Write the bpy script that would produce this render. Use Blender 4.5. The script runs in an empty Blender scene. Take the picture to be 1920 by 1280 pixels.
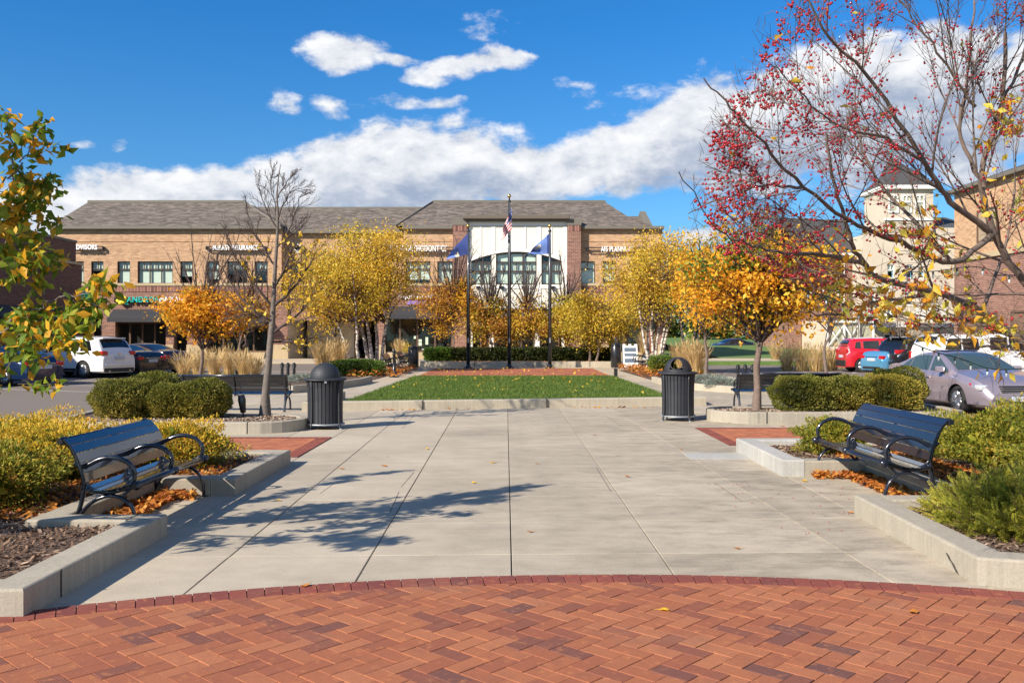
import bpy, bmesh, math, random
import numpy as np
from mathutils import Vector, Matrix
R=math.radians
scene=bpy.context.scene
COL=scene.collection
# ------------------------------------------------------------------ camera
F=1720.0; HC=1.7; HOR=628.0
cam=bpy.data.cameras.new("camera"); camo=bpy.data.objects.new("camera",cam); COL.objects.link(camo)
camo.location=(0,0,HC); camo.rotation_euler=(R(90),0,0)
cam.sensor_width=36.0; cam.lens=36.0*F/1920.0; cam.shift_y=-12.0/1920.0
cam.clip_start=0.1; cam.clip_end=3000
scene.camera=camo
scene.render.resolution_x=1024; scene.render.resolution_y=682
vs=scene.view_settings; vs.view_transform='Standard'; vs.look='None'; vs.gamma=1.0; vs.exposure=0.72; vs.use_curve_mapping=False
scene.cycles.use_denoising=True
scene.cycles.max_bounces=6; scene.cycles.transparent_max_bounces=8
SUN_EL=32.5
SUN_DIR=Vector((-0.757*math.cos(R(SUN_EL)),-0.653*math.cos(R(SUN_EL)),math.sin(R(SUN_EL))))
sl=bpy.data.lights.new("sun",'SUN'); sl.energy=4.9; sl.angle=R(0.53); sl.color=(1.0,0.90,0.77)
so=bpy.data.objects.new("sun",sl); COL.objects.link(so)
so.rotation_euler=SUN_DIR.to_track_quat('Z','Y').to_euler(); so.location=(-30,-30,40)

def G(px,py,z=0.0):
    Y=F*(HC-z)/(py-HOR); return Vector(((px-960.0)*Y/F,Y,z))
def P(px,py,Y): return Vector(((px-960.0)*Y/F,Y,HC-(py-HOR)*Y/F))

# ------------------------------------------------------------------ node helper
class NT:
    def __init__(s,nt): s.nt=nt
    def n(s,t,**k):
        nd=s.nt.nodes.new(t)
        for a,b in k.items():
            if hasattr(nd,a): setattr(nd,a,b)
        return nd
    def l(s,a,b): s.nt.links.new(a,b)
    def setin(s,sock,v):
        if hasattr(v,'is_output') or isinstance(v,bpy.types.NodeSocket): s.l(v,sock)
        elif v is not None: sock.default_value=v
    def m(s,op,a,b=None,c=None,clamp=False):
        nd=s.n('ShaderNodeMath',operation=op); nd.use_clamp=clamp
        s.setin(nd.inputs[0],a)
        if b is not None: s.setin(nd.inputs[1],b)
        if c is not None: s.setin(nd.inputs[2],c)
        return nd.outputs[0]
    def vm(s,op,a,b=None,sc=None):
        nd=s.n('ShaderNodeVectorMath',operation=op); s.setin(nd.inputs[0],a)
        if b is not None: s.setin(nd.inputs[1],b)
        if sc is not None: s.setin(nd.inputs['Scale'],sc)
        return nd.outputs[0]
    def mix(s,f,a,b,bt='MIX'):
        nd=s.n('ShaderNodeMix',data_type='RGBA',blend_type=bt)
        s.setin(nd.inputs['Factor'],f)
        for k,v in ((6,a),(7,b)):
            if isinstance(v,(tuple,list)) and len(v)==3: v=(*v,1)
            s.setin(nd.inputs[k],v)
        return nd.outputs[2]
    def noise(s,vec,scale,detail=4,rough=.55,dist=0.0,out='Fac'):
        nd=s.n('ShaderNodeTexNoise'); s.setin(nd.inputs['Vector'],vec)
        nd.inputs['Scale'].default_value=scale; nd.inputs['Detail'].default_value=detail
        nd.inputs['Roughness'].default_value=rough; nd.inputs['Distortion'].default_value=dist
        return nd.outputs[out]
    def mapr(s,v,a,b,c=0.0,d=1.0,smooth=False):
        nd=s.n('ShaderNodeMapRange'); nd.interpolation_type='SMOOTHSTEP' if smooth else 'LINEAR'
        s.setin(nd.inputs[0],v)
        for i,x in enumerate((a,b,c,d)): s.setin(nd.inputs[1+i],x)
        return nd.outputs[0]
    def ramp(s,v,stops,interp='LINEAR'):
        nd=s.n('ShaderNodeValToRGB'); s.setin(nd.inputs[0],v); cr=nd.color_ramp; cr.interpolation=interp
        while len(cr.elements)<len(stops): cr.elements.new(0.5)
        while len(cr.elements)>len(stops): cr.elements.remove(cr.elements[-1])
        for e,(p,c) in zip(cr.elements,stops):
            e.position=p; e.color=(*c,1) if len(c)==3 else c
        return nd.outputs[0]

# ------------------------------------------------------------------ world
world=bpy.data.worlds.new("World"); scene.world=world; world.use_nodes=True
wt=world.node_tree; wt.nodes.clear(); W=NT(wt)
def cb(px,py,rx,ry,w=1.0):
    t=math.atan2(px-960,F); v=(628-py)/F*math.cos(t)
    return (t,v,rx/F*math.cos(t)**2,ry/F*math.cos(t),w)
CL=[cb(110,392,170,60,1.0),cb(230,352,100,50,1),cb(330,372,170,62,1.1),cb(470,365,130,64,1.05),cb(560,345,140,80,1.05),
 cb(650,318,130,82,1.15),cb(810,312,200,96,1.25),cb(960,325,160,66,1.15),cb(1060,312,120,50,1.1),cb(1160,292,130,60,1.15),cb(1280,268,150,84,1.2),
 cb(1420,245,210,120,1.25),cb(1600,210,260,150,1.25),cb(1790,190,240,150,1.2),cb(1320,432,60,22,.7),
 cb(640,92,80,36,.84),cb(735,106,60,14,.66),cb(840,132,100,26,.76),cb(925,122,76,30,.78),
 cb(540,190,50,20,.50),cb(640,192,70,28,.50),cb(745,182,50,22,.60),cb(825,187,60,14,.56),cb(1240,180,130,60,.33),cb(1110,190,90,40,.26),cb(930,50,60,34,.28),
 cb(150,268,32,10,.45),cb(215,272,28,12,.5)]
CL+=[(1.25,.30,.35,.16,1.1),(1.9,.22,.5,.14,1.1),(2.6,.45,.5,.22,1.1),(-1.2,.25,.4,.12,1.0),(-1.7,.6,.45,.25,1.05),(3.0,.2,.4,.1,1.0),(1.6,1.1,.5,.35,1.0)]  # clouds outside the view, added to make the ambient light less blue
NBIG=14
def blobs(g,uv,lst):
    tot=None
    for (t,v,rx,ry,w) in lst:
        q=g.vm('MULTIPLY',g.vm('SUBTRACT',uv,(t,v,0)),(1/rx,1/ry,0))
        ln=g.n('ShaderNodeVectorMath',operation='DOT_PRODUCT'); g.l(q,ln.inputs[0]); g.l(q,ln.inputs[1])
        e=g.m('MULTIPLY_ADD',ln.outputs['Value'],-0.62*w,w)
        tot=e if tot is None else g.m('SMOOTH_MAX',tot,e,0.12)
    return g.m('MAXIMUM',tot,-0.35)
tc=W.n('ShaderNodeTexCoord'); sx=W.n('ShaderNodeSeparateXYZ'); W.l(tc.outputs['Generated'],sx.inputs[0])
az=W.m('ARCTAN2',sx.outputs[0],sx.outputs[1])
hyp=W.m('SQRT',W.m('ADD',W.m('MULTIPLY',sx.outputs[0],sx.outputs[0]),W.m('MULTIPLY',sx.outputs[1],sx.outputs[1])))
tv=W.m('DIVIDE',sx.outputs[2],W.m('MAXIMUM',hyp,0.02))
cx=W.n('ShaderNodeCombineXYZ'); W.l(az,cx.inputs[0]); W.l(tv,cx.inputs[1]); UV=cx.outputs[0]
nv=W.vm('MULTIPLY',UV,(1.0,1.6,1.0))
warp=W.noise(nv,9.0,2,.5,out='Color')
uv2=W.vm('ADD',UV,W.vm('SCALE',W.vm('SUBTRACT',warp,(0.5,0.5,0.5)),sc=0.05))
tot=blobs(W,uv2,CL)
def nz(off):
    p=W.vm('ADD',nv,off)
    return W.m('ADD',W.m('MULTIPLY_ADD',W.noise(p,13.0,6,.6,0.2),1.7,-.85),W.m('MULTIPLY_ADD',W.noise(p,44.0,4,.62),.62,-.31))
na=nz((0,0,0)); nb=nz((-0.012,0.03,0))
d0=W.m('ADD',tot,na)
above=blobs(W,W.vm('ADD',uv2,(-0.012,0.05,0)),CL[:NBIG])
alpha=W.mapr(d0,0.26,0.72,0,1,True)
lit=W.m('MULTIPLY_ADD',W.m('SUBTRACT',na,nb),0.95,0.66)
under=W.mapr(W.m('MULTIPLY_ADD',na,.25,above),0.15,1.15,0,1,True)
lit=W.m('MULTIPLY_ADD',under,-0.46,lit,clamp=True)
ccol=W.ramp(lit,[(0.0,(3.4,4.1,5.5)),(0.25,(4.6,5.2,6.3)),(0.55,(6.8,7.1,7.7)),(0.95,(8.8,8.9,9.1))])
sky=W.n('ShaderNodeTexSky',sky_type='NISHITA'); sky.sun_disc=False
sky.sun_elevation=R(SUN_EL); sky.sun_rotation=math.atan2(SUN_DIR.x,SUN_DIR.y)
sky.air_density=1.0; sky.dust_density=0.2; sky.ozone_density=3.0
scol=W.mix(1.0,sky.outputs[0],W.mix(W.mapr(tv,.02,.34,0,1),(0.58,0.90,1.14),(0.225,0.88,1.42)),'MULTIPLY')
fin=W.mix(alpha,scol,ccol)
bg=W.n('ShaderNodeBackground'); W.l(fin,bg.inputs[0]); bg.inputs[1].default_value=0.068
wo=W.n('ShaderNodeOutputWorld'); W.l(bg.outputs[0],wo.inputs[0])
world.cycles.sampling_method='MANUAL'; world.cycles.sample_map_resolution=512

# ------------------------------------------------------------------ materials
MATS={}
def newmat(name):
    m=bpy.data.materials.new(name); m.use_nodes=True; m.node_tree.nodes.clear()
    t=NT(m.node_tree); out=t.n('ShaderNodeOutputMaterial'); b=t.n('ShaderNodeBsdfPrincipled'); t.l(b.outputs[0],out.inputs[0])
    MATS[name]=m; return m,t,b,out
def pr(b,**k):
    for a,v in k.items(): b.inputs[a.replace('_',' ')].default_value=v
def flat(name,col,rough=.6,metal=0.0,coat=0.0,var=0.0,vscale=8.0,bump=0.0,bscale=60,emit=0):
    m,t,b,o=newmat(name)
    pr(b,Roughness=rough,Metallic=metal); b.inputs['Coat Weight'].default_value=coat
    if coat: b.inputs['Coat Roughness'].default_value=.06
    if var>0:
        tcn=t.n('ShaderNodeTexCoord'); nz=t.noise(tcn.outputs['Object'],vscale,5,.6)
        f=t.mapr(nz,.25,.75,1-var,1+var); c=t.n('ShaderNodeRGB'); c.outputs[0].default_value=(*col,1)
        cc=t.n('ShaderNodeCombineXYZ'); [t.l(f,cc.inputs[i]) for i in range(3)]
        t.l(t.vm('MULTIPLY',c.outputs[0],cc.outputs[0]),b.inputs['Base Color'])
    else: b.inputs['Base Color'].default_value=(*col,1)
    if bump>0:
        tcn=t.n('ShaderNodeTexCoord'); nz=t.noise(tcn.outputs['Object'],bscale,5,.65)
        bp=t.n('ShaderNodeBump'); bp.inputs['Strength'].default_value=bump; bp.inputs['Distance'].default_value=.01
        t.l(nz,bp.inputs['Height']); t.l(bp.outputs[0],b.inputs['Normal'])
    if emit: b.inputs['Emission Color'].default_value=(*col,1); b.inputs['Emission Strength'].default_value=emit
    return m
def leafmat(name,stops,trans=.35,rough=.5,sat=0.0):
    """colour picked per leaf; the leaf lets some light through"""
    m,t,b,o=newmat(name)
    ge=t.n('ShaderNodeNewGeometry'); tcn=t.n('ShaderNodeTexCoord')
    lowf=t.noise(tcn.outputs['Object'],1.1,2,.5)
    v=t.m('ADD',t.m('MULTIPLY',ge.outputs['Random Per Island'],.72),t.m('MULTIPLY',t.mapr(lowf,.3,.7,0,1),.28))
    c=t.ramp(v,stops)
    t.l(c,b.inputs['Base Color']); b.inputs['Roughness'].default_value=rough; b.inputs['Specular IOR Level'].default_value=.25
    tr=t.n('ShaderNodeBsdfTranslucent'); t.l(c,tr.inputs[0])
    mx=t.n('ShaderNodeMixShader'); mx.inputs[0].default_value=trans
    t.l(b.outputs[0],mx.inputs[1]); t.l(tr.outputs[0],mx.inputs[2]); t.l(mx.outputs[0],o.inputs[0])
    return m

# ------------------------------------------------------------------ mesh builder
class MB:
    def __init__(s): s.v=[]; s.f=[]; s.m=[]; s.sm=[]
    def add(s,vs_,fs,mi=0,smooth=False):
        b=len(s.v); s.v.extend([tuple(x) for x in vs_])
        for f in fs: s.f.append(tuple(b+i for i in f)); s.m.append(mi); s.sm.append(smooth)
    def quad(s,a,b,c,d,mi=0): s.add([a,b,c,d],[(0,1,2,3)],mi)
    def poly(s,pts,mi=0): s.add(pts,[tuple(range(len(pts)))],mi)
    def box(s,x0,x1,y0,y1,z0,z1,mi=0,bev=0.0):
        if bev<=0:
            v=[(x0,y0,z0),(x1,y0,z0),(x1,y1,z0),(x0,y1,z0),(x0,y0,z1),(x1,y0,z1),(x1,y1,z1),(x0,y1,z1)]
            s.add(v,[(0,3,2,1),(4,5,6,7),(0,1,5,4),(1,2,6,5),(2,3,7,6),(3,0,4,7)],mi)
        else:
            bm=bmesh.new(); bmesh.ops.create_cube(bm,size=1)
            for vv in bm.verts:
                vv.co=Vector(((x0+x1)/2+vv.co.x*(x1-x0),(y0+y1)/2+vv.co.y*(y1-y0),(z0+z1)/2+vv.co.z*(z1-z0)))
            bmesh.ops.bevel(bm,geom=bm.edges[:],offset=bev,segments=2,affect='EDGES',profile=.6)
            s.bm(bm,mi)
    def bm(s,bm,mi=0,smooth=False):
        bm.verts.index_update()
        s.add([v.co[:] for v in bm.verts],[[v.index for v in f.verts] for f in bm.faces],mi,smooth); bm.free()
    def prism(s,poly,z0,z1,mi=0,mtop=None):
        """polygon (x,y) CCW extruded in z"""
        n=len(poly); v=[(p[0],p[1],z0) for p in poly]+[(p[0],p[1],z1) for p in poly]
        s.add(v,[tuple(range(n-1,-1,-1))]+[(i,(i+1)%n,n+(i+1)%n,n+i) for i in range(n)],mi)
        s.add([(p[0],p[1],z1) for p in poly],[tuple(range(n))],mi if mtop is None else mtop)
    def tile(s,poly,z0,z1,bev,mi=0):
        """polygon CCW with a small chamfer round its top"""
        n=len(poly); c=(sum(p[0] for p in poly)/n,sum(p[1] for p in poly)/n)
        ins=[]
        for p in poly:
            d=math.hypot(p[0]-c[0],p[1]-c[1]) or 1; k=max(0,1-1.3*bev/d); ins.append((c[0]+(p[0]-c[0])*k,c[1]+(p[1]-c[1])*k))
        v=[(p[0],p[1],z0) for p in poly]+[(p[0],p[1],z1-bev*.7) for p in poly]+[(p[0],p[1],z1) for p in ins]
        fs=[(i,(i+1)%n,n+(i+1)%n,n+i) for i in range(n)]+[(n+i,n+(i+1)%n,2*n+(i+1)%n,2*n+i) for i in range(n)]+[tuple(range(2*n,3*n))]
        s.add(v,fs,mi)
    def tube(s,pts,rad,seg=8,mi=0,caps=True,smooth=True,flat=None):
        pts=[Vector(p) for p in pts]; n=len(pts)
        if not hasattr(rad,'__len__'): rad=[rad]*n
        T=[]
        for i in range(n):
            d=(pts[min(i+1,n-1)]-pts[max(i-1,0)]); T.append(d.normalized() if d.length>1e-9 else Vector((0,0,1)))
        ref=Vector((0,0,1)) if abs(T[0].z)<.9 else Vector((1,0,0))
        nrm=(ref-T[0]*ref.dot(T[0])).normalized()
        b=len(s.v); 
        for i in range(n):
            nrm=(nrm-T[i]*nrm.dot(T[i]))
            nrm=nrm.normalized() if nrm.length>1e-6 else T[i].orthogonal().normalized()
            bn=T[i].cross(nrm)
            for k in range(seg):
                a=2*math.pi*k/seg
                fa,fb=(1,1) if flat is None else flat
                s.v.append(tuple(pts[i]+nrm*(math.cos(a)*rad[i]*fa)+bn*(math.sin(a)*rad[i]*fb)))
        for i in range(n-1):
            for k in range(seg):
                k2=(k+1)%seg
                s.f.append((b+i*seg+k,b+i*seg+k2,b+(i+1)*seg+k2,b+(i+1)*seg+k)); s.m.append(mi); s.sm.append(smooth)
        if caps:
            s.f.append(tuple(b+k for k in range(seg-1,-1,-1))); s.m.append(mi); s.sm.append(False)
            s.f.append(tuple(b+(n-1)*seg+k for k in range(seg))); s.m.append(mi); s.sm.append(False)
    def lathe(s,prof,seg=24,c=(0,0,0),mi=0,smooth=True,sy=1.0):
        b=len(s.v); n=len(prof)
        for r,z in prof:
            for k in range(seg):
                a=2*math.pi*k/seg; s.v.append((c[0]+r*math.cos(a),c[1]+r*math.sin(a)*sy,c[2]+z))
        for i in range(n-1):
            for k in range(seg):
                k2=(k+1)%seg; s.f.append((b+i*seg+k,b+i*seg+k2,b+(i+1)*seg+k2,b+(i+1)*seg+k)); s.m.append(mi); s.sm.append(smooth)
        s.f.append(tuple(b+k for k in range(seg-1,-1,-1))); s.m.append(mi); s.sm.append(False)
        s.f.append(tuple(b+(n-1)*seg+k for k in range(seg))); s.m.append(mi); s.sm.append(False)
    def xform(s,M,i0=0):
        for i in range(i0,len(s.v)): s.v[i]=tuple(M@Vector(s.v[i]))
    def build(s,name,mats,parent=None,loc=(0,0,0),rz=0.0):
        me=bpy.data.meshes.new(name)
        me.from_pydata(s.v,[],s.f)
        if not isinstance(mats,(list,tuple)): mats=[mats]
        for m in mats: me.materials.append(MATS[m] if isinstance(m,str) else m)
        me.polygons.foreach_set('material_index',s.m); me.polygons.foreach_set('use_smooth',s.sm)
        me.update()
        o=bpy.data.objects.new(name,me); COL.objects.link(o); o.location=loc; o.rotation_euler=(0,0,rz)
        if parent is not None: o.parent=parent
        return o
def np_mesh(name,V,nper,mat,parent=None,tris=None,mats_idx=None,smooth=False):
    """V: (n,nper,3) one polygon per row"""
    n=V.shape[0]; me=bpy.data.meshes.new(name)
    me.vertices.add(n*nper); me.vertices.foreach_set('co',V.reshape(-1).astype(np.float32))
    me.loops.add(n*nper); me.loops.foreach_set('vertex_index',np.arange(n*nper,dtype=np.int32))
    me.polygons.add(n); me.polygons.foreach_set('loop_start',np.arange(0,n*nper,nper,dtype=np.int32))
    mats=mat if isinstance(mat,(list,tuple)) else [mat]
    for m in mats: me.materials.append(MATS[m])
    if mats_idx is not None: me.polygons.foreach_set('material_index',mats_idx.astype(np.int32))
    me.update(calc_edges=True)
    o=bpy.data.objects.new(name,me); COL.objects.link(o)
    if parent is not None: o.parent=parent
    return o
def np_folded(name,A,B,C,D,mat,parent=None):
    """leaf = two triangles A-B-C and A-C-D sharing the midrib A-C"""
    n=len(A); V=np.stack([A,B,C,D],1).reshape(-1,3)
    me=bpy.data.meshes.new(name); me.vertices.add(n*4); me.vertices.foreach_set('co',V.reshape(-1).astype(np.float32))
    idx=(np.arange(n)*4)[:,None]+np.array([0,1,2,0,2,3])[None,:]
    me.loops.add(n*6); me.loops.foreach_set('vertex_index',idx.reshape(-1).astype(np.int32))
    me.polygons.add(n*2); me.polygons.foreach_set('loop_start',np.arange(0,n*6,3,dtype=np.int32))
    me.materials.append(MATS[mat]); me.update(calc_edges=True)
    o=bpy.data.objects.new(name,me); COL.objects.link(o)
    if parent is not None: o.parent=parent
    return o
def tag(o,label=None,cat=None,group=None,kind=None):
    if label: o['label']=label
    if cat: o['category']=cat
    if group: o['group']=group
    if kind: o['kind']=kind
    return o
def thing(name,label,cat,loc=(0,0,0),rz=0.0,group=None):
    o=bpy.data.objects.new(name,None); COL.objects.link(o); o.location=loc; o.rotation_euler=(0,0,rz); o.empty_display_size=.2
    return tag(o,label,cat,group)
def copy_tree(o,parent=None):
    c=o.copy(); COL.objects.link(c); c.parent=parent
    for ch in list(o.children): copy_tree(ch,c)
    return c
# ================================================================== materials
def concrete(name,base,stain=.16,island=0.0,dark_patch=False,vert=False):
    m,t,b,o=newmat(name)
    tcn=t.n('ShaderNodeTexCoord'); ob=tcn.outputs['Object']
    big=t.noise(ob,.55,4,.6); mid=t.noise(ob,4.0,6,.65); fine=t.noise(ob,62.0,5,.75)
    sp=t.noise(ob,260.0,2,.6)
    f=t.m('ADD',t.mapr(big,.3,.7,1-stain,1+stain*.6),t.mapr(mid,.3,.7,-stain*.4,stain*.4))
    f=t.m('ADD',f,t.mapr(fine,.3,.7,-.15,.15)); f=t.m('ADD',f,t.mapr(sp,.35,.7,.05,-.07))
    if island:
        ge=t.n('ShaderNodeNewGeometry'); f=t.m('ADD',f,t.mapr(ge.outputs['Random Per Island'],0,1,-island,island))
    if dark_patch:   # grey weathering streaks on part of the paving
        st=t.noise(t.vm('MULTIPLY',ob,(.7,1.5,1.0)),2.6,8,.78); sx_=t.n('ShaderNodeSeparateXYZ'); t.l(ob,sx_.inputs[0])
        side=t.mapr(sx_.outputs[0],-1.0,2.6,.22,1.0)
        f=t.m('MULTIPLY',f,t.m('SUBTRACT',1.0,t.m('MULTIPLY',t.mapr(st,.40,.70,0,.40,True),side)))
        pit=t.n('ShaderNodeTexVoronoi'); t.l(ob,pit.inputs['Vector']); pit.inputs['Scale'].default_value=3.1
        f=t.m('MULTIPLY',f,t.mapr(pit.outputs['Distance'],.014,.026,.5,1.0))
        sc_=t.n('ShaderNodeTexVoronoi'); t.l(t.vm('MULTIPLY',ob,(1,.8,1)),sc_.inputs['Vector']); sc_.inputs['Scale'].default_value=.9; f=t.m('MULTIPLY',f,t.mapr(sc_.outputs['Distance'],.018,.034,.6,1.0))
    if vert:
        st=t.noise(t.vm('MULTIPLY',ob,(22.0,22.0,.8)),1.0,4,.6); f=t.m('MULTIPLY',f,t.mapr(st,.3,.7,.88,1.1))
    cc=t.n('ShaderNodeCombineXYZ'); [t.l(f,cc.inputs[i]) for i in range(3)]
    t.l(t.vm('MULTIPLY',cc.outputs[0],base),b.inputs['Base Color']); b.inputs['Roughness'].default_value=.85; b.inputs['Specular IOR Level'].default_value=.3
    bp=t.n('ShaderNodeBump'); bp.inputs['Strength'].default_value=.35; bp.inputs['Distance'].default_value=.004
    t.l(t.m('ADD',fine,t.m('MULTIPLY',mid,.6)),bp.inputs['Height']); t.l(bp.outputs[0],b.inputs['Normal'])
concrete('paving_concrete',(.435,.375,.285),.17,.085,True)
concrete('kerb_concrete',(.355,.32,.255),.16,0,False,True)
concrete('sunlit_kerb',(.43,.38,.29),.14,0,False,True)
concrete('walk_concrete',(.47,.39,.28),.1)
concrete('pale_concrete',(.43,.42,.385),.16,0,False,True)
concrete('tan_stone',(.46,.36,.22),.08,0,False,True)
flat('joint',(.055,.048,.038),.95)
def brickmat(name,stops,bump=.5):
    m,t,b,o=newmat(name); ge=t.n('ShaderNodeNewGeometry'); tcn=t.n('ShaderNodeTexCoord'); ob=tcn.outputs['Object']
    c=t.ramp(ge.outputs['Random Per Island'],stops)
    n=t.noise(ob,7.0,4,.6); fine=t.noise(ob,230.0,3,.7); sp=t.noise(ob,85.0,4,.7)
    dirt=t.noise(ob,1.1,5,.65); burn=t.noise(t.vm('MULTIPLY',ob,(1,1,1)),19.0,3,.6)
    blot=t.mix(t.mapr(n,.46,.72,0,.55,True),c,t.mix(.6,c,(.20,.085,.06)))
    blot=t.mix(t.mapr(burn,.55,.72,0,.45,True),blot,(.50,.20,.08)); blot=t.mix(t.mapr(dirt,.52,.74,0,.35,True),blot,(.26,.15,.10))
    f=t.m('ADD',t.mapr(fine,.3,.7,.86,1.14),t.mapr(sp,.35,.65,-.08,.08)); cc=t.n('ShaderNodeCombineXYZ'); [t.l(f,cc.inputs[i]) for i in range(3)]
    t.l(t.vm('MULTIPLY',cc.outputs[0],blot),b.inputs['Base Color']); b.inputs['Roughness'].default_value=.9; b.inputs['Specular IOR Level'].default_value=.2
    bp=t.n('ShaderNodeBump'); bp.inputs['Strength'].default_value=bump; bp.inputs['Distance'].default_value=.003; t.l(fine,bp.inputs['Height']); t.l(bp.outputs[0],b.inputs['Normal'])
brickmat('clay_paver',[(0,(.385,.148,.074)),(.3,(.35,.128,.063)),(.6,(.325,.113,.058)),(.8,(.285,.098,.055)),(.91,(.225,.083,.055)),(.97,(.185,.075,.056)),(1,(.15,.068,.056))])
brickmat('red_paver',[(0,(.26,.075,.053)),(.5,(.225,.063,.048)),(1,(.175,.052,.045))])
brickmat('pale_paver',[(0,(.44,.16,.08)),(.5,(.40,.14,.07)),(1,(.32,.11,.065))])
m_,t_,b_,o_=newmat('asphalt'); tcn=t_.n('ShaderNodeTexCoord')
f1=t_.noise(tcn.outputs['Object'],60,4,.75); f2=t_.noise(tcn.outputs['Object'],.25,4,.6); f3=t_.noise(tcn.outputs['Object'],9,3,.6)
t_.l(t_.mix(t_.mapr(f2,.3,.7,0,1),t_.mix(t_.mapr(f1,.35,.65,0,1),(.10,.083,.068),(.24,.20,.165)),t_.mix(t_.mapr(f3,.3,.7,0,1),(.15,.122,.10),(.205,.17,.14))),b_.inputs['Base Color'])
b_.inputs['Roughness'].default_value=.9
flat('road_paint',(.62,.60,.55),.7,var=.12,vscale=3)
m_,t_,b_,o_=newmat('turf'); tcn=t_.n('ShaderNodeTexCoord')
t_.l(t_.mix(t_.mapr(t_.noise(tcn.outputs['Object'],1.6,5,.65),.3,.7,0,1),(.07,.14,.025),(.13,.21,.04)),b_.inputs['Base Color']); b_.inputs['Roughness'].default_value=.9
leafmat('grass_blade',[(0,(.055,.10,.018)),(.5,(.10,.165,.028)),(.85,(.16,.215,.045)),(1,(.32,.29,.10))],.3)
m_,t_,b_,o_=newmat('mulch_soil'); tcn=t_.n('ShaderNodeTexCoord')
t_.l(t_.mix(t_.mapr(t_.noise(tcn.outputs['Object'],26,6,.75),.35,.65,0,1),(.05,.03,.02),(.19,.125,.085)),b_.inputs['Base Color'])
bp=t_.n('ShaderNodeBump'); bp.inputs['Distance'].default_value=.03; t_.l(t_.noise(tcn.outputs['Object'],34,5,.75),bp.inputs['Height']); t_.l(bp.outputs[0],b_.inputs['Normal']); b_.inputs['Roughness'].default_value=.95
leafmat('mulch_chip',[(0,(.07,.04,.03)),(.35,(.17,.10,.065)),(.7,(.27,.18,.12)),(.92,(.42,.31,.22)),(1,(.55,.45,.36))],.0,.9)
leafmat('pale_chip',[(0,(.14,.09,.065)),(.35,(.28,.20,.14)),(.7,(.42,.33,.25)),(.92,(.56,.47,.38)),(1,(.66,.58,.50))],.0,.9)
leafmat('dry_leaf',[(0,(.20,.055,.02)),(.3,(.40,.12,.025)),(.6,(.55,.22,.04)),(.85,(.62,.32,.07)),(1,(.60,.45,.18))],.25,.6)
flat('plate_metal',(.42,.43,.42),.5,.3,var=.1)

# ================================================================== ground and roads
b=MB(); b.quad((-900,-60,-.165),(900,-60,-.165),(900,1500,-.165),(-900,1500,-.165)); tag(b.build('ground',['turf']),kind='structure')
b=MB(); b.quad((-70,-12,-.15),(70,-12,-.15),(70,86,-.15),(-70,86,-.15)); tag(b.build('parking_road',['asphalt']),kind='structure')
b=MB()
def stripe(p,q,w,z=-.144):
    p=Vector(p);q=Vector(q);d=(q-p).normalized();n=Vector((-d.y,d.x))*w/2
    b.quad((p.x-n.x,p.y-n.y,z),(q.x-n.x,q.y-n.y,z),(q.x+n.x,q.y+n.y,z),(p.x+n.x,p.y+n.y,z))
for i in range(7):
    y0=29.6+i*2.95; stripe((-13.2,y0),(-18.4,y0+2.1),.11)
for i in range(8):
    y0=24+i*3.0; stripe((13.0,y0),(18.5,y0+.4),.11)
stripe((-14,46.2),(-7.9,46.4),.32); stripe((-14,43.4),(-7.9,43.5),.12)
for i in range(9): stripe((7.8+i*1.25,44.6),(8.35+i*1.25,45.5),.16)
stripe((8,52.3),(22,53),.12)
tag(b.build('road_markings',['road_paint']),kind='structure')

# plaza slab with real panels
JX=[(-9.0,-9.0),(-7.6,-7.6),(-6.3,-6.3),(-5.0,-5.0),(-3.75,-3.75),(-2.94,-3.0),(-2.16,-2.39),(-1.08,-1.25),(.0,-.1),(1.15,1.085),(2.62,2.31),(3.22,3.5),(4.9,4.9),(6.2,6.2),(7.6,7.6),(9,9)]
YL=[(4.4,.0),(5.9,.02),(7.12,.03),(8.35,.06),(9.65,.10),(11.1,.16),(12.68,.22),(14.1,.24),(15.6,.25),(17.3,.24),(19.2,.22),(21.5,.19),(23.6,.12),(26,.05),(28.5,0),(31,0),(33.4,0)]
def jx(k,y): a,c=JX[k]; return a+(c-a)*(y-6.3)/14.9
b=MB(); b.quad((-9,-4,-.02),(9,-4,-.02),(9,33.4,-.02),(-9,33.4,-.02),1)
def jp(k,l):
    y=YL[l][0]
    for _ in range(3): y=YL[l][0]+YL[l][1]*max(-4,min(4,jx(k,y)))
    return (jx(k,y),y)
rj=random.Random(5)
for k in range(len(JX)-1):
    for l in range(len(YL)-1):
        gx=.0065 if k in(5,6,7) else .0045; gy=.0032
        p=[jp(k,l),jp(k+1,l),jp(k+1,l+1),jp(k,l+1)]
        q=[(p[0][0]+gx,p[0][1]+gy),(p[1][0]-.004,p[1][1]+gy),(p[2][0]-.004,p[2][1]-gy),(p[3][0]+gx,p[3][1]-gy)]
        b.tile(q,-.02,rj.uniform(-.0008,.0008),.004,0)
for p in (((-9.0,-4),(9.0,-4),(9.0,4.39),(-9.0,4.39)),): b.tile(p,-.02,0,.004,0)
# slab edge kerbs down to the car park
for x0,x1 in((-9.16,-9.0),(9.0,9.16)): b.box(x0,x1,-4,33.4,-.16,.003,2)
tag(b.build('plaza_concrete',['paving_concrete','joint','kerb_concrete']),kind='structure')
b=MB(); b.box(-7.5,7.5,33.405,59.2,-.16,0,0); b.box(-60,60,59.205,66.5,-.16,0,0)
for i in range(9):
    b.box(-7.5,7.5,35.0+i*2.8,35.012+i*2.8,0,.0012,1)
for x in(-6,-4.3,4.5,6): b.box(x,x+.012,33.5,59,0,.0014,1)
tag(b.build('lawn_walk',['walk_concrete','joint']),kind='structure')

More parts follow.
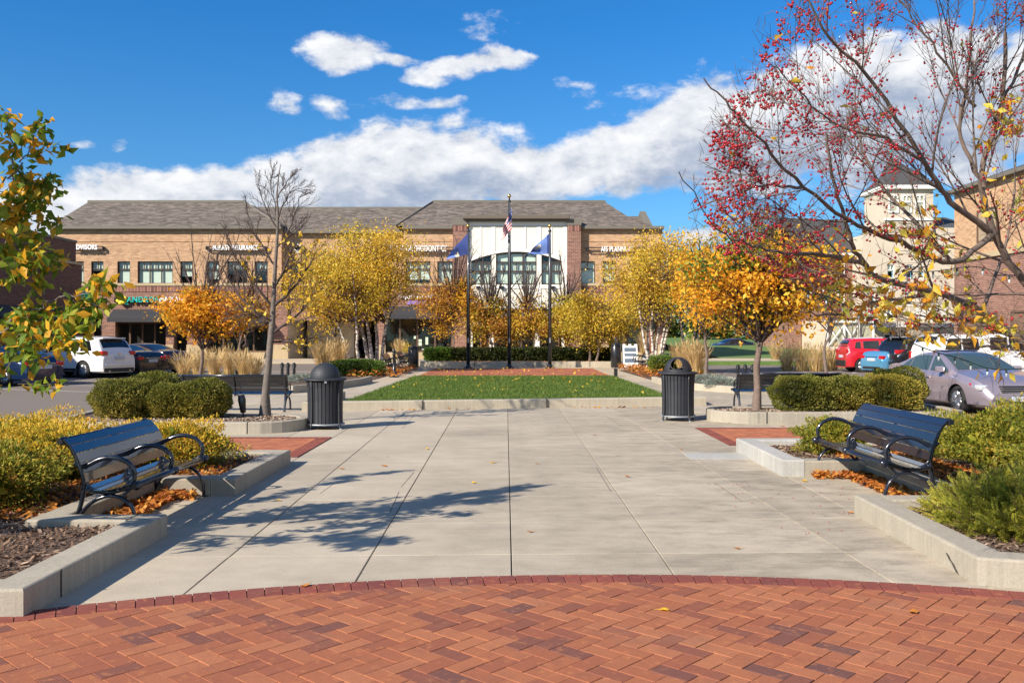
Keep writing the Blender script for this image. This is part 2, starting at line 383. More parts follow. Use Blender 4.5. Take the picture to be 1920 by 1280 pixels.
# ---- brick circle in front
CX,CY,CR=.70,-1.83,8.30
def clip_circle(poly,r):
    c=(sum(p[0] for p in poly)/len(poly),sum(p[1] for p in poly)/len(poly))
    th=math.atan2(c[1]-CY,c[0]-CX)
    for dt in(-.02,-.007,.007,.02):
        nx,ny=math.cos(th+dt),math.sin(th+dt); out=[]
        if not poly: return poly
        for i in range(len(poly)):
            p=poly[i];q=poly[(i+1)%len(poly)]
            dp=(p[0]-CX)*nx+(p[1]-CY)*ny-r; dq=(q[0]-CX)*nx+(q[1]-CY)*ny-r
            if dp<=0: out.append(p)
            if dp*dq<0:
                s=dp/(dp-dq); out.append((p[0]+(q[0]-p[0])*s,p[1]+(q[1]-p[1])*s))
        poly=out
    return poly
def herring(b,inside,clipf,ang,x0,x1,y0,y1,Wd,gap,z0,z1,mi=0,rnd=None):
    ca,sa=math.cos(ang),math.sin(ang); N=int(max(x1-x0,y1-y0)/Wd)+6
    ox,oy=(x0+x1)/2,(y0+y1)/2
    for a in range(-N,N):
        for c in range(-N//2,N//2):
            X=a+2*c;Y=-a+2*c
            for (u0,v0,du,dv) in((X,Y,2,1),(X+2,Y,1,2)):
                r=[(u0,v0),(u0+du,v0),(u0+du,v0+dv),(u0,v0+dv)]
                g=gap/Wd; r=[(r[0][0]+g,r[0][1]+g),(r[1][0]-g,r[1][1]+g),(r[2][0]-g,r[2][1]-g),(r[3][0]+g,r[3][1]-g)]
                r=[(ox+(u*ca-v*sa)*Wd,oy+(u*sa+v*ca)*Wd) for u,v in r]
                if rnd: r=[(p[0]+rnd.uniform(-.0016,.0016),p[1]+rnd.uniform(-.0016,.0016)) for p in r]
                cc=(sum(p[0] for p in r)/4,sum(p[1] for p in r)/4)
                if not inside(cc): continue
                r=clipf(r)
                if len(r)<3: continue
                ar=abs(sum(r[i][0]*r[(i+1)%len(r)][1]-r[(i+1)%len(r)][0]*r[i][1] for i in range(len(r))))/2
                if ar<.0012: continue
                b.tile(r,z0,z1+(rnd.uniform(-.0012,.0012) if rnd else 0),.0028,mi)
rb=random.Random(3)
b=MB()
n=90; ring=[(CX+CR*math.cos(t),CY+CR*math.sin(t)) for t in [R(28)+i*(R(152-28))/n for i in range(n+1)]]
b.add([(ring[0][0],-4,.002)]+[(p[0],p[1],.002) for p in ring]+[(ring[-1][0],-4,.002)],[tuple(range(n+3))],1)
herring(b,lambda c:math.hypot(c[0]-CX,c[1]-CY)<CR-.12 and -3.9<c[0]<4.9 and 3.6<c[1],lambda r:clip_circle(r,CR-.208),R(47.5),-4,5,3.6,6.9,.1125,.0022,.002,.014,0,rb)
na=int(CR*R(124)/.1135)
for i in range(na):
    t0=R(28)+i*R(124)/na; t1=t0+R(124)/na; g0=.0028/CR
    q=[(CX+r*math.cos(t),CY+r*math.sin(t)) for r,t in((CR-.204,t0+g0),(CR,t0+g0),(CR,t1-g0),(CR-.204,t1-g0))]
    b.tile(q,.002,.015+rb.uniform(-.001,.001),.003,2)
tag(b.build('brick_paving',['clay_paver','joint','red_paver']),kind='structure')

b=MB()
for (p,q) in (((777,777),(754,803)),((776,885),(752,913)),((748,922),(731,960)),((1131,776),(1166,799)),((1118,876),(1146,922)),((628,905),(600,925)),((1340,905),(1392,940))):
    a_=G(*p);c_=G(*q); d_=(c_-a_).normalized(); n_=Vector((-d_.y,d_.x,0))*.0028; a_.z=c_.z=.0022
    b.quad(a_-n_,c_-n_,c_+n_,a_+n_)
tag(b.build('paving_saw_cuts',['joint']),kind='structure')
# ---- brick insets beside the walk
def inset(name,x0,x1,y0,y1,inner_side):
    b=MB(); b.box(x0,x1,y0,y1,.0035,.0055,1)
    s=.21; rnd=random.Random(9)
    xa,xb=(x0,x1-s) if inner_side>0 else (x0+s,x1)
    def cl(r):
        for ax,lim,sg in((0,xa,1),(0,xb,-1),(1,y0,1),(1,y1-s,-1)):
            out=[]
            for i in range(len(r)):
                p=r[i];q=r[(i+1)%len(r)]; dp=sg*(p[ax]-lim);dq=sg*(q[ax]-lim)
                if dp>=0: out.append(p)
                if dp*dq<0: k=dp/(dp-dq); out.append((p[0]+(q[0]-p[0])*k,p[1]+(q[1]-p[1])*k))
            r=out
            if len(r)<3: return r
        return r
    herring(b,lambda c:xa-.1<c[0]<xb+.1 and y0-.1<c[1]<y1-s+.1,cl,R(45),x0,x1,y0,y1,.1125,.002,.0055,.012,0,rnd)
    nx=int((x1-x0)/.113)
    for i in range(nx): b.tile([(x0+i*.113+.002,y1-s+.003),(x0+(i+1)*.113-.002,y1-s+.003),(x0+(i+1)*.113-.002,y1),(x0+i*.113+.002,y1)],.0055,.013,.003,2)
    xs0,xs1=(x1-s+.003,x1) if inner_side>0 else (x0,x0+s-.003)
    ny=int((y1-s-y0)/.113)
    for i in range(ny): b.tile([(xs0,y0+i*.113+.002),(xs1,y0+i*.113+.002),(xs1,y0+(i+1)*.113-.002),(xs0,y0+(i+1)*.113-.002)],.0055,.013,.003,2)
    tag(b.build(name,['pale_paver','joint','red_paver']),kind='structure')
inset('brick_inset_paving',-6.6,-2.98,12.75,15.2,1)
inset('brick_inset_paving',3.34,7.4,14.1,16.75,-1)
b=MB(); b.box(2.45,3.26,12.55,13.2,.001,.007,0,.002); tag(b.build('utility_cover',['pale_concrete']),'pale square cover set in the paving beside the right low wall','ground cover',kind='thing')
# brick apron behind the lawn
b=MB(); b.box(-3.9,4.1,37.25,46.6,.001,.006,1); rnd=random.Random(2)
for i in range(36):
    for j in range(41):
        b.tile([(-3.9+i*.222+.003,37.25+j*.228+.003),(-3.9+(i+1)*.222-.003,37.25+j*.228+.003),(-3.9+(i+1)*.222-.003,37.25+(j+1)*.228-.003),(-3.9+i*.222+.003,37.25+(j+1)*.228-.003)],.006,.012,.002,0 if rnd.random()<.8 else 2)
tag(b.build('brick_apron_paving',['pale_paver','joint','red_paver']),kind='structure')

# ================================================================== low walls and planters
def kerb_run(b,pts,w,h,side,mi=0,joints=None,rnd=.018):
    """low wall along a polyline; pts = outer base line, thickness w towards `side`"""
    pts=[Vector(p) for p in pts]; n=len(pts); inn=[]
    for i in range(n):
        d0=(pts[i]-pts[i-1]).normalized() if i>0 else (pts[1]-pts[0]).normalized()
        d1=(pts[i+1]-pts[i]).normalized() if i<n-1 else d0
        n0=Vector((-d0.y,d0.x))*side; n1=Vector((-d1.y,d1.x))*side; mm=(n0+n1)
        mm=mm/max(.3,mm.length_squared)*2
        inn.append(pts[i]+mm*w)
    prof=[(0,0),(0,h-rnd),(rnd*.3/w,h-rnd*.3),(rnd/w,h),(1-rnd/w,h),(1-rnd*.3/w,h-rnd*.3),(1,h-rnd),(1,0)]
    base=len(b.v); m=len(prof); V=[]
    for p,q in zip(pts,inn):
        for s,z in prof: V.append((p.x+(q.x-p.x)*s,p.y+(q.y-p.y)*s,z))
    fs=[]
    for i in range(n-1):
        for k in range(m-1):
            a=i*m+k; f=(a,a+1,a+m+1,a+m) if side<0 else (a,a+m,a+m+1,a+1); fs.append(f)
    fs.append(tuple(range(m))); fs.append(tuple((n-1)*m+k for k in range(m)))
    b.add(V,fs,mi)
def arc(cx_,cy_,r,a0,a1,n): return [(cx_+r*math.cos(R(a0+(a1-a0)*i/n)),cy_+r*math.sin(R(a0+(a1-a0)*i/n))) for i in range(n+1)]
def joint_lines(b,segs,h):
    for (x0,x1,y0,y1) in segs: b.box(x0,x1,y0,y1,.0,h,1)
def low_wall(name,label,runs,w,h,mat='kerb_concrete',joints=()):
    t=MB()
    for pts,side in runs: kerb_run(t,pts,w,h,side)
    o=t.build(name,[mat,'joint'])
    if joints:
        j=MB()
        for (x0,x1,y0,y1) in joints: j.box(x0,x1,y0,y1,.002,h+.0015)
        j.build('joint_seam',['joint'],o)
    return tag(o,label,'low wall')
H1=.18
low_wall('seat_wall','near left low concrete wall beside the brick circle, streaked with branch shadows',
  [([(-4.6,5.42),(-2.93,5.50),(-2.93,7.80)],1),([(-2.99,7.80),(-4.02,7.80)],1)][0:1],.25,H1,'kerb_concrete',[(-2.9285,-2.925,5.95,5.965)])
low_wall('alcove_kerb','grey concrete kerb wrapping the recess behind the left bench',
  [([(-3.184,7.80),(-3.76,7.80),(-3.76,9.73),(-3.2,9.73)],1)],.25,H1,'kerb_concrete',[(-3.78,-3.74,8.9,8.915)])
low_wall('seat_wall','short concrete wall between the left bench and the left brick inset',
  [([(-3.195,9.73),(-2.94,9.73),(-2.94,12.18),(-6.8,12.18)],1)],.25,H1,'kerb_concrete')
low_wall('seat_wall','near right low concrete wall with a dark diagonal crack',
  [([(5.2,5.92),(3.6,6.10),(3.165,6.24),(3.24,8.68)],-1)],.25,.19,'kerb_concrete')
low_wall('alcove_kerb','concrete kerb wrapping the recess behind the right bench',
  [([(3.493,8.68),(4.26,8.68),(4.26,11.03),(3.52,11.03)],-1)],.25,.19,'kerb_concrete')
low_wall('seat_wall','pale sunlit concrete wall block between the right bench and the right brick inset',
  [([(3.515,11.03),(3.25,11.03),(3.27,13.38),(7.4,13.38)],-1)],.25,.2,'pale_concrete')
# crack
b=MB(); cr=[(3.172,6.50,.02),(3.176,6.55,.05),(3.174,6.57,.07),(3.178,6.62,.085),(3.177,6.66,.12)]
b.tube([(x-.022,y,z) for x,y,z in cr],.0055,4); tag(b.build('crack',['joint']),'dark crack running up the face of the near right low wall','crack')
# mid planters
low_wall('planter_kerb','rounded concrete kerb of the planter behind the left bench',
  [([(-9.0,23.5),(-8.75,21.0),(-8.3,17.2),(-8.05,16.3),(-7.7,15.95),(-7.2,15.8),(-4.6,15.78)]+arc(-4.55,16.63,.85,-88,88,14)+[(-5.2,17.55),(-8.0,18.6)],1)],.16,.2,'kerb_concrete',[(-4.565,-4.548,15.775,15.95)])
low_wall('planter_kerb','rounded concrete kerb of the planter behind the right bench',
  [([(9.0,24.5),(9.0,19.0),(8.9,18.1),(8.5,17.72),(8.0,17.65),(4.75,17.6)]+arc(4.68,18.37,.78,-88,-268,14)+[(5.2,19.17),(8.6,19.3)],-1)],.16,.22,'kerb_concrete',[(4.88,4.9,17.595,17.77)])
# lawn kerb
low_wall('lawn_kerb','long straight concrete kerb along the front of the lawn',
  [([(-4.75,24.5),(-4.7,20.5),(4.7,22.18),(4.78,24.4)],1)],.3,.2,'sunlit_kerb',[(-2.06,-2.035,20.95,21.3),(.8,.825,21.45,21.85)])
low_wall('planter_kerb','kerb of the street planter left of the lawn',
  [([(-7.3,33.3),(-7.3,27.6),(-7.0,27.0),(-6.4,26.8),(-5.6,28.6),(-5.1,31.2),(-5.05,33.2)],1)],.16,.22,'kerb_concrete')
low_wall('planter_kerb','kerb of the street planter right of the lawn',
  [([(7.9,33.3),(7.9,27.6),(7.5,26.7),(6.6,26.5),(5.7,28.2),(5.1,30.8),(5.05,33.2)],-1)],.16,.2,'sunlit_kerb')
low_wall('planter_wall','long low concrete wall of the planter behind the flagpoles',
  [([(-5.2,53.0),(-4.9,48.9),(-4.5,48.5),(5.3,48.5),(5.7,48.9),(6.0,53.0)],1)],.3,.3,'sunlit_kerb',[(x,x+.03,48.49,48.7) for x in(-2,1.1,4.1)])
# soil inside
def soil(name,poly,z):
    b=MB(); b.poly([(p[0],p[1],z) for p in poly]); return tag(b.build(name,['mulch_soil']),kind='structure')
soil('planter_soil',[(-3.15,5.7),(-3.15,7.6),(-3.2,8.0),(-3.98,8.03),(-3.98,9.6),(-3.2,9.9),(-3.15,12.0),(-9.0,12.0),(-9.0,5.6)],.12)
soil('planter_soil',[(3.4,6.3),(9,6.0),(9,13.2),(3.45,13.2),(3.5,11.2),(4.48,11.2),(4.48,8.5),(3.45,8.4)],.12)
soil('planter_soil',[(-8.1,17.2),(-7.7,16.1),(-7.2,15.95),(-4.5,15.93),(-3.9,16.2),(-3.85,16.7),(-4.4,17.35),(-5.3,17.4),(-8.3,18.5)],.165)
soil('planter_soil',[(8.8,17.9),(8.4,17.9),(4.7,17.75),(4.1,18.1),(4.05,18.6),(4.7,19.0),(8.6,19.15),(8.85,19.1)],.185)
soil('planter_soil',[(-7.15,33.2),(-7.15,27.6),(-6.5,27.0),(-5.75,28.6),(-5.25,31.2),(-5.2,33.2)],.18)
soil('planter_soil',[(7.75,33.2),(5.2,33.2),(5.25,30.8),(5.8,28.3),(6.65,26.7),(7.75,27.5)],.16)
soil('planter_soil',[(-5.0,56.5),(-4.7,48.8),(5.5,48.8),(5.8,56.5)],.26)
soil('planter_soil',[(-7.4,33.3),(-5.3,33.3),(-5.0,44.0),(-7.4,44.0)],.02)
soil('planter_soil',[(7.4,33.3),(7.4,44.0),(5.1,44.0),(5.3,33.3)],.02)

# chips on the near beds
def chips(poly_boxes,n,seed,z,name,label,lmin=.02,lmax=.07,mat='mulch_chip',wid=.3,kind='stuff',tilt=.35,zj=.02):
    r=np.random.default_rng(seed); ar=np.array([(x1-x0)*(y1-y0) for x0,x1,y0,y1 in poly_boxes]); pick=r.choice(len(ar),n,p=ar/ar.sum())
    bx=np.array(poly_boxes)[pick]; c=np.stack([bx[:,0]+(bx[:,1]-bx[:,0])*r.random(n),bx[:,2]+(bx[:,3]-bx[:,2])*r.random(n),z+zj*r.random(n)],1)
    a=r.random(n)*2*np.pi; L=(lmin+(lmax-lmin)*r.random(n)**1.5)[:,None]
    d=np.stack([np.cos(a),np.sin(a),r.normal(0,tilt,n)],1)*L/2; w=np.stack([-np.sin(a),np.cos(a),r.normal(0,tilt,n)],1)*L*wid/2
    o=np_mesh(name,np.stack([c-d-w,c+d-w*.6,c+d+w*.7,c-d+w],1),4,mat)
    return tag(o,label,kind=kind)
chips([(-5.6,-3.18,5.75,7.6),(-6,-4.05,7.6,9.8),(-5.6,-3.25,9.95,11.95)],16000,11,.122,'bark_mulch','brown shredded bark mulch in the left planter')
chips([(3.45,5.2,6.4,8.3),(4.5,6.2,8.3,11.2),(3.6,5.6,11.25,13.1)],12000,12,.122,'bark_mulch','brown shredded bark mulch in the right planter')
chips([(-7.7,-4.0,16.05,17.3)],8000,13,.167,'bark_mulch','grey weathered bark chips under the left boxwoods',.02,.08,'pale_chip')
chips([(4.15,8.6,17.95,18.95)],7000,14,.187,'bark_mulch','weathered bark chips under the right boxwoods',.02,.08,'pale_chip')
# ================================================================== buildings
def wallbrick(name,c1,c2,mortar,scale=1.0,dark=0.0):
    m,t,b,o=newmat(name); tcn=t.n('ShaderNodeTexCoord'); sp=t.n('ShaderNodeSeparateXYZ'); t.l(tcn.outputs['Object'],sp.inputs[0])
    cb_=t.n('ShaderNodeCombineXYZ'); t.l(t.m('ADD',sp.outputs[0],sp.outputs[1]),cb_.inputs[0]); t.l(sp.outputs[2],cb_.inputs[1])
    br=t.n('ShaderNodeTexBrick'); t.l(cb_.outputs[0],br.inputs['Vector']); br.inputs['Scale'].default_value=1.0
    br.inputs['Brick Width'].default_value=.30*scale; br.inputs['Row Height'].default_value=.1*scale; br.inputs['Mortar Size'].default_value=.012
    br.inputs['Color1'].default_value=(*c1,1); br.inputs['Color2'].default_value=(*c2,1); br.inputs['Mortar'].default_value=(*mortar,1); br.inputs['Bias'].default_value=.0
    n=t.noise(t.vm('MULTIPLY',cb_.outputs[0],(1.2,5.0,1)),1.6,5,.7); n2=t.noise(cb_.outputs[0],.3,3,.5)
    f=t.m('MULTIPLY',t.mapr(n,.3,.7,.72,1.2),t.mapr(n2,.3,.7,.93,1.07)); cc=t.n('ShaderNodeCombineXYZ'); [t.l(f,cc.inputs[i]) for i in range(3)]
    t.l(t.vm('MULTIPLY',cc.outputs[0],br.outputs['Color']),b.inputs['Base Color']); b.inputs['Roughness'].default_value=.9
wallbrick('tan_brick',(.56,.35,.195),(.40,.215,.115),(.46,.33,.21))
wallbrick('brown_brick',(.26,.125,.09),(.15,.065,.05),(.36,.24,.18))
wallbrick('dark_brick',(.17,.075,.055),(.10,.045,.035),(.16,.10,.08))
m_,t_,b_,o_=newmat('soldier_brick'); tcn=t_.n('ShaderNodeTexCoord'); sp=t_.n('ShaderNodeSeparateXYZ'); t_.l(tcn.outputs['Object'],sp.inputs[0])
fr=t_.m('FRACT',t_.m('MULTIPLY',sp.outputs[0],4.2)); wn=t_.n('ShaderNodeTexWhiteNoise'); wn.noise_dimensions='1D'; t_.l(t_.m('FLOOR',t_.m('MULTIPLY',sp.outputs[0],4.2)),wn.inputs['W'])
t_.l(t_.mix(t_.m('GREATER_THAN',fr,.86),t_.mix(wn.outputs['Value'],(.13,.05,.04),(.27,.12,.09)),(.36,.26,.20)),b_.inputs['Base Color']); b_.inputs['Roughness'].default_value=.9
m_,t_,b_,o_=newmat('roof_shingle'); tcn=t_.n('ShaderNodeTexCoord')
v1=t_.n('ShaderNodeTexVoronoi'); v1.inputs['Scale'].default_value=1.0; t_.l(t_.vm('MULTIPLY',tcn.outputs['Object'],(2.6,3.5,9.0)),v1.inputs['Vector'])
sc=t_.n('ShaderNodeSeparateColor'); t_.l(v1.outputs['Color'],sc.inputs[0])
nn_=t_.noise(t_.vm('MULTIPLY',tcn.outputs['Object'],(1.5,2,5)),1.3,4,.6)
t_.l(t_.ramp(t_.m('ADD',t_.m('MULTIPLY',sc.outputs[0],.6),t_.m('MULTIPLY',nn_,.4)),[(.1,(.065,.052,.042)),(.45,(.115,.094,.077)),(.8,(.19,.157,.13))]),b_.inputs['Base Color']); b_.inputs['Roughness'].default_value=.95
flat('grey_shingle',(.062,.06,.062),.95,var=.25,vscale=6)
flat('bronze_trim',(.13,.105,.08),.6); flat('fascia_grey',(.15,.135,.11),.7)
flat('window_frame',(.055,.035,.028),.5); flat('bronze_frame',(.12,.07,.045),.5)
flat('white_stucco',(.72,.69,.60),.8,var=.04,vscale=2); flat('white_trim',(.78,.77,.72),.6)
flat('cream_stucco',(.56,.48,.37),.85,var=.06,vscale=1.5)
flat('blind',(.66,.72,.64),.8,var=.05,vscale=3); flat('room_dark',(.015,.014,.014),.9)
flat('awning_cloth',(.028,.029,.034),.75); flat('black_steel',(.018,.019,.023),.35); flat('sign_white',(.85,.85,.85),.5,emit=.08)
flat('sign_teal',(.0,.42,.36),.5,emit=.1); flat('sign_red',(.75,.02,.03),.5,emit=.15); flat('sign_yellow',(.85,.65,.05),.5,emit=.1)
flat('sign_slate',(.10,.14,.20),.6); flat('sign_purple',(.25,.16,.45),.6); flat('sticker_white',(.8,.85,.8),.7); flat('magenta_plastic',(.7,.04,.42),.6); flat('paper',(.55,.65,.5),.8)
m_,t_,b_,o_=newmat('window_glass')
gl=t_.n('ShaderNodeBsdfGlossy'); gl.inputs['Roughness'].default_value=.03; gl.inputs['Color'].default_value=(.85,.95,.97,1)
tp=t_.n('ShaderNodeBsdfTransparent'); tp.inputs[0].default_value=(.90,.95,.92,1)
fz_=t_.n('ShaderNodeLayerWeight'); fz_.inputs[0].default_value=.5; mx=t_.n('ShaderNodeMixShader'); t_.l(t_.m('MULTIPLY_ADD',t_.m('POWER',fz_.outputs['Facing'],4.0),.9,.06,clamp=True),mx.inputs[0])
t_.l(tp.outputs[0],mx.inputs[1]); t_.l(gl.outputs[0],mx.inputs[2]); t_.l(mx.outputs[0],o_.inputs[0])
m_,t_,b_,o_=newmat('stone_veneer'); tcn=t_.n('ShaderNodeTexCoord'); v1=t_.n('ShaderNodeTexVoronoi'); t_.l(t_.vm('MULTIPLY',tcn.outputs['Object'],(2,2,5)),v1.inputs['Vector']); v1.inputs['Scale'].default_value=1.2
sc=t_.n('ShaderNodeSeparateColor'); t_.l(v1.outputs['Color'],sc.inputs[0]); t_.l(t_.ramp(sc.outputs[0],[(0,(.30,.24,.17)),(1,(.50,.43,.32))]),b_.inputs['Base Color'])

YF=66.0; SC=F/YF
def fx(px): return (px-960)/SC
def fz(py): return HC+(HOR-py)/SC
def wall_holes(b,x0,x1,z0,z1,y,holes,mi=0,depth=.22,reveal=None):
    xs=sorted({x0,x1,*[h[0] for h in holes],*[h[1] for h in holes]}); zs=sorted({z0,z1,*[h[2] for h in holes],*[h[3] for h in holes]})
    xs=[v for v in xs if x0<=v<=x1]; zs=[v for v in zs if z0<=v<=z1]
    for i in range(len(xs)-1):
        for j in range(len(zs)-1):
            cx_=(xs[i]+xs[i+1])/2; cz=(zs[j]+zs[j+1])/2
            if any(h[0]<cx_<h[1] and h[2]<cz<h[3] for h in holes): continue
            b.quad((xs[i],y,zs[j]),(xs[i+1],y,zs[j]),(xs[i+1],y,zs[j+1]),(xs[i],y,zs[j+1]),mi)
    r=mi if reveal is None else reveal
    for a,c,d,e in holes:
        b.quad((a,y,d),(a,y+depth,d),(a,y+depth,e),(a,y,e),r); b.quad((c,y,d),(c,y,e),(c,y+depth,e),(c,y+depth,d),r)
        b.quad((a,y,e),(a,y+depth,e),(c,y+depth,e),(c,y,e),r); b.quad((a,y,d),(c,y,d),(c,y+depth,d),(a,y+depth,d),r)
def window(parent,x0,x1,z0,z1,y,cols=2,top=.33,blind=1.0,fr='window_frame',fw=.07,split=2,blindmat='blind'):
    """frame with its panes and blinds; y is the face of the glass"""
    b=MB(); W_=x1-x0; zt=z1-(z1-z0)*top
    b.box(x0,x0+fw,y-.04,y+.05,z0,z1);b.box(x1-fw,x1,y-.04,y+.05,z0,z1);b.box(x0+fw,x1-fw,y-.04,y+.05,z1-fw,z1);b.box(x0+fw,x1-fw,y-.04,y+.05,z0,z0+fw)
    if top>0: b.box(x0+fw,x1-fw,y-.038,y+.048,zt-fw/2,zt+fw/2)
    for c in range(1,cols): 
        xx=x0+W_*c/cols; b.box(xx-fw/2,xx+fw/2,y-.042,y+.052,z0+fw,z1-fw)
    if top>0 and split>1:
        for c in range(cols):
            for s in range(1,split):
                xx=x0+W_*(c+s/split)/cols; b.box(xx-fw/3,xx+fw/3,y-.036,y+.046,zt+fw/2,z1-fw)
    w=b.build('window',[fr],parent)
    b=MB(); b.quad((x0,y,z0),(x1,y,z0),(x1,y,z1),(x0,y,z1)); b.build('pane',['window_glass'],w)
    b=MB(); b.quad((x0-.05,y+.6,z0-.1),(x1+.05,y+.6,z0-.1),(x1+.05,y+.6,z1+.05),(x0-.05,y+.6,z1+.05),1)  # dark sheet standing in for the unlit room, built even without a blind
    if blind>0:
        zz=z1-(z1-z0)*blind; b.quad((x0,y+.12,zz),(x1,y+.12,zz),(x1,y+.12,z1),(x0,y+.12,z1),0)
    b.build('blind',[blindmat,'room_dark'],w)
    return w
def text_obj(s,parent,name,mat,loc,size,sx=1.0,ext=.03,align='LEFT',rot=(R(90),0,0),off=.012,shear=0):
    c=bpy.data.curves.new(name,'FONT'); c.body=s; c.size=size; c.extrude=ext; c.align_x=align; c.offset=off; c.shear=shear; c.space_character=1.12; c.materials.append(MATS[mat])
    o=bpy.data.objects.new(name,c); COL.objects.link(o); o.location=loc; o.rotation_euler=rot; o.scale=(sx,1,1); return mesh_text(o,parent)
def mesh_text(o,parent):
    bpy.context.view_layer.update(); dg=bpy.context.evaluated_depsgraph_get()
    me=bpy.data.meshes.new_from_object(o.evaluated_get(dg)); m=bpy.data.objects.new(o.name+'_',me); m.location=o.location; m.rotation_euler=o.rotation_euler; m.scale=o.scale
    nm=o.name; bpy.data.objects.remove(o); m.name=nm.split('.')[0]; COL.objects.link(m); m.parent=parent; return m
def fit_text(s,parent,name,mat,x0,x1,z0,z1,y,ext=.03,off=.012,shear=0):
    """cap height z1-z0, stretched to the width x0..x1"""
    o=text_obj(s,parent,name,mat,(x0,y,z0),(z1-z0)/.70,1,ext,off=off,shear=shear)
    bpy.context.view_layer.update(); w=o.dimensions.x
    o.scale=((x1-x0)/max(w,.01),1,1); return o

# ---------------- the two-storey brick building
bld=thing('brick_building','long two storey tan brick commercial building with shingled roof and white arched bay','building')
LX,RX=-33.0,fx(1242)
SPZ=fz(547); E1=fz(430); E2=fz(436)
upA=[(143,157),(171,194),(220,244),(258,324),(338,361),(388,411),(426,464),(478,502)]
upB=[(541,575),(596,617),(640,664),(685,720)]
upC=[(760,807),(820,849),(1088,1116),(1130,1155),(1180,1206)]
wz0,wz1=fz(532),fz(490)
b=MB(); hA=[(fx(a),fx(c),wz0,wz1) for a,c in upA]
UW='upper_wall'
wall_holes(b,LX,fx(528),fz(531),E1,YF,hA); hB=[(fx(a),fx(c),wz0+.0,wz1) for a,c in upB]
wall_holes(b,fx(528),fx(757),fz(531),E2,YF+.7,[(h[0],h[1],fz(531)+.02,h[3]) for h in hB]); b.quad((fx(528),YF,fz(531)),(fx(528),YF+.7,fz(531)),(fx(528),YF+.7,E1),(fx(528),YF,E1))
b.quad((fx(757),YF,fz(531)),(fx(757),YF+.7,fz(531)),(fx(757),YF+.7,E1),(fx(757),YF,E1))
wall_holes(b,fx(757),fx(856),fz(531),E1,YF,[(fx(a),fx(c),wz0,wz1) for a,c in upC[:2]])
wall_holes(b,fx(1083),RX,fz(531),E1,YF,[(fx(a),fx(c),wz0,wz1) for a,c in upC[2:]])
# right and left side, back
b.quad((RX,YF,-.1),(RX,YF+16,-.1),(RX,YF+16,E1),(RX,YF,E1)); b.quad((LX,YF,-.1),(LX,YF,E1),(LX,YF+16,E1),(LX,YF+16,-.1)); b.quad((LX,YF+16,-.1),(LX,YF+16,E1),(RX,YF+16,E1),(RX,YF+16,-.1))
b.build('upper_wall',['tan_brick'],bld)
b=MB()   # corbelled courses
for z in(fz(436.5),fz(453)):
    for a,c in((LX,fx(528)),(fx(757.5),fx(850)),(fx(1088.5),RX)):
        b=MB(); b.box(a,c,YF-.035,YF-.002,z,z+.07); b.build('brick_course',['tan_brick'],bld)
b=MB()
for a,c,y in((LX,fx(528),YF),(fx(757),fx(850),YF),(fx(1088),RX+.02,YF)):
    b=MB(); b.box(a,c,y-.1,y+.02,fz(536),fz(531),0,.02); b.build('sill_band',['tan_stone'],bld)
b=MB(); b.box(fx(528)+.02,fx(757)-.02,YF+.6,YF+.72,fz(536),fz(531)); b.build('sill_band',['tan_stone'],bld)
b=MB()
for a,c,y in((LX,fx(528),YF),(fx(757),fx(850),YF),(fx(1088),RX,YF)):
    b=MB(); b.quad((a,y-.04,fz(547)),(c,y-.04,fz(547)),(c,y-.04,fz(536)),(a,y-.04,fz(536))); b.build('soldier_band',['soldier_brick'],bld)
b=MB(); b.quad((fx(528),YF+.66,fz(547)),(fx(757),YF+.66,fz(547)),(fx(757),YF+.66,fz(536)),(fx(528),YF+.66,fz(536))); b.build('soldier_band',['soldier_brick'],bld)
# ground floor
shops=[(150,192,586),(217,311,604),(326,352,604),(388,502,612),(716,848,592),(1094,1124,604),(1140,1232,596)]
b=MB()
gh=[(fx(a),fx(c),-.05 if i in() else .45,fz(t)) for i,(a,c,t) in enumerate(shops)]
wall_holes(b,LX,fx(540),-.1,SPZ,YF,[h for h in gh if h[1]<fx(540)],depth=.5)
wall_holes(b,fx(540),fx(708),fz(600),SPZ,YF+.1,[],depth=.5)
b.build('lower_wall',['brown_brick'],bld); b=MB()
wall_holes(b,fx(708),fx(856),-.1,SPZ,YF,[h for h in gh if fx(708)<h[0]<fx(860)],depth=.5)
b.build('lower_wall',['brown_brick'],bld); b=MB()
wall_holes(b,fx(1083),RX,-.1,SPZ,YF,[h for h in gh if h[0]>fx(1080)],depth=.5)
b.build('lower_wall',['brown_brick'],bld)
# passage under the building
b=MB()
b.quad((fx(540),YF,-.1),(fx(556),YF+9,-.1),(fx(556),YF+9,fz(600)),(fx(540),YF,fz(600))); b.quad((fx(556),YF+3.5,0),(fx(648),YF+3.5,0),(fx(648),YF+3.5,fz(600)),(fx(556),YF+3.5,fz(600)))
b.quad((fx(648),YF+3.5,-.1),(fx(648),YF+16,-.1),(fx(648),YF+16,fz(600)),(fx(648),YF+3.5,fz(600)))
b.quad((fx(708),YF+.02,-.1),(fx(708),YF+.02,fz(600)),(fx(712),YF+16,fz(600)),(fx(712),YF+16,-.1))
b.quad((fx(540),YF+.1,fz(600)),(fx(708),YF+.1,fz(600)),(fx(712),YF+16,fz(600)),(fx(540),YF+16,fz(600)))
b.build('passage_wall',['cream_stucco'],bld)
b=MB()
for a,c in((192,217),(311,325.9),(352,388),(502,540),(708,722),(1124,1140),(1232,1242)):
    b=MB(); b.box(fx(a)-(.05 if a!=311 else 0),fx(c)+(.05 if c<1240 and a!=311 else 0.0),YF-.14,YF-.004,-.05,fz(646),0,.03); b.build('stone_base',['tan_stone'],bld)
b=MB()
for (a,c,t) in shops:
    b=MB(); b.box(fx(a),fx(c),YF-.02,YF+.3,-.05,.46); b.build('shop_sill',['tan_stone'],bld)
b=MB()
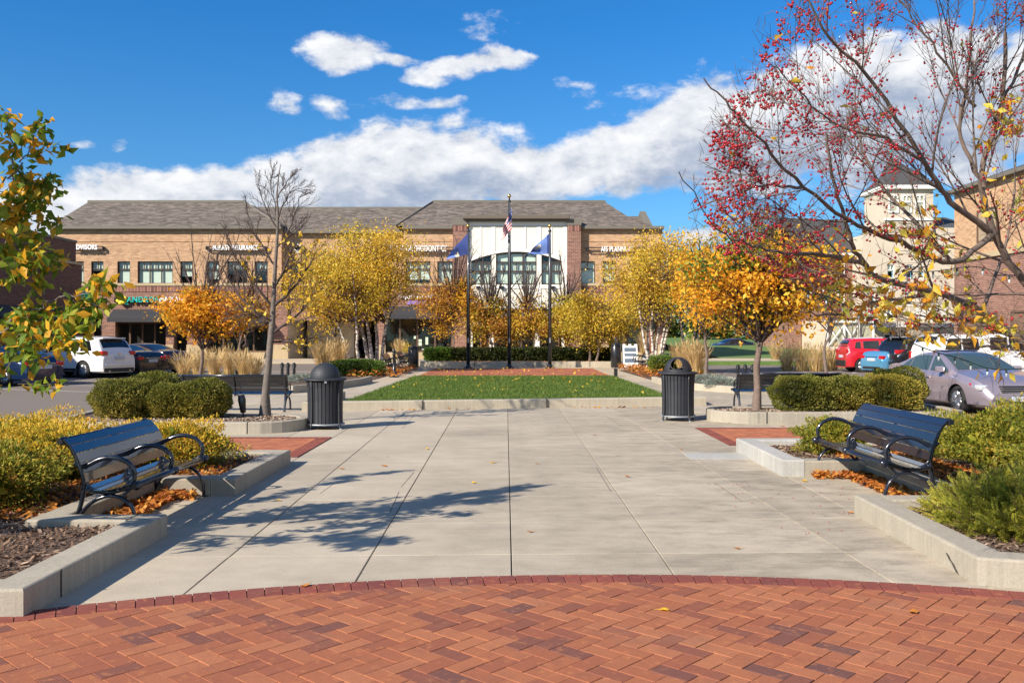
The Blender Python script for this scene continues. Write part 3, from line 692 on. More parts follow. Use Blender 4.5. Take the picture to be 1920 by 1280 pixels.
for a,c in((192,217),(352,388),(502,540),(708,722)):
    b=MB(); b.box(fx(a),fx(c),YF-.09,YF-.003,fz(646)+.002,fz(600)); b.build('pier',['brown_brick'],bld)
for i,(a,c,t) in enumerate(shops):
    nb={0:2,1:4,2:1,3:4,4:4,5:1,6:3}[i]
    window(bld,fx(a),fx(c),.46,fz(t),YF+.32,nb,.0 if i else .3,0,'bronze_frame',.11,1)
def awning(px0,px1,pt,pb,out=1.1):
    x0,x1=fx(px0),fx(px1); zt=fz(pt); zb=fz(pb); b=MB()
    v=[(x0,YF-.02,zt),(x1,YF-.02,zt),(x1,YF-out,zb+.28),(x0,YF-out,zb+.28),(x0,YF-out,zb),(x1,YF-out,zb),(x0,YF-.02,zb+.2),(x1,YF-.02,zb+.2)]
    b.add(v,[(0,3,2,1),(3,4,5,2),(0,6,4,3),(1,2,5,7),(6,7,5,4)]); b.build('awning',['awning_cloth'],bld)
awning(213,312,580,604); awning(386,503,588,611); awning(1138,1234,572,600); awning(724,850,574,598,.9)
# windows upstairs
bl={0:.9,1:.42,2:1,3:1,4:.66,5:.78,6:.4,7:.42}
for i,(a,c) in enumerate(upA): window(bld,fx(a),fx(c),wz0,wz1,YF+.14,3 if c-a>50 else (2 if c-a>30 else 1),.34,bl[i])
for i,(a,c) in enumerate(upB): window(bld,fx(a),fx(c),wz0+.02,wz1,YF+.84,2 if c-a>30 else 1,.34,(.35,.9,.9,.6)[i])
for i,(a,c) in enumerate(upC): window(bld,fx(a),fx(c),wz0,wz1,YF+.14,2 if c-a>40 else 1,.34,(.8,1,1,.85,1)[i])
# eaves and roof
b=MB()
b.box(LX-.1,fx(528)+.05,YF-.38,YF+.3,E1,E1+.2); b.box(fx(528)+.06,fx(757)-.06,YF+.3,YF+1,E2,E2+.2); b.box(fx(757)-.05,fx(849),YF-.38,YF+.3,E1,E1+.2); b.box(fx(1088)+.02,RX+.08,YF-.38,YF+.3,E1,E1+.2)
b.build('gutter',['fascia_grey'],bld)
b=MB(); ez=E1+.2; yE=YF-.38; yR=71.2; zR=12.0; yB=YF+16.3
def roofpoly(*p): b.poly([Vector(q) for q in p])
xa0,xa1,ra0,ra1=LX-.1,fx(528)+.05,-32.9,-20.8
roofpoly((xa0,yE,ez),(xa1,yE,ez),(ra1,yR,zR),(ra0,yR,zR)); roofpoly((xa1,yE,ez),(xa1+.4,yR+3,ez+.8),(ra1,yR,zR)); roofpoly((ra0,yR,zR),(ra1,yR,zR),(ra1,yB,ez),(ra0,yB,ez)); roofpoly((xa0,yE,ez),(ra0,yR,zR),(xa0,yB,ez))
z2=11.55; roofpoly((xa1-5,YF+.3,E2+.2),(fx(757)+2,YF+.3,E2+.2),(fx(757)+6,71.4,z2),(xa1-7,71.4,z2)); roofpoly((xa1-7,71.4,z2),(fx(757)+6,71.4,z2),(fx(757)+6,yB,ez),(xa1-7,yB,ez))
xc0,xc1,rc0,rc1=fx(742),fx(1203),-6.15,7.25
roofpoly((xc0,yE,ez),(xc1,yE,ez),(rc1,yR,zR),(rc0,yR,zR)); roofpoly((xc0,yE,ez),(rc0,yR,zR),(rc0-1,yR+4,ez+.4),(xc0,yR+2,ez)); roofpoly((rc0,yR,zR),(rc1,yR,zR),(rc1,yB,ez),(rc0,yB,ez)); roofpoly((xc1,yE,ez),(xc1+1,yB,ez),(rc1,yR,zR))
roofpoly((7,yE+.5,ez+.0),(10,yE+.5,ez),(10,69.6,10.7),(7,69.6,10.7)); roofpoly((7,69.6,10.7),(10,69.6,10.7),(10,yB,ez),(7,yB,ez))
roofpoly((9.8,YF,E1+.05),(RX,YF,E1+.05),(RX,yB,E1+.05),(9.8,yB,E1+.05))
roof=b.build('roof',['roof_shingle'],bld)
b=MB(); b.box(ra0,ra1,yR-.12,yR+.12,zR-.04,zR+.14); b.box(rc0,rc1,yR-.12,yR+.12,zR-.04,zR+.14); b.box(xa1-4.2,rc0,71.3,71.5,z2-.04,z2+.1)
b.tube([(xa1,yE,ez+.03),(ra1,yR,zR+.03)],.09,6); b.tube([(xc0,yE,ez+.03),(rc0,yR,zR+.03)],.08,6)
b.build('ridge_cap',['fascia_grey'],roof)
b=MB(); b.add([(9.62,YF+.4,E1),(10.35,YF+.4,E1),(10.02,69,11.0),(9.62,69,11.0),(9.62,74,E1),(10.35,74,E1)],[(0,1,2,3),(3,2,5,4),(1,5,2),(0,3,4)]); b.build('parapet',['fascia_grey'],bld)
# brick piers and white bay
b=MB(); pz=fz(424)
for a,c in((850,877.0),(1063,1088)):
    b=MB(); b.box(fx(a),fx(c),YF-.55,YF+.1,-.1,pz); b.build('pier',['brown_brick'],bld)
b=MB()
for a,c in((850,877),(1063,1088)):
    b=MB(); b.box(fx(a)-.04,fx(c)+.04,YF-.6,YF+.1,pz+.002,pz+.45); b.build('pier_cap',['fascia_grey'],bld)
b=MB()
for a,c in((850,877),(1063,1088)):
    b=MB(); b.quad((fx(a)+.01,YF-.57,pz-.42),(fx(c)-.01,YF-.57,pz-.42),(fx(c)-.01,YF-.57,pz-.01),(fx(a)+.01,YF-.57,pz-.01)); b.build('soldier_band',['soldier_brick'],bld)
b=MB(); WX0,WX1=fx(877.2),fx(1062.8); yw=YF-.3
def archz(px): return fz(473+18*((px-968)/86.0)**2)
bays=[(882,922),(930,1006),(1015,1053)]
edges=[877.2]
for a,c in bays: edges+= [a+(c-a)*i/8 for i in range(9)]
edges+=[1062.8]
zb=fz(534); zt=fz(416)
for i in range(len(edges)-1):
    a,c=edges[i],edges[i+1]; inb=any(p-.01<=a and c<=q+.01 for p,q in bays)
    z0=fz(580)
    if inb:
        b.quad((fx(a),yw,z0),(fx(c),yw,z0),(fx(c),yw,zb),(fx(a),yw,zb)); b.quad((fx(a),yw,archz(a)),(fx(c),yw,archz(c)),(fx(c),yw,zt),(fx(a),yw,zt)); b.quad((fx(a),yw,archz(a)),(fx(a),yw+.25,archz(a)),(fx(c),yw+.25,archz(c)),(fx(c),yw,archz(c)))
        b.quad((fx(a),yw,zb),(fx(c),yw,zb),(fx(c),yw+.25,zb),(fx(a),yw+.25,zb))
    else: b.quad((fx(a),yw,z0),(fx(c),yw,z0),(fx(c),yw,zt),(fx(a),yw,zt))
for p,q in bays:
    for e in(p,q): b.quad((fx(e),yw,zb),(fx(e),yw+.25,zb),(fx(e),yw+.25,archz(e)),(fx(e),yw,archz(e)))
bay=b.build('white_bay',['white_stucco'],bld)
b=MB()
b.box(WX0,WX1,yw-.05,yw-.002,fz(425),fz(417)); b.box(WX0,WX1,yw-.045,yw-.002,fz(541),fz(536)); 
for px in(880,902,925.5,951,985,1010.5,1034,1059):
    top=fz(425)-.002; bot=archz(px)+.28 if 882<px<1054 else zb
    wd=.14 if px in(925.5,1010.5,880,1059) else .05
    b.box(fx(px)-wd,fx(px)+wd,yw-.04,yw-.003,bot,top)
for px in(880,925.5,1010.5,1059): b.box(fx(px)-.14,fx(px)+.14,yw-.04,yw-.003,fz(579),fz(541)-.002)
prev=None
for i in range(24):
    p0=877.5+i*7.7;p1=p0+7.7
    b.add([(fx(p0),yw-.055,archz(p0)+.02),(fx(p1),yw-.055,archz(p1)+.02),(fx(p1),yw-.055,archz(p1)+.24),(fx(p0),yw-.055,archz(p0)+.24)],[(0,1,2,3)])
b.build('trim_board',['white_trim'],bay)
b=MB(); b.box(fx(868),fx(1067),yw-.6,YF+.5,fz(413),fz(406),0,.04); b.box(fx(874),fx(1062),yw-.35,YF+.3,fz(417),fz(413)-.004); b.build('cornice',['bronze_trim'],bay)
for k,(p,q) in enumerate(bays):
    n=8; b=MB(); y=yw+.16
    cols=3 if k==1 else 2; sp=[fx(p),fx(q)]
    b.box(fx(p),fx(p)+.08,y-.04,y+.05,zb,archz(p)-.02); b.box(fx(q)-.08,fx(q),y-.04,y+.05,zb,archz(q)-.02); b.box(fx(p)+.08,fx(q)-.08,y-.04,y+.05,zb,zb+.08)
    for zz in(fz(492),fz(509)): b.box(fx(p)+.08,fx(q)-.08,y-.036,y+.046,zz-.05,zz+.05)
    for c in range(1,cols):
        px=p+(q-p)*c/cols; b.box(fx(px)-.05,fx(px)+.05,y-.042,y+.052,zb+.08,(archz(px) if k==1 else fz(492))-.02)
    for c in range(cols*2):
        if c%2: px=p+(q-p)*c/(cols*2); b.box(fx(px)-.035,fx(px)+.035,y-.034,y+.044,fz(509),fz(492))
    for i in range(n):
        a_,c_=p+(q-p)*i/n,p+(q-p)*(i+1)/n
        b.add([(fx(a_),y-.045,archz(a_)-.1),(fx(c_),y-.045,archz(c_)-.1),(fx(c_),y-.045,archz(c_)),(fx(a_),y-.045,archz(a_))],[(0,1,2,3)])
    w=b.build('window',['window_frame'],bay)
    b=MB(); b.poly([(fx(p),y,zb),(fx(q),y,zb)]+[(fx(q-(q-p)*i/n),y,archz(q-(q-p)*i/n)) for i in range(n+1)]); b.build('pane',['window_glass'],w)
    b=MB(); b.quad((fx(p)-.1,y+.7,zb-.2),(fx(q)+.1,y+.7,zb-.2),(fx(q)+.1,y+.7,fz(470)),(fx(p)-.1,y+.7,fz(470)),1)  # dark sheet in place of the room's shade, behind the blind
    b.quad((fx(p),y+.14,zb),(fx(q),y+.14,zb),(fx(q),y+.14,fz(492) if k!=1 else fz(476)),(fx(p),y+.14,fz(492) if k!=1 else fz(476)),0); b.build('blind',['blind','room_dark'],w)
# canopy, tie rods, shop front of the bay
b=MB(); b.box(WX0,WX1,yw-1.3,yw+.2,fz(582),fz(580)-.0); b.box(WX0,WX1,yw-.05,yw+.2,fz(605),fz(582)-.002,1); b.box(WX0,WX1,yw-.2,yw+.1,fz(608),fz(605)-.002,2)
b.build('canopy',['black_steel','window_frame','white_trim'],bay)
b=MB()
for px in(897,941,982,1036):
    b=MB(); b.box(fx(px)-.14,fx(px)+.14,yw-.2,yw-.06,fz(541.5),fz(537)); 
    for dx in(.35,1.0): b.tube([(fx(px),yw-.2,fz(540)),(fx(px)+dx,yw-1.2,fz(580))],.022,5)
    b.build('tie_rod',['black_steel'],bay)
b=MB()
for px in(882,922,1007,1057):
    b=MB(); b.box(fx(px)-.16,fx(px)+.16,yw-.02,yw+.14,0,fz(608)-.003); b.build('column',['white_trim'],bay)
for a,c in((884,919),(925,1004),(1010,1050)): window(bay,fx(a)+.06,fx(c)-.06,.35,fz(608)-.01,yw+.2,2 if c-a<50 else 3,0,0,'bronze_frame',.09,1)
b=MB(); b.box(WX0,WX1,yw+.0,yw+.3,-.05,.33); b.build('shop_sill',['tan_stone'],bay)
# stickers and papers in the windows
b=MB()
for px,py,w,h in((775,582+48,4,5),(781,636,9,5),(781,642,9,6),(797,632,5,14),(773,651,3,2),(756,653,26,1.6),(790,654,24,1.6),(735,655,14,1.6),(230,647,10,9),(283,650,12,7),(298,648,6,4),(905,661,16,2),(1026,661,12,2)):
    b=MB(); x0=fx(px); b.quad((x0,YF+.30,fz(py+h)),(x0+w/SC,YF+.30,fz(py+h)),(x0+w/SC,YF+.30,fz(py)),(x0,YF+.30,fz(py))); b.build('window_notice',['paper'],bld)
b=MB(); b.quad((fx(307),YF+.29,fz(651)),(fx(312),YF+.29,fz(651)),(fx(312),YF+.29,fz(647)),(fx(307),YF+.29,fz(647))); b.build('window_notice',['magenta_plastic'],bld)

def raceway(parent,x0,x1,z0,z1,y):
    b=MB()
    for z in(z0+(z1-z0)*.28,z0+(z1-z0)*.72): b.box(x0,x1,y-.10,y-.05,z-.035,z+.035)
    for x in(x0,x1-.05): b.box(x,x+.05,y-.098,y+.2,z0+(z1-z0)*.2,z1-(z1-z0)*.2)
    b.build('raceway',['black_steel'],parent)
def sign(label,parts,rx0,rx1,rz0,rz1,y):
    t=thing('wall_sign',label,'sign',(0,0,0)); raceway(t,fx(rx0),fx(rx1),fz(rz0),fz(rz1),y)
    for (s,mat,a,c,p,q,sh) in parts:
        o=fit_text(s,t,'lettering',mat,fx(a),fx(c),fz(q),fz(p),y-.16,.05,.008,sh)
    return t
sign('white capital letters ADVISORS high on the left end of the brick building',[('ADVISORS','sign_white',141,187,459.5,468.5,0)],110,196,471,460,YF-.2)
sign('white letters McKASY INSURANCE above the upper windows',[('McKASY INSURANCE','sign_white',402,486,460.5,469.5,0)],388,500,471,460,YF-.2)
t=sign('white MENDOTA HEIGHTS ORTHODONTICS letters on brick left of the white bay',[('ORTHODONTICS','sign_white',762,838,461,472,0),('MENDOTA','sign_white',728,759,460,465.5,0),('HEIGHTS','sign_white',728,759,467.5,473,0)],724,850,473,461,YF-.2)
sign('white letters AIS PLANNING on the brick wall right of the white bay',[('AIS PLANNING','sign_white',1126,1186,463,472.5,0)],1100,1212,473,462,YF-.2)
t=sign('teal and white ANDROS MASSAGE sign with a yellow flower over a black awning',[('ANDROS','sign_teal',241,300,556.5,566.5,0),('MASSAGE','sign_white',301,352,556.5,566.5,0)],216,360,569,555,YF-.1)
b=MB()
for k in range(6):
    a=k*math.pi/3+.3; c=(fx(230.5)+.22*math.cos(a),fz(561.5)+.22*math.sin(a)); b.lathe([(.001,-.05),(.17,-.05),(.17,.03),(.001,.05)],10,(0,0,0)); 
    i0=len(b.v)-40; b.xform(Matrix.Translation((c[0],YF-.28,c[1]))@Matrix.Rotation(R(90),4,'X'),i0)
b.build('flower_emblem',['sign_yellow'],t)
b=MB(); b.poly([(fx(235),YF-.22,fz(571)),(fx(244),YF-.22,fz(571)),(fx(240),YF-.22,fz(568)),(fx(234),YF-.22,fz(563))]); b.build('leaf_emblem',['sign_teal'],t)
t=thing('wall_sign','small round white and dark emblem sign right of the insurance sign','sign')
b=MB(); b.lathe([(.001,-.1),(.34,-.1),(.34,.05),(.001,.08)],20); b.xform(Matrix.Translation((fx(558),YF+.5,fz(465)))@Matrix.Rotation(R(90),4,'X')); b.build('disc',['sign_white'],t)
b=MB(); b.lathe([(.001,-.02),(.2,-.02),(.2,.05),(.001,.08)],14); b.xform(Matrix.Translation((fx(554),YF+.38,fz(462.5)))@Matrix.Rotation(R(90),4,'X')); b.box(fx(559),fx(568),YF+.30,YF+.45,fz(469),fz(460)); b.build('emblem',['black_steel'],t)
t=thing('wall_sign','pale sign reading 3 kittens needle arts below the white arched bay','sign')
fit_text('3 kittens needle arts',t,'lettering','sign_white',fx(900),fx(1046),fz(594),fz(584),yw-.12,.05,.014)
t=thing('wall_sign','white script shop sign with a lilac bar left of the brick pier','sign')
b=MB(); pts=[(fx(748+i*2.1),YF-.2,fz(557.5)+.13*math.sin(i*1.9)+.06*math.sin(i*.7)) for i in range(31)]; b.tube(pts,.045,5); b.build('lettering',['sign_white'],t)
b=MB(); b.box(fx(764),fx(800),YF-.12,YF-.02,fz(571),fz(564)); b.build('lilac_bar',['sign_purple'],t)

# ---------------- left dark brick building (its side faces the car park)
lb=thing('brick_building','dark brown brick shop building at the left edge with a stepped parapet','building')
b=MB(); XL=-27.0; yC=56.8
b.box(-44,XL,18,yC,-.15,7.38,0); b.build('wall',['dark_brick'],lb)
b=MB(); b.box(-44,XL+.06,17.9,yC+.06,7.385,7.55,0,.02); b.build('coping',['fascia_grey'],lb)
b=MB(); 
ops=[(51.8,55.6),(46.6,50.6),(41,45.2),(35.6,39.8),(30,34)]
segs=[18]; 
for a,c in sorted(ops): segs+= [a,c]
segs.append(yC+.1)
for i in range(0,len(segs)-1,2): b.box(XL+.004,XL+.3,segs[i],segs[i+1],-.15,6.0)
for a,c in ops: b.box(XL+.004,XL+.3,a+.001,c-.001,3.1,6.0)
b.build('lower_wall',['dark_brick'],lb)
b=MB(); b.box(XL+.004,XL+.38,17.9,yC+.16,6.003,6.16,0,.02); b.build('ledge',['tan_stone'],lb)
for a,c in ops:
    b=MB(); b.box(XL+.05,XL+.14,a,a+.1,0,3.1);b.box(XL+.05,XL+.14,c-.1,c,0,3.1);b.box(XL+.05,XL+.14,a+.1,c-.1,2.95,3.1);b.box(XL+.05,XL+.14,(a+c)/2-.04,(a+c)/2+.04,0,2.95);b.box(XL+.05,XL+.14,a+.1,c-.1,0,.3)
    w=b.build('window',['bronze_frame'],lb); b=MB(); b.quad((XL+.09,a,0),(XL+.09,c,0),(XL+.09,c,3.1),(XL+.09,a,3.1)); b.build('pane',['window_glass'],w)
    b=MB(); b.add([(XL+.32,a-.2,3.3),(XL+.32,c+.2,3.3),(XL+1.3,c+.2,2.55),(XL+1.3,a-.2,2.55),(XL+1.3,a-.2,2.3),(XL+1.3,c+.2,2.3)],[(0,1,2,3),(3,2,5,4),(0,3,4),(1,5,2)]); b.build('awning',['awning_cloth'],lb)
t=thing('wall_sign','grey lettering with a teal splash and red box beside the dark brick corner','sign')
ys=56.2; k=F/ys
def sX(px): return (px-960)/k
def sZ(py): return HC+(628-py)/k
b=MB(); b.box(sX(118),sX(196),ys,ys+.08,sZ(560.3),sZ(559.5)); b.box(sX(118),sX(196),ys,ys+.08,sZ(573.5),sZ(572.7)); b.box(sX(150),sX(196),ys+.0,ys+.07,sZ(590),sZ(589.2)); b.box(sX(195),sX(197),ys+.09,ys+.3,sZ(590),sZ(559)); b.box(sX(150),sX(196),ys+.1,ys+.3,sZ(576),sZ(561)); b.build('bracket',['black_steel'],t)
fit_text('Sandberri',t,'lettering','fascia_grey',sX(118),sX(188),sZ(575.5),sZ(562),ys-.06,.05,.02)
b=MB()
for dx,dy,r in((158,553,.16),(163,551,.2),(168,554,.2),(172,558,.12),(153,556,.11),(164,559,.13)):
    i0=len(b.v); b.lathe([(.001,-.04),(r,-.04),(r,.04),(.001,.04)],9); b.xform(Matrix.Translation((sX(dx),ys-.08,sZ(dy)))@Matrix.Rotation(R(90),4,'X'),i0)
b.build('splash_emblem',['sign_teal'],t)
b=MB(); b.box(sX(155),sX(186),ys-.02,ys+.095,sZ(588),sZ(578.5)); b.build('red_box',['sign_red'],t)

# ---------------- right brick building
rb_=thing('brick_building','tall brick building at the right edge behind the berry tree','building')
XR=27.0
b=MB(); b.box(XR,48,14,56,-.15,6.3,0); b.box(XR+.002,48,14,56,6.302,10.5,1); b.build('wall',['brown_brick','tan_brick'],rb_)
b=MB(); b.add([(XR-.4,13.6,10.5),(XR-.4,56.4,10.5),(38,52,14.5),(38,18,14.5),(49,56.4,10.5),(49,13.6,10.5)],[(0,1,2,3),(1,4,2),(2,4,5,3),(3,5,0)]); b.build('roof',['grey_shingle'],rb_)
b=MB(); b.box(XR-.42,48.4,13.5,56.42,10.3,10.498); b.build('gutter',['fascia_grey'],rb_)
b=MB(); b.box(XR-.12,XR-.003,14,56.1,6.1,6.4); b.build('stone_band',['tan_stone'],rb_)
for y0 in(22,28,34,40,46,51):
    for z0,z1,mm in((.4,3.0,0),(7.0,8.9,1)):
        b=MB(); y1=y0+(3.6 if mm==0 else 2.2); b.box(XR-.06,XR-.004,y0,y0+.1,z0,z1);b.box(XR-.06,XR-.004,y1-.1,y1,z0,z1);b.box(XR-.06,XR-.004,y0+.1,y1-.1,z1-.1,z1);b.box(XR-.06,XR-.004,y0+.1,y1-.1,z0,z0+.1);b.box(XR-.06,XR-.004,(y0+y1)/2-.04,(y0+y1)/2+.04,z0+.1,z1-.1)
        w=b.build('window',['bronze_frame'],rb_); b=MB(); b.quad((XR-.02,y0,z0),(XR-.02,y0,z1),(XR-.02,y1,z1),(XR-.02,y1,z0)); b.build('pane',['window_glass'],w)
for y0 in(28,40): 
    b=MB(); b.add([(XR-.01,y0-.2,4.3),(XR-.01,y0+3.8,4.3),(XR-1.1,y0+3.8,3.4),(XR-1.1,y0-.2,3.4),(XR-1.1,y0-.2,3.1),(XR-1.1,y0+3.8,3.1)],[(0,3,2,1),(3,4,5,2),(0,4,3),(1,2,5)]); b.build('awning',['awning_cloth'],rb_)

# ---------------- cream residential building with a tower
YC_=85.0; KC=F/YC_
def cx_(px): return (px-960)/KC
def cz_(py): return HC+(HOR-py)/KC
cbd=thing('residential_building','cream stucco residential block with a pointed corner tower and stone base','building')
b=MB(); wins=[(1632,1641,499,520),(1664,1677,496,522),(1700,1712,496,522),(1632,1641,545,566),(1665,1675,548,568),(1664,1677,580,602),(1700,1712,548,572),(1722,1733,500,522)]
holes=[(cx_(a),cx_(c),cz_(e),cz_(d)) for a,c,d,e in wins]
ent=(cx_(1654),cx_(1704),-.2,cz_(616))
wall_holes(b,cx_(1618),cx_(1800),cz_(606),cz_(425),YC_,holes); wall_holes(b,cx_(1618),cx_(1800),-.2,cz_(606),YC_,[ent],1,depth=1.6)
b.quad((cx_(1618),YC_,-.2),(cx_(1618),YC_,cz_(440)),(cx_(1618),YC_+12,cz_(440)),(cx_(1618),YC_+12,-.2)); b.quad((ent[0],YC_+1.6,-.2),(ent[1],YC_+1.6,-.2),(ent[1],YC_+1.6,ent[3]),(ent[0],YC_+1.6,ent[3]))
b.build('wall',['cream_stucco','stone_veneer'],cbd)
for a,c,d,e in wins: window(cbd,cx_(a),cx_(c),cz_(e),cz_(d),YC_+.12,1,.4,.5,'white_trim',.08,2)
b=MB(); b.box(cx_(1655),cx_(1747),YC_-.3,YC_+4.4,cz_(440)+.01,cz_(352)); b.build('tower',['cream_stucco'],cbd)
for a,c in((1663,1682),(1688,1706),(1712,1731)): window(cbd,cx_(a),cx_(c),cz_(400),cz_(366),YC_-.36,1,.4,.6,'white_trim',.14,2)
b=MB(); b.box(cx_(1650),cx_(1752),YC_-.7,YC_+4.8,cz_(356),cz_(349)); b.box(cx_(1655),cx_(1747),YC_-.42,YC_-.302,cz_(414),cz_(410)); b.build('tower_cornice',['white_trim'],cbd)
b=MB(); x0,x1=cx_(1650),cx_(1752); mx_=(x0+x1)/2; zt=cz_(286); ze=cz_(349); zm=ze+(zt-ze)*.42
x0i,x1i=x0+1.25,x1-1.25
b.add([(x0,YC_-.7,ze),(x1,YC_-.7,ze),(x1,YC_+4.8,ze),(x0,YC_+4.8,ze),(x0i,YC_+.6,zm),(x1i,YC_+.6,zm),(x1i,YC_+3.5,zm),(x0i,YC_+3.5,zm),(cx_(1687),YC_+2,zt)],[(0,1,5,4),(1,2,6,5),(2,3,7,6),(3,0,4,7),(4,5,8),(5,6,8),(6,7,8),(7,4,8)]); rf=b.build('tower_roof',['grey_shingle'],cbd)
b=MB(); b.lathe([(.1,0),(.14,.4),(.05,.7),(.12,1.0),(.03,1.3),(.02,2.0)],8,(cx_(1687),YC_+2,zt-.1)); b.build('finial',['sign_teal'],rf)
b=MB(); b.add([(cx_(1478),YC_+2,cz_(472)),(cx_(1632),YC_+2,cz_(472)),(cx_(1632),YC_+7,cz_(412)+.9),(cx_(1496),YC_+7,cz_(412)+.9),(cx_(1478),YC_+12,cz_(472)),(cx_(1632),YC_+12,cz_(472))],[(0,1,2,3),(1,5,2),(3,2,5,4),(0,3,4)]); b.build('roof',['grey_shingle'],cbd)
b=MB(); b.box(cx_(1486),cx_(1617.5),YC_+2.6,YC_+11,-.2,cz_(474)); b.build('side_wing',['brown_brick'],cbd)
for px in(1500,1530,1560,1588):
    for pa,pb in((490,515),(540,566)): window(cbd,cx_(px),cx_(px+14),cz_(pb),cz_(pa),YC_+2.5,1,.4,.5,'white_trim',.1,2)
b=MB(); b.box(cx_(1478),cx_(1632),YC_+1.9,YC_+2.4,cz_(475),cz_(471)); b.box(cx_(1614),cx_(1800),YC_-.25,YC_-.01,cz_(613),cz_(606),0); b.build('fascia',['white_trim'],cbd)
b=MB(); b.add([(cx_(1740),YC_-.1,cz_(425)),(cx_(1830),YC_-.1,cz_(425)),(cx_(1830),YC_+6,cz_(392)),(cx_(1748),YC_+6,cz_(392))],[(0,1,2,3)]); b.build('roof',['grey_shingle'],cbd)
b=MB(); b.box(cx_(1667),cx_(1692),YC_+1.45,YC_+1.55,-.1,cz_(624)); d=b.build('door',['white_trim'],cbd); b=MB(); b.box(cx_(1671),cx_(1681),YC_+1.38,YC_+1.44,.6,cz_(628)); b.build('door_glass',['room_dark'],d)
b=MB()
for a,c in((1615,1652),(1705,1760)):
    b=MB(); b.box(cx_(a),cx_(c),YC_-1.4,YC_-.26,cz_(603),cz_(600.5)); b.box(cx_(a),cx_(c),YC_-1.4,YC_-1.3,cz_(582),cz_(580))
    n=int((c-a)/2.4)
    for i in range(n+1): b.box(cx_(a)+(cx_(c)-cx_(a)-.06)*i/n,cx_(a)+(cx_(c)-cx_(a)-.06)*i/n+.05,YC_-1.38,YC_-1.32,cz_(600.5)+.001,cz_(582)-.001)
    b.build('balcony',['white_trim'],cbd)
b=MB(); b.box(cx_(1520),cx_(1608),YC_-4,YC_+2.5,-.2,cz_(655)); b.build('stone_base',['stone_veneer'],cbd)
b=MB(); b.box(cx_(1520),cx_(1608),YC_-4.1,YC_-3.9,cz_(655),cz_(649)); 
for a in(1522,1552,1578,1604): b.box(cx_(a),cx_(a+3),YC_-4.08,YC_-3.92,cz_(649),cz_(606))
b.box(cx_(1520),cx_(1608),YC_-4.1,YC_-3.9,cz_(606),cz_(601))
for a,c in((1525,1552),(1555,1578)):
    b.tube([(cx_(a),YC_-4,cz_(649)),(cx_(c),YC_-4,cz_(612))],.07,4); b.tube([(cx_(a),YC_-4,cz_(612)),(cx_(c),YC_-4,cz_(649))],.07,4)
b.build('porch_frame',['white_trim'],cbd)
b=MB(); b.quad((cx_(1522),YC_-3.95,cz_(649)),(cx_(1606),YC_-3.95,cz_(649)),(cx_(1606),YC_-3.95,cz_(606)),(cx_(1522),YC_-3.95,cz_(606))); b.build('porch_glass',['window_glass'],cbd)
b=MB(); b.box(cx_(1520),cx_(1608),YC_-3.8,YC_+2.5,cz_(655),cz_(601),0); b.build('porch_wall',['cream_stucco'],cbd)

# ---- far lawn banks
def bank(name,poly,z0,z1,mat='turf'):
    b=MB(); b.poly([(p[0],p[1],z0 if i<len(poly)//2 else z1) for i,p in enumerate(poly)]); return tag(b.build(name,[mat]),kind='structure')
bank('far_lawn',[(15.5,67),(24.5,67),(36,130),(18,130)],-.05,1.4)
bank('far_lawn',[(-26,86.2),(-5,86.2),(-4,125),(-40,125)],-.1,3.2)
b=MB(); b.box(14.5,60,64,66.6,-.16,.02); tag(b.build('far_kerb',['walk_concrete']),kind='structure')
b=MB(); b.box(10.9,40,56.5,59.3,-.16,.03); tag(b.build('grass_verge',['turf']),kind='structure')
# ================================================================== street furniture
flat('bench_paint',(.010,.013,.022),.22,0,.7); flat('bin_paint',(.022,.024,.030),.6,0,.03,.2,6)
flat('worn_metal',(.36,.38,.40),.5,.5); flat('pole_paint',(.012,.013,.015),.3,0,.3); flat('gold_ball',(.55,.38,.12),.25,1.0)
flat('flag_blue',(.03,.055,.21),.8); flat('flag_red',(.45,.015,.03),.8); flat('flag_white',(.72,.72,.74),.8); flat('flag_pale',(.55,.55,.42),.8); flat('flag_light_blue',(.12,.20,.48),.8)
def bezier_pts(P_,n=6):
    """Catmull-Rom through the points"""
    P_=[Vector(p) for p in P_]; out=[]
    for i in range(len(P_)-1):
        a=P_[max(i-1,0)];b_=P_[i];c=P_[i+1];d=P_[min(i+2,len(P_)-1)]
        for k in range(n):
            t=k/n; out.append(.5*((2*b_)+(c-a)*t+(2*a-5*b_+4*c-d)*t*t+(3*b_-a-3*c+d)*t**3))
    out.append(P_[-1]); return out
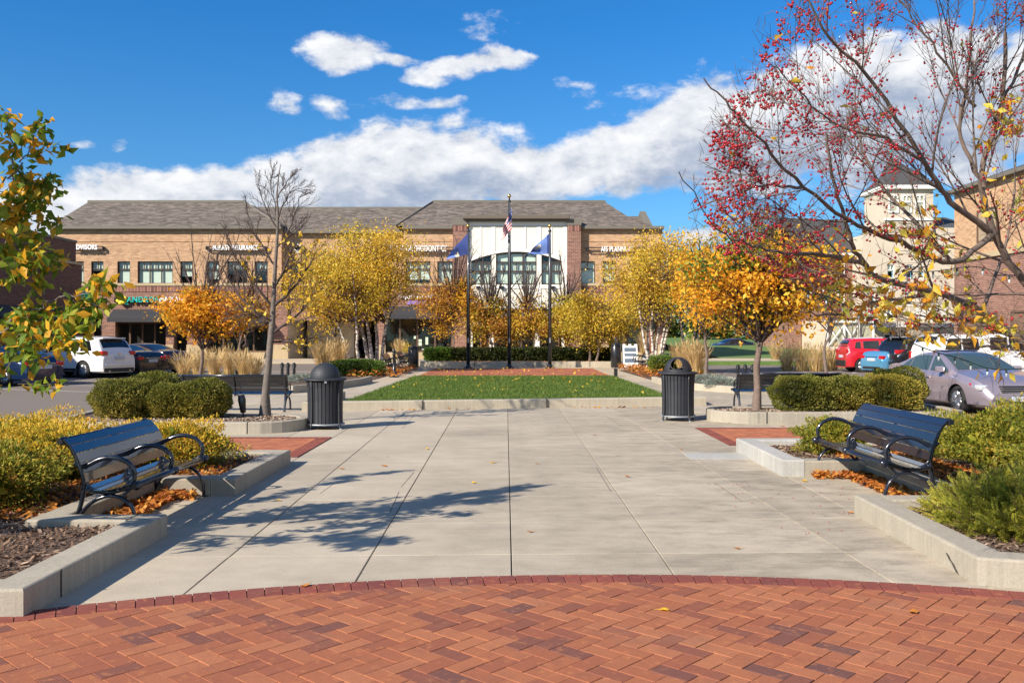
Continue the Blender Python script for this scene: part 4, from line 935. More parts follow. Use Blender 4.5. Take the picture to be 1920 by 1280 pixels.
def bench(name,label,length,loc,rz,k=1.0,group=None,arms=3):
    """local: x along the bench, y = forward, z up"""
    t=thing(name,label,'bench',loc,rz,group)
    xs=[-length/2+.07,0,length/2-.07] if arms==3 else [-length/2+.07,length/2-.07]
    for x in xs:
        b=MB(); q=lambda pts,n=6:[(x,p[0],p[1]*k) for p in [tuple(v)[:2] for v in bezier_pts([(a,c,0) for a,c in pts],n)]]
        mid=abs(x)<.01
        if not mid:
            b.tube(q([(.0,0),(.04,.14),(.085,.30),(.10,.43),(.08,.56),(.03,.70),(-.02,.80),(-.065,.85)]),[.021]*43,8,flat=(1.25,.9))
            b.tube(q([(.0,0.0),(.05,.13),(.15,.26),(.28,.33),(.40,.325),(.50,.25),(.545,.13),(.55,.0)]),.019,8,flat=(1.2,.9))
        else: b.tube(q([(.09,.36),(.10,.43),(.08,.56),(.03,.70),(-.02,.80),(-.065,.85)]),[.018]*31,8)
        b.tube(q([(.09,.40),(.2,.375),(.34,.37),(.46,.40),(.55,.43)]),.019,8)
        if not mid: b.tube(q([(.43,.325),(.475,.37),(.53,.42)]),.015,6)
        b.tube(q([(.02,.64),(.07,.60),(.14,.625),(.24,.675),(.36,.69),(.47,.65),(.535,.57),(.53,.48),(.48,.425),(.43,.40)]),.0185,8,flat=(1.15,1))
        b.tube(q([(.14,.625),(.10,.57),(.10,.49),(.15,.415),(.22,.385)]),.015,7)
        for (yy,zz,r) in((.562,.43,.038),(-.075,.845,.036)):
            i0=len(b.v); b.lathe([(.001,-.028),(r,-.028),(r,-.02),(r*.72,-.012),(r*.72,.012),(r,.02),(r,.028),(.001,.028)],14); b.xform(Matrix.Translation((x,yy,zz*k))@Matrix.Rotation(R(90),4,'Y'),i0)
        for yy in(() if mid else (0,.55)): b.box(x-.03,x+.03,yy-.035,yy+.035,.0,.012)
        b.build('end_frame' if not mid else 'middle_frame',['bench_paint'],t)
    def slat(name,c0,c1,th=.014):
        (y0,z0),(y1,z1)=c0,c1; d=Vector((y1-y0,z1-z0)).normalized(); n=Vector((-d.y,d.x))*th
        if name=='back_slat': n=-n; y0-=n.x*1.3; y0+=2.6*n.x; y1+=1.3*n.x; z0+=n.y; z1+=n.y
        b=MB(); L=length/2
        pts=[(y0,z0),(y1,z1),(y1+n.x,z1+n.y),(y0+n.x,z0+n.y)]
        v=[(-L,p[0],p[1]*k) for p in pts]+[(L,p[0],p[1]*k) for p in pts]
        bm=bmesh.new(); vv=[bm.verts.new(p) for p in v]
        for f in((3,2,1,0),(4,5,6,7),(0,1,5,4),(1,2,6,5),(2,3,7,6),(3,0,4,7)): bm.faces.new([vv[i] for i in f])
        bmesh.ops.recalc_face_normals(bm,faces=bm.faces[:]); bmesh.ops.bevel(bm,geom=bm.edges[:],offset=.005,segments=2,affect='EDGES'); b.bm(bm); b.build(name,['bench_paint'],t)
    for c0,c1 in(((.10,.405),(.185,.388)),((.197,.386),(.282,.383)),((.294,.384),(.379,.395)),((.391,.398),(.472,.42)),((.484,.424),(.555,.45))): slat('seat_slat',c0,c1)
    for c0,c1 in(((.112,.47),(.10,.545)),((.097,.557),(.072,.632)),((.067,.644),(.036,.718)),((.031,.729),(-.008,.79)),((-.014,.798),(-.065,.848))): slat('back_slat',(c0[0]+.003,c0[1]-.005),(c1[0]-.003,c1[1]+.005))
    b=MB(); b.tube([(-length/2,-.078,.845*k),(length/2,-.078,.845*k)],.026,12); b.tube([(-length/2,.562,.43*k),(length/2,.562,.43*k)],.024,12); b.build('rail',['bench_paint'],t)
    return t
bench('park_bench','black slatted bench in the left recess, seen beside the yellow shrubs',1.88,(-3.80,8.80,0),R(-90),.93)
bench('park_bench','black slatted bench in the right recess over orange fallen leaves',2.16,(4.235,10.08,0),R(90),1.0)
bench('park_bench','black bench seen from behind, between left boxwoods and the left litter bin',2.4,(-6.18,20.35,0),R(0),.95)
bench('park_bench','black bench seen from behind, left of the right boxwood hedge',2.4,(6.42,21.3,0),R(0),.95)
for px,py,lab in((745,700,'black curly bench left of the lawn, nearest to the black post'),(768,692,'black curly bench left of the lawn, second from the post')):
    g_=G(px,py); bench('park_bench',lab,1.8,(g_.x-.5,g_.y,0),R(-90),1.0)
for px,py,lab in((1225,700,'black curly bench among fallen leaves right of the lawn, nearer one'),(1197,692,'black curly bench right of the lawn beside the folding sign')):
    g_=G(px,py); bench('park_bench',lab,1.8,(g_.x+.4,g_.y,0),R(90),1.0)

def litter_bin(label,loc,k,rot,opening):
    t=thing('litter_bin',label,'litter bin',loc,R(rot))
    b=MB(); n=30
    for i in range(n):
        a=2*math.pi*i/n; ca,sa=math.cos(a),math.sin(a); prof=[(.318,.085),(.315,.2),(.315,.5),(.325,.75),(.34,.86)]
        for (r0,z0),(r1,z1) in zip(prof[:-1],prof[1:]):
            w=.0265
            def pt(r,s,z): return (r*ca-s*sa,r*sa+s*ca,z*k)
            v=[pt(r0,-w,z0),pt(r0,w,z0),pt(r1,w,z1),pt(r1,-w,z1),pt(r0-.012,-w,z0),pt(r0-.012,w,z0),pt(r1-.012,w,z1),pt(r1-.012,-w,z1)]
            b.add(v,[(0,1,2,3),(4,7,6,5),(0,3,7,4),(1,5,6,2)])
    b.build('slat_body',['bin_paint'],t)
    b=MB(); b.lathe([(.285,.1*k),(.285,.86*k),(.25,.86*k),(.25,.12*k)],28); b.build('liner',['pole_paint'],t)
    b=MB(); b.lathe([(.30,.075*k),(.352,.075*k),(.357,.088*k),(.352,.10*k),(.30,.10*k)],32); b.build('base_ring',['worn_metal'],t)
    b=MB(); b.lathe([(.29,.865*k),(.375,.872*k),(.392,.885*k),(.392,.90*k),(.375,.915*k),(.30,.922*k),(.27,.922*k)],40); b.build('rim',['bin_paint'],t)
    for i in range(4):
        a=math.pi/4+i*math.pi/2; ca,sa=math.cos(a),math.sin(a)
        b=MB(); pr_=[(.385,0),(.372,.02),(.352,.09),(.340,.2),(.335,.5),(.342,.75),(.356,.87)]
        b.tube([(r*ca,r*sa,z*k) for r,z in pr_],[.024,.02,.0175,.017,.017,.017,.017],8); b.lathe([(.001,0),(.032,0),(.03,.012),(.001,.02)],10,(.392*ca,.392*sa,0),1); b.build('leg',['bin_paint','worn_metal'],t)
    # dome, with an opening on one side
    b=MB(); seg=36; rings=10; R0=.275; H=.275
    def dp(i,j,s=1.0):
        e=(math.pi/2)*j/rings; a=2*math.pi*i/seg; return (R0*s*math.cos(e)*math.cos(a),R0*s*math.cos(e)*math.sin(a),(.922+H*s*math.sin(e))*k)
    for i in range(seg):
        for j in range(rings):
            a=(i+.5)*360/seg
            if opening and any(abs(((a-o+180)%360)-180)<31 for o in(0,180)) and 1<=j<7: continue
            b.add([dp(i,j),dp(i+1,j),dp(i+1,j+1),dp(i,j+1)],[(0,1,2,3)],0,True); b.add([dp(i,j,.96),dp(i,j+1,.96),dp(i+1,j+1,.96),dp(i+1,j,.96)],[(0,1,2,3)],0,True)
    if opening:
        for o in(0,180):
            pts=[]
            for q in range(25):
                th=2*math.pi*q/24; aa=R(o)+R(31)*math.cos(th); e=(math.pi/2)*(4+3*math.sin(th))/rings
                pts.append((R0*1.0*math.cos(e)*math.cos(aa),R0*1.0*math.cos(e)*math.sin(aa),(.922+H*math.sin(e))*k))
            b.tube(pts,.012,6)
    b.build('dome_lid',['bin_paint'],t)
    b=MB(); b.box(-.02,.02,-.40,-.385,.84*k,.875*k); b.build('latch',['worn_metal'],t)
    return t
litter_bin('black slatted litter bin with a closed dome lid beside the left planter',(-3.41,16.75,0),1.0,12,False)
litter_bin('black slatted litter bin with an open dome lid beside the right planter',(3.32,18.35,0),1.055,72,True)

def flagpole(px,pybase,pytop,label):
    g_=G(px,pybase); X,Y=g_.x,g_.y; ht=HC+(628-pytop)*Y/F
    t=thing('flagpole',label,'flagpole',(X,Y,0))
    b=MB(); b.tube([(0,0,0),(0,0,ht*.6),(0,0,ht-.42)],[.095,.085,.05],14); b.build('shaft',['pole_paint'],t)
    b=MB(); b.lathe([(.24,0),(.24,.03),(.16,.06),(.12,.16),(.1,.2)],18); b.build('base_collar',['pole_paint'],t)
    b=MB(); b.lathe([(.05,ht-.42),(.085,ht-.40),(.085,ht-.33),(.04,ht-.28),(.03,ht-.18)],12); b.build('truck',['pole_paint'],t)
    b=MB(); b.lathe([(.01,ht-.2),(.07,ht-.17),(.1,ht-.1),(.07,ht-.03),(.01,ht)],14); b.build('ball_finial',['gold_ball'],t)
    b=MB(); b.box(-.03,.03,-.14,-.1,1.3,1.55); b.tube([(0,-.11,1.4),(0,-.08,ht-.4)],.008,4); b.build('cleat',['worn_metal'],t)
    return t,X,Y,ht
def flag(name,label,X,Y,pts_fn,nu,nv,colfn,mats):
    b=MB(); V=[]
    for j in range(nv+1):
        for i in range(nu+1): V.append(pts_fn(i/nu,j/nv))
    base=len(b.v); b.v.extend([tuple(v) for v in V])
    for j in range(nv):
        for i in range(nu):
            a=base+j*(nu+1)+i; b.f.append((a,a+1,a+nu+2,a+nu+1)); b.m.append(colfn((i+.5)/nu,(j+.5)/nv)); b.sm.append(True)
    return tag(b.build(name,mats),label,'flag')
t,X,Y,ht=flagpole(955,690,364,'tallest black flagpole with gold ball, in the middle of the three')
def usf(u,v):  # hoist v 0 top..1 bottom ; fly u
    y0=390+v*40; hx=959.5; 
    ex=hx-20*u**.8*(.65+.35*v)+2.5*math.sin(v*7+u*3)*u; ey=y0+u*26+ u*(v-.5)*-6
    return P(ex-1.2*math.sin(u*11+v*4)*u,ey,Y-.12+.22*math.sin(u*9+v*5)*(.3+u))
flag('flag','red and white striped national flag hanging limp from the tallest flagpole',X,Y,usf,30,39,
  lambda u,v:((2 if (int(u*22)+int(v*26))%3==0 and int(v*26)%2==0 else 0) if (u<.42 and v<7/13) else (1 if int(v*13)%2==0 else 2)),['flag_blue','flag_red','flag_white'])
t,X,Y,ht=flagpole(878,690,420,'shorter black flagpole on the left with a plain blue flag')
def bf(u,v):
    hy=437+v*40; hx=877; tx=835+10*v; ty=487-2*v
    return P(hx+(tx-hx)*u+1.5*math.sin(u*8+v*3)*u,hy+(ty-hy)*u*(1-.08*math.sin(u*3.1)),Y-.1+.2*math.sin(u*8+v*4)*u)
flag('flag','dark blue flag folded into a triangle on the left flagpole',X,Y,bf,18,12,lambda u,v:2 if(.5<u<.72 and v>.62) else (1 if u>.55 else 0),['flag_blue','flag_light_blue','flag_pale'])
t,X,Y,ht=flagpole(1031,690,420,'shorter black flagpole on the right with a pale blue flag')
def rf_(u,v):
    hy=437+v*39; hx=1030; tx=982+14*v; ty=487-8*v-6*math.sin(v*3)
    return P(hx+(tx-hx)*u+2.2*math.sin(u*9+v*4)*u,hy+(ty-hy)*u*(1-.1*math.sin(u*3.1)),Y-.1+.25*math.sin(u*8+v*5)*u)
flag('flag','lighter blue flag with a pale emblem blowing left from the right flagpole',X,Y,rf_,20,14,lambda u,v:2 if (.36<u<.66 and .22<v<.5) else (0 if u<.12 else 1),['flag_blue','flag_light_blue','flag_pale'])

def bollard(loc,k,label,group):
    t=thing('bollard',label,'bollard',loc,0,group)
    b=MB(); b.lathe([(.13,0),(.13,.03),(.10,.06),(.085,.12),(.082,.3),(.07,.75),(.072,.78)],16); b.xform(Matrix.Scale(k,4)); b.build('post',['pole_paint'],t)
    b=MB(); b.lathe([(.07,.775),(.12,.80),(.125,.83),(.09,.85),(.085,.88),(.13,.90),(.13,.92),(.06,.99),(.02,1.03)],8); b.xform(Matrix.Scale(k,4)); b.build('cap',['pole_paint'],t)
    return t
for px,lab in((533,'leftmost of three black bollards behind the left bench'),(544,'middle of three black bollards behind the left bench'),(555,'rightmost of three black bollards behind the left bench')):
    pass
t0=None
for i,px in enumerate((529,540,551.5)):
    g_=G(px,717); l_=('leftmost','middle','rightmost')[i]+' of the three black bollards behind the bench by the left boxwoods'
    bollard((g_.x,g_.y,0),.70,l_,'bollards left of the lawn')
for i,px in enumerate((1384,1397.5,1411)):
    g_=G(px,719); l_=('leftmost','middle','rightmost')[i]+' of the three black bollards behind the bench by the right boxwoods'
    bollard((g_.x,g_.y,0),.66,l_,'bollards right of the lawn')
def round_bin(px,py,ht,lab):
    g_=G(px,py); t=thing('round_bin',lab,'litter bin',(g_.x,g_.y,0))
    b=MB(); b.lathe([(.25,.04),(.27,.06),(.27,ht*.86),(.25,ht*.88)],20); b.build('body',['pole_paint'],t)
    b=MB(); b.lathe([(.265,ht*.88+.003),(.26,ht*.93),(.2,ht*.98),(.05,ht)],18); b.build('lid',['pole_paint'],t)
    b=MB(); 
    for k_ in range(4): b.box(-.02+.2*math.cos(k_*1.57),.02+.2*math.cos(k_*1.57),-.02+.2*math.sin(k_*1.57),.02+.2*math.sin(k_*1.57),0,.05)
    b.build('foot_ring',['worn_metal'],t)
round_bin(775,690,1.15,'round topped black bin beyond the left benches'); round_bin(1155,690,1.3,'tall black cylinder bin in front of the right shop entrance')
g_=G(739,707); t=thing('post','short black post with ball top standing on the walk left of the lawn','post',(g_.x,g_.y,0))
b=MB(); b.lathe([(.2,0),(.2,.03),(.07,.06),(.06,.9),(.085,.93),(.06,.97)],14); b.build('shaft',['pole_paint'],t)
b=MB(); b.lathe([(.02,.965),(.07,1.0),(.08,1.05),(.05,1.1),(.01,1.13)],12); b.build('cap',['pole_paint'],t)
# folding sign
g_=G(1181,690); t=thing('sandwich_board','white folding pavement sign with blue panels beside the right bench','pavement sign',(g_.x,g_.y,0))
b=MB(); W_=.38
for s in(-1,1):
    v=[(-W_,s*.3,.05),(W_,s*.3,.05),(W_,s*.05,1.15),(-W_,s*.05,1.15)]; v+= [(x,y-.03*s,z) for x,y,z in v]
    b.add(v,[(0,1,2,3),(4,5,6,7),(0,1,5,4),(1,2,6,5),(2,3,7,6),(3,0,4,7)])
for x in(-.3,0,.3): b.box(x-.07,x+.07,-.06,.06,1.151,1.24)
b.build('frame',['white_trim'],t)
b=MB()
for z0,z1 in((.85,1.05),(.62,.76),(.3,.5)):
    f=lambda z:-.308+ (z-.05)/1.1*.25
    b.quad((-.3,f(z0)-.002,z0),(.3,f(z0)-.002,z0),(.3,f(z1)-.002,z1),(-.3,f(z1)-.002,z1))
b.build('panel',['sign_slate'] if 'sign_slate' in MATS else ['fascia_grey'],t)
# small ground light
g_=G(1154.5,706); t=thing('marker_post','stubby dark marker post at the right corner of the lawn','marker post',(g_.x,g_.y,0))
b=MB(); b.box(-.07,.07,-.07,.07,0,.3,0,.015); b.build('body',['pole_paint'],t); b=MB(); b.box(-.08,.08,-.08,.08,.302,.33,0,.008); b.build('cap',['pole_paint'],t)
# in-ground spotlight by left bench
g_=P(456,778,17.0); t=thing('spotlight','black tilted garden spotlight in the left planter beside the bare tree','spotlight',(g_.x,17.0,.165))
b=MB(); b.tube([(0,0,0),(0,0,.12)],.016,8); b.build('stake',['pole_paint'],t)
b=MB(); b.tube([(0,0,.1),(-.04,.05,.33),(-.055,.06,.42)],[.05,.075,.06],10); b.build('lamp_head',['pole_paint'],t)

# ================================================================== cars
def paint(name,col,flake=.3,rough=.25):
    m,t,b_,o=newmat(name); pr(b_,Roughness=rough,Metallic=flake); b_.inputs['Base Color'].default_value=(*col,1); b_.inputs['Coat Weight'].default_value=1.0; b_.inputs['Coat Roughness'].default_value=.03
paint('paint_mauve',(.40,.34,.385),.55,.3); paint('paint_white',(.75,.75,.76),.0); paint('paint_black',(.012,.013,.016),.2); paint('paint_maroon',(.022,.010,.012),.3); paint('paint_blue',(.012,.03,.09),.4)
paint('paint_red',(.52,.012,.022),.0); paint('paint_sky',(.12,.36,.58),.45); paint('paint_darkblue',(.02,.035,.08),.3)
flat('tyre',(.018,.018,.018),.85); flat('alloy',(.55,.56,.58),.28,.9); flat('car_plastic',(.02,.02,.022),.55); flat('tail_lens',(.45,.008,.012),.12,0,1); flat('head_lens',(.6,.62,.64),.1,.2,1); flat('amber_lens',(.75,.25,.02),.2); flat('plate',(.45,.5,.58),.5)
flat('chrome',(.7,.7,.72),.12,1.0)
flat('car_glass',(.008,.010,.012),.03,0,0); MATS['car_glass'].node_tree.nodes['Principled BSDF'].inputs['Specular IOR Level'].default_value=.9
flat('car_glass_green',(.05,.075,.07),.03,0,0); MATS['car_glass_green'].node_tree.nodes['Principled BSDF'].inputs['Specular IOR Level'].default_value=.9
def lerp_tab(tab,x):
    if x<=tab[0][0]: return tab[0][1]
    for (a,va),(c,vc) in zip(tab[:-1],tab[1:]):
        if x<=c:
            t=(x-a)/(c-a); return va+(vc-va)*t
    return tab[-1][1]
def smooth_tab(tab,x,w=.09):
    return (lerp_tab(tab,x-w)+2*lerp_tab(tab,x-w/2)+2*lerp_tab(tab,x)+2*lerp_tab(tab,x+w/2)+lerp_tab(tab,x+w))/8
def car(label,loc,heading,spec,pm,cat='car',name='parked_car',group=None):
    """local x = forward from the rear bumper (0..L), y left, z up"""
    L=spec['L'];Wd=spec['W'];top=spec['top'];belt=spec['belt'];plan=spec['plan'];ax=spec['axles'];rw=spec['rw'];bot=spec.get('bot',.2); rz=spec['roofz']
    g0,g1,g2,g3=spec['gh']     # base rear, roof rear, roof front, base front of the cabin
    t=thing(name,label,cat,loc,heading,group)
    def T(x): return smooth_tab(top,x,spec.get('sw',.12))
    def B(x): return smooth_tab(belt,x,.15)
    def HW(x): return Wd/2*smooth_tab(plan,x,.12)
    inset=spec.get('tumble',.17)
    def sec(x):
        w=HW(x); bz=B(x); tz=T(x); tz=max(tz,bz+.004)
        cab=max(0,min(1,(tz-bz)/(rz-bz+1e-6)))
        # lower body
        pts=[(w*.55,bot),(w*.86,bot),(w*.965,bot+.06),(w*.995,bot+.2),(w,bot+(bz-bot)*.55),(w*.992,bz-.10),(w*.965,bz-.025)]
        # shoulder -> cabin side -> roof
        ws=w*.93; wr=w*.93-inset*cab; 
        zr=tz
        pts+=[(ws,bz+.004*cab)]
        for f in(.25,.5,.75,.92): pts.append((ws+(wr-ws)*f,bz+(zr-bz)*f*(.985)))
        crown=.035+.02*cab
        pts+=[(wr*.965,zr-.004),(wr*.85,zr+crown*.35),(wr*.6,zr+crown*.75),(wr*.3,zr+crown*.95),(0,zr+crown)]
        return pts
    N=64; X_=[L*(i/N) for i in range(N+1)]
    # concentrate sections at the ends
    X_=[L*(.5-.5*math.cos(math.pi*i/N))*.55+L*(i/N)*.45 for i in range(N+1)]
    secs=[sec(x) for x in X_]; m=len(secs[0]); V=[]
    for x,s in zip(X_,secs):
        e=min(x,L-x); 
        for (y,z) in s: V.append((x,y,z))
        for (y,z) in reversed(s[:-1]): V.append((x,-y,z))
    M=2*m-1
    fs=[]
    for i in range(N):
        for k_ in range(M-1): a=i*M+k_; fs.append((a,a+1,a+M+1,a+M))
        fs.append((i*M+M-1,i*M,(i+1)*M,(i+1)*M+M-1))
    fs.append(tuple(range(M-1,-1,-1))); fs.append(tuple(N*M+k_ for k_ in range(M)))
    me=bpy.data.meshes.new('body'); me.from_pydata(V,[],fs); me.materials.append(MATS[pm]); me.materials.append(MATS['car_plastic'])
    for p in me.polygons: p.use_smooth=True
    me.update(); bm=bmesh.new(); bm.from_mesh(me); bmesh.ops.recalc_face_normals(bm,faces=bm.faces[:]); bm.to_mesh(me); bm.free()
    body=bpy.data.objects.new('body',me); COL.objects.link(body)
    cut=MB()
    for x in ax:
        for s in(-1,1):
            i0=len(cut.v); cut.lathe([(rw+.045,-.16),(rw+.045,.16)],28); cut.xform(Matrix.Translation((x,s*(Wd/2-.10),rw))@Matrix.Rotation(R(90),4,'X'),i0)
    co=cut.build('cutter',['car_plastic'])
    md=body.modifiers.new('b','BOOLEAN'); md.object=co; md.operation='DIFFERENCE'; md.solver='EXACT'
    try: md.material_mode='TRANSFER'
    except Exception: pass
    bpy.context.view_layer.update(); dg=bpy.context.evaluated_depsgraph_get()
    me2=bpy.data.meshes.new_from_object(body.evaluated_get(dg)); body.modifiers.clear(); body.data=me2; me2.name='body'; bpy.data.objects.remove(co)
    try: me2.set_sharp_from_angle(angle=R(38))
    except Exception: pass
    body.parent=t
    # underside trim line
    def side_y(x,z):
        s=sec(x); 
        for (y0,z0),(y1,z1) in zip(s[:-1],s[1:]):
            if z0<=z<=z1 and z1>z0: return y0+(y1-y0)*(z-z0)/(z1-z0)
        return s[-5][0]
    def side_patch(nm,poly,mat,off=.006,parent=None,both=True,step=.05):
        """poly in (x,z) draped on the body side as a grid of quads"""
        xs=sorted({p[0] for p in poly}); x0,x1=xs[0],xs[-1]; n=max(2,int((x1-x0)/step)); out=[]
        for s in((1,-1) if both else(1,)):
            b=MB()
            def zlim(x):
                zz=[]
                for (ax_,az),(bx,bz_) in zip(poly,poly[1:]+poly[:1]):
                    if (ax_<=x<=bx or bx<=x<=ax_) and ax_!=bx: zz.append(az+(bz_-az)*(x-ax_)/(bx-ax_))
                return min(zz),max(zz)
            rows=[]
            for i in range(n+1):
                x=x0+(x1-x0)*i/n; x=min(max(x,x0+1e-4),x1-1e-4); zl,zh=zlim(x); rows.append([(x,s*(side_y(x,zl+(zh-zl)*j/5)+off),zl+(zh-zl)*j/5) for j in range(6)])
            for r0,r1 in zip(rows[:-1],rows[1:]):
                for j in range(5): b.add([r0[j],r1[j],r1[j+1],r0[j+1]],[(0,1,2,3)],0,True)
            out.append(b.build(nm,[mat],parent or t))
        return out
    def top_patch(nm,x0,x1,f0,f1,mat,off=.006,n=12):
        """drape over the upper surface between x0 and x1; half-width fraction f0..f1"""
        b=MB(); rows=[]
        for i in range(n+1):
            x=x0+(x1-x0)*i/n; s=sec(x); wr=s[12][0]; f=f0+(f1-f0)*i/n; row=[]
            for j in range(11):
                u=(j/10*2-1)*f; y=u*wr; ay=abs(y)
                z=s[-1][1]
                for (y0,z0),(y1,z1) in zip(s[11:-1],s[12:]):
                    if y1<=ay<=y0: z=z0+(z1-z0)*(ay-y0)/((y1-y0) or 1e-6)
                row.append((x,y,z+off))
            rows.append(row)
        for r0,r1 in zip(rows[:-1],rows[1:]):
            for j in range(10): b.add([r0[j],r1[j],r1[j+1],r0[j+1]],[(0,1,2,3)],0,True)
        return b.build(nm,[mat],t)
    gm=spec.get('glass','car_glass')
    for poly in spec['sidewin']: side_patch('side_window',poly,gm)
    a,c=spec['shield']; top_patch('windshield',a,c,.93,.95,gm)
    a,c=spec['rearwin']; top_patch('rear_window',a,c,.9,.9,gm)
    if 'roofpatch' in spec: a,c,mt=spec['roofpatch']; top_patch('roof_panel',a,c,1.0,1.0,mt,.004)
    if 'sunroof' in spec:
        b=MB(); a,c,h=spec['sunroof']; b.box(a,c,-.42,.42,rz+.06,rz+.06+h,0,.02); b.build('sunroof',['paint_blue'],t)
    # end faces: lamps, plate, grille
    def end_box(nm,x0,x1,y0,y1,z0,z1,mat,bev=.012,both=False):
        for s in((1,-1) if both else(1,)):
            b=MB(); ya,yb=(y0,y1) if s>0 else(-y1,-y0); b.box(x0,x1,ya,yb,z0,z1,0,bev); b.build(nm,[mat],t)
    for e in spec.get('ends',[]): end_box(*e)
    if spec.get('cladding'):
        side_patch('sill_cladding',[(ax[0]+rw+.05,bot),(ax[1]-rw-.05,bot),(ax[1]-rw-.05,bot+.18),(ax[0]+rw+.05,bot+.18)],'car_plastic')
    for s in(-1,1):
        b=MB(); mx_=spec['mirror'][0]; mz=spec['mirror'][1]; y0=side_y(mx_,mz)
        b.box(mx_-.07,mx_+.07,min(s*(y0+.03),s*(y0+.22)),max(s*(y0+.03),s*(y0+.22)),mz+.03,mz+.17,0,.035); b.box(mx_-.03,mx_+.03,min(s*(y0-.05),s*(y0+.08)),max(s*(y0-.05),s*(y0+.08)),mz-.01,mz+.06,1,.01); b.build('mirror',[pm,'car_plastic'],t)
    for hx in spec.get('handles',[]):
        for s in(-1,1):
            b=MB(); y0=side_y(hx,B(hx)-.13); b.box(hx-.08,hx+.08,min(s*(y0-.005),s*(y0+.03)),max(s*(y0-.005),s*(y0+.03)),B(hx)-.15,B(hx)-.12,0,.01); b.build('door_handle',[spec.get('hmat','chrome')],t)
    for dx in spec.get('doors',[]):
        for s in(-1,1):
            b=MB(); rows=[]
            for j in range(9):
                z=bot+.1+(B(dx)-bot-.12)*j/8; y=side_y(dx,z)+.0022; rows.append(((dx-.005,s*y,z),(dx+.005,s*y,z)))
            for r0,r1 in zip(rows[:-1],rows[1:]): b.quad(r0[0],r0[1],r1[1],r1[0])
            b.build('door_seam',['car_plastic'],t)
    for x in ax:
        for s in(-1,1):
            Mx=Matrix.Translation((x,s*(Wd/2-.115),rw))@Matrix.Rotation(R(-90*s),4,'X')
            b=MB(); b.lathe([(rw*.62,-.10),(rw*.9,-.10),(rw*.98,-.07),(rw,-.03),(rw,.03),(rw*.98,.07),(rw*.9,.10),(rw*.66,.10),(rw*.62,.05)],30); b.xform(Mx); ty=b.build('wheel',['tyre'],t)
            b=MB(); b.lathe([(rw*.60,-.09),(rw*.66,-.09),(rw*.68,.085),(rw*.64,.098),(rw*.60,.085)],30); 
            ns=spec.get('spokes',5)
            for k_ in range(ns):
                a=2*math.pi*k_/ns
                for dd in(-.13,.13):
                    p0=Vector((.05*rw*math.cos(a),.05*rw*math.sin(a),.05)); p1=Vector((.62*rw*math.cos(a+dd*1.6),.62*rw*math.sin(a+dd*1.6),.075)); b.tube([p0,(p0+p1)/2+Vector((0,0,.012)),p1],[.035*rw/.33,.028*rw/.33,.034*rw/.33],5,smooth=True)
            b.lathe([(.001,.03),(.17*rw,.03),(.17*rw,.075),(.08*rw,.09),(.001,.09)],12); b.lathe([(.001,-.02),(rw*.6,-.02),(rw*.6,-.015),(.001,-.012)],20,(0,0,0),1)
            b.xform(Mx); b.build('rim',['alloy','car_plastic'],ty)
    return t
SEDAN=dict(L=4.85,W=1.83,roofz=1.38,bot=.20,axles=(1.02,3.80),rw=.33,gh=(0.5,1.4,2.6,3.7),
 top=[(0,.62),(.03,.80),(.10,.98),(.25,1.06),(.75,1.09),(1.05,1.17),(1.65,1.36),(2.1,1.405),(2.6,1.39),(3.0,1.27),(3.6,1.01),(3.72,.965),(4.3,.86),(4.62,.74),(4.78,.60),(4.85,.45)],
 belt=[(0,.60),(.1,.86),(.5,.97),(1.2,.98),(3.0,.93),(3.7,.90),(4.3,.80),(4.65,.68),(4.85,.42)],
 plan=[(0,.80),(.08,.90),(.3,.965),(1,1),(3.9,1),(4.35,.95),(4.65,.86),(4.8,.76),(4.85,.70)],
 sidewin=[[(1.0,1.0),(1.45,1.0),(1.5,1.27),(1.38,1.22)],[(1.5,1.0),(2.42,.98),(2.42,1.35),(1.95,1.345),(1.55,1.29)],[(2.52,.98),(3.35,.95),(3.30,1.02),(2.78,1.29),(2.52,1.34)]],
 shield=(2.72,3.62),rearwin=(.86,1.62),mirror=(3.2,.93),handles=(1.5,2.55),doors=(1.25,2.47,3.5),
 ends=[('tail_lamp',-.004,.35,.50,.80,.72,.88,'tail_lens',.03,True),('bumper_trim',-.02,.1,-.6,.6,.24,.36,'car_plastic',.02),('number_plate',-.03,.02,-.26,.26,.62,.76,'plate',.004),('boot_line',-.012,.03,-.42,.42,.80,.83,'chrome',.004),
  ('headlamp',4.42,4.70,.50,.84,.56,.70,'head_lens',.04,True),('grille',4.68,4.845,-.42,.42,.50,.70,'car_plastic',.03),('grille_bar',4.76,4.853,-.44,.44,.60,.615,'chrome',.003),('grille_bar',4.74,4.851,-.43,.43,.65,.66,'chrome',.003),('grille_bar',4.78,4.858,-.44,.44,.555,.565,'chrome',.003),('number_plate',4.84,4.87,-.2,.2,.36,.46,'plate',.003),('lower_grille',4.72,4.85,-.6,.6,.25,.36,'car_plastic',.02)])
LEX=dict(SEDAN); LEX.update(glass='car_glass_green',sunroof=(2.0,2.5,.035))
LEX['ends']=[e for e in SEDAN['ends'] if e[0]!='headlamp']+[('headlamp',4.30,4.66,.48,.83,.585,.72,'head_lens',.045,True),('indicator',4.16,4.34,.72,.865,.66,.75,'tail_lens',.03,True)]
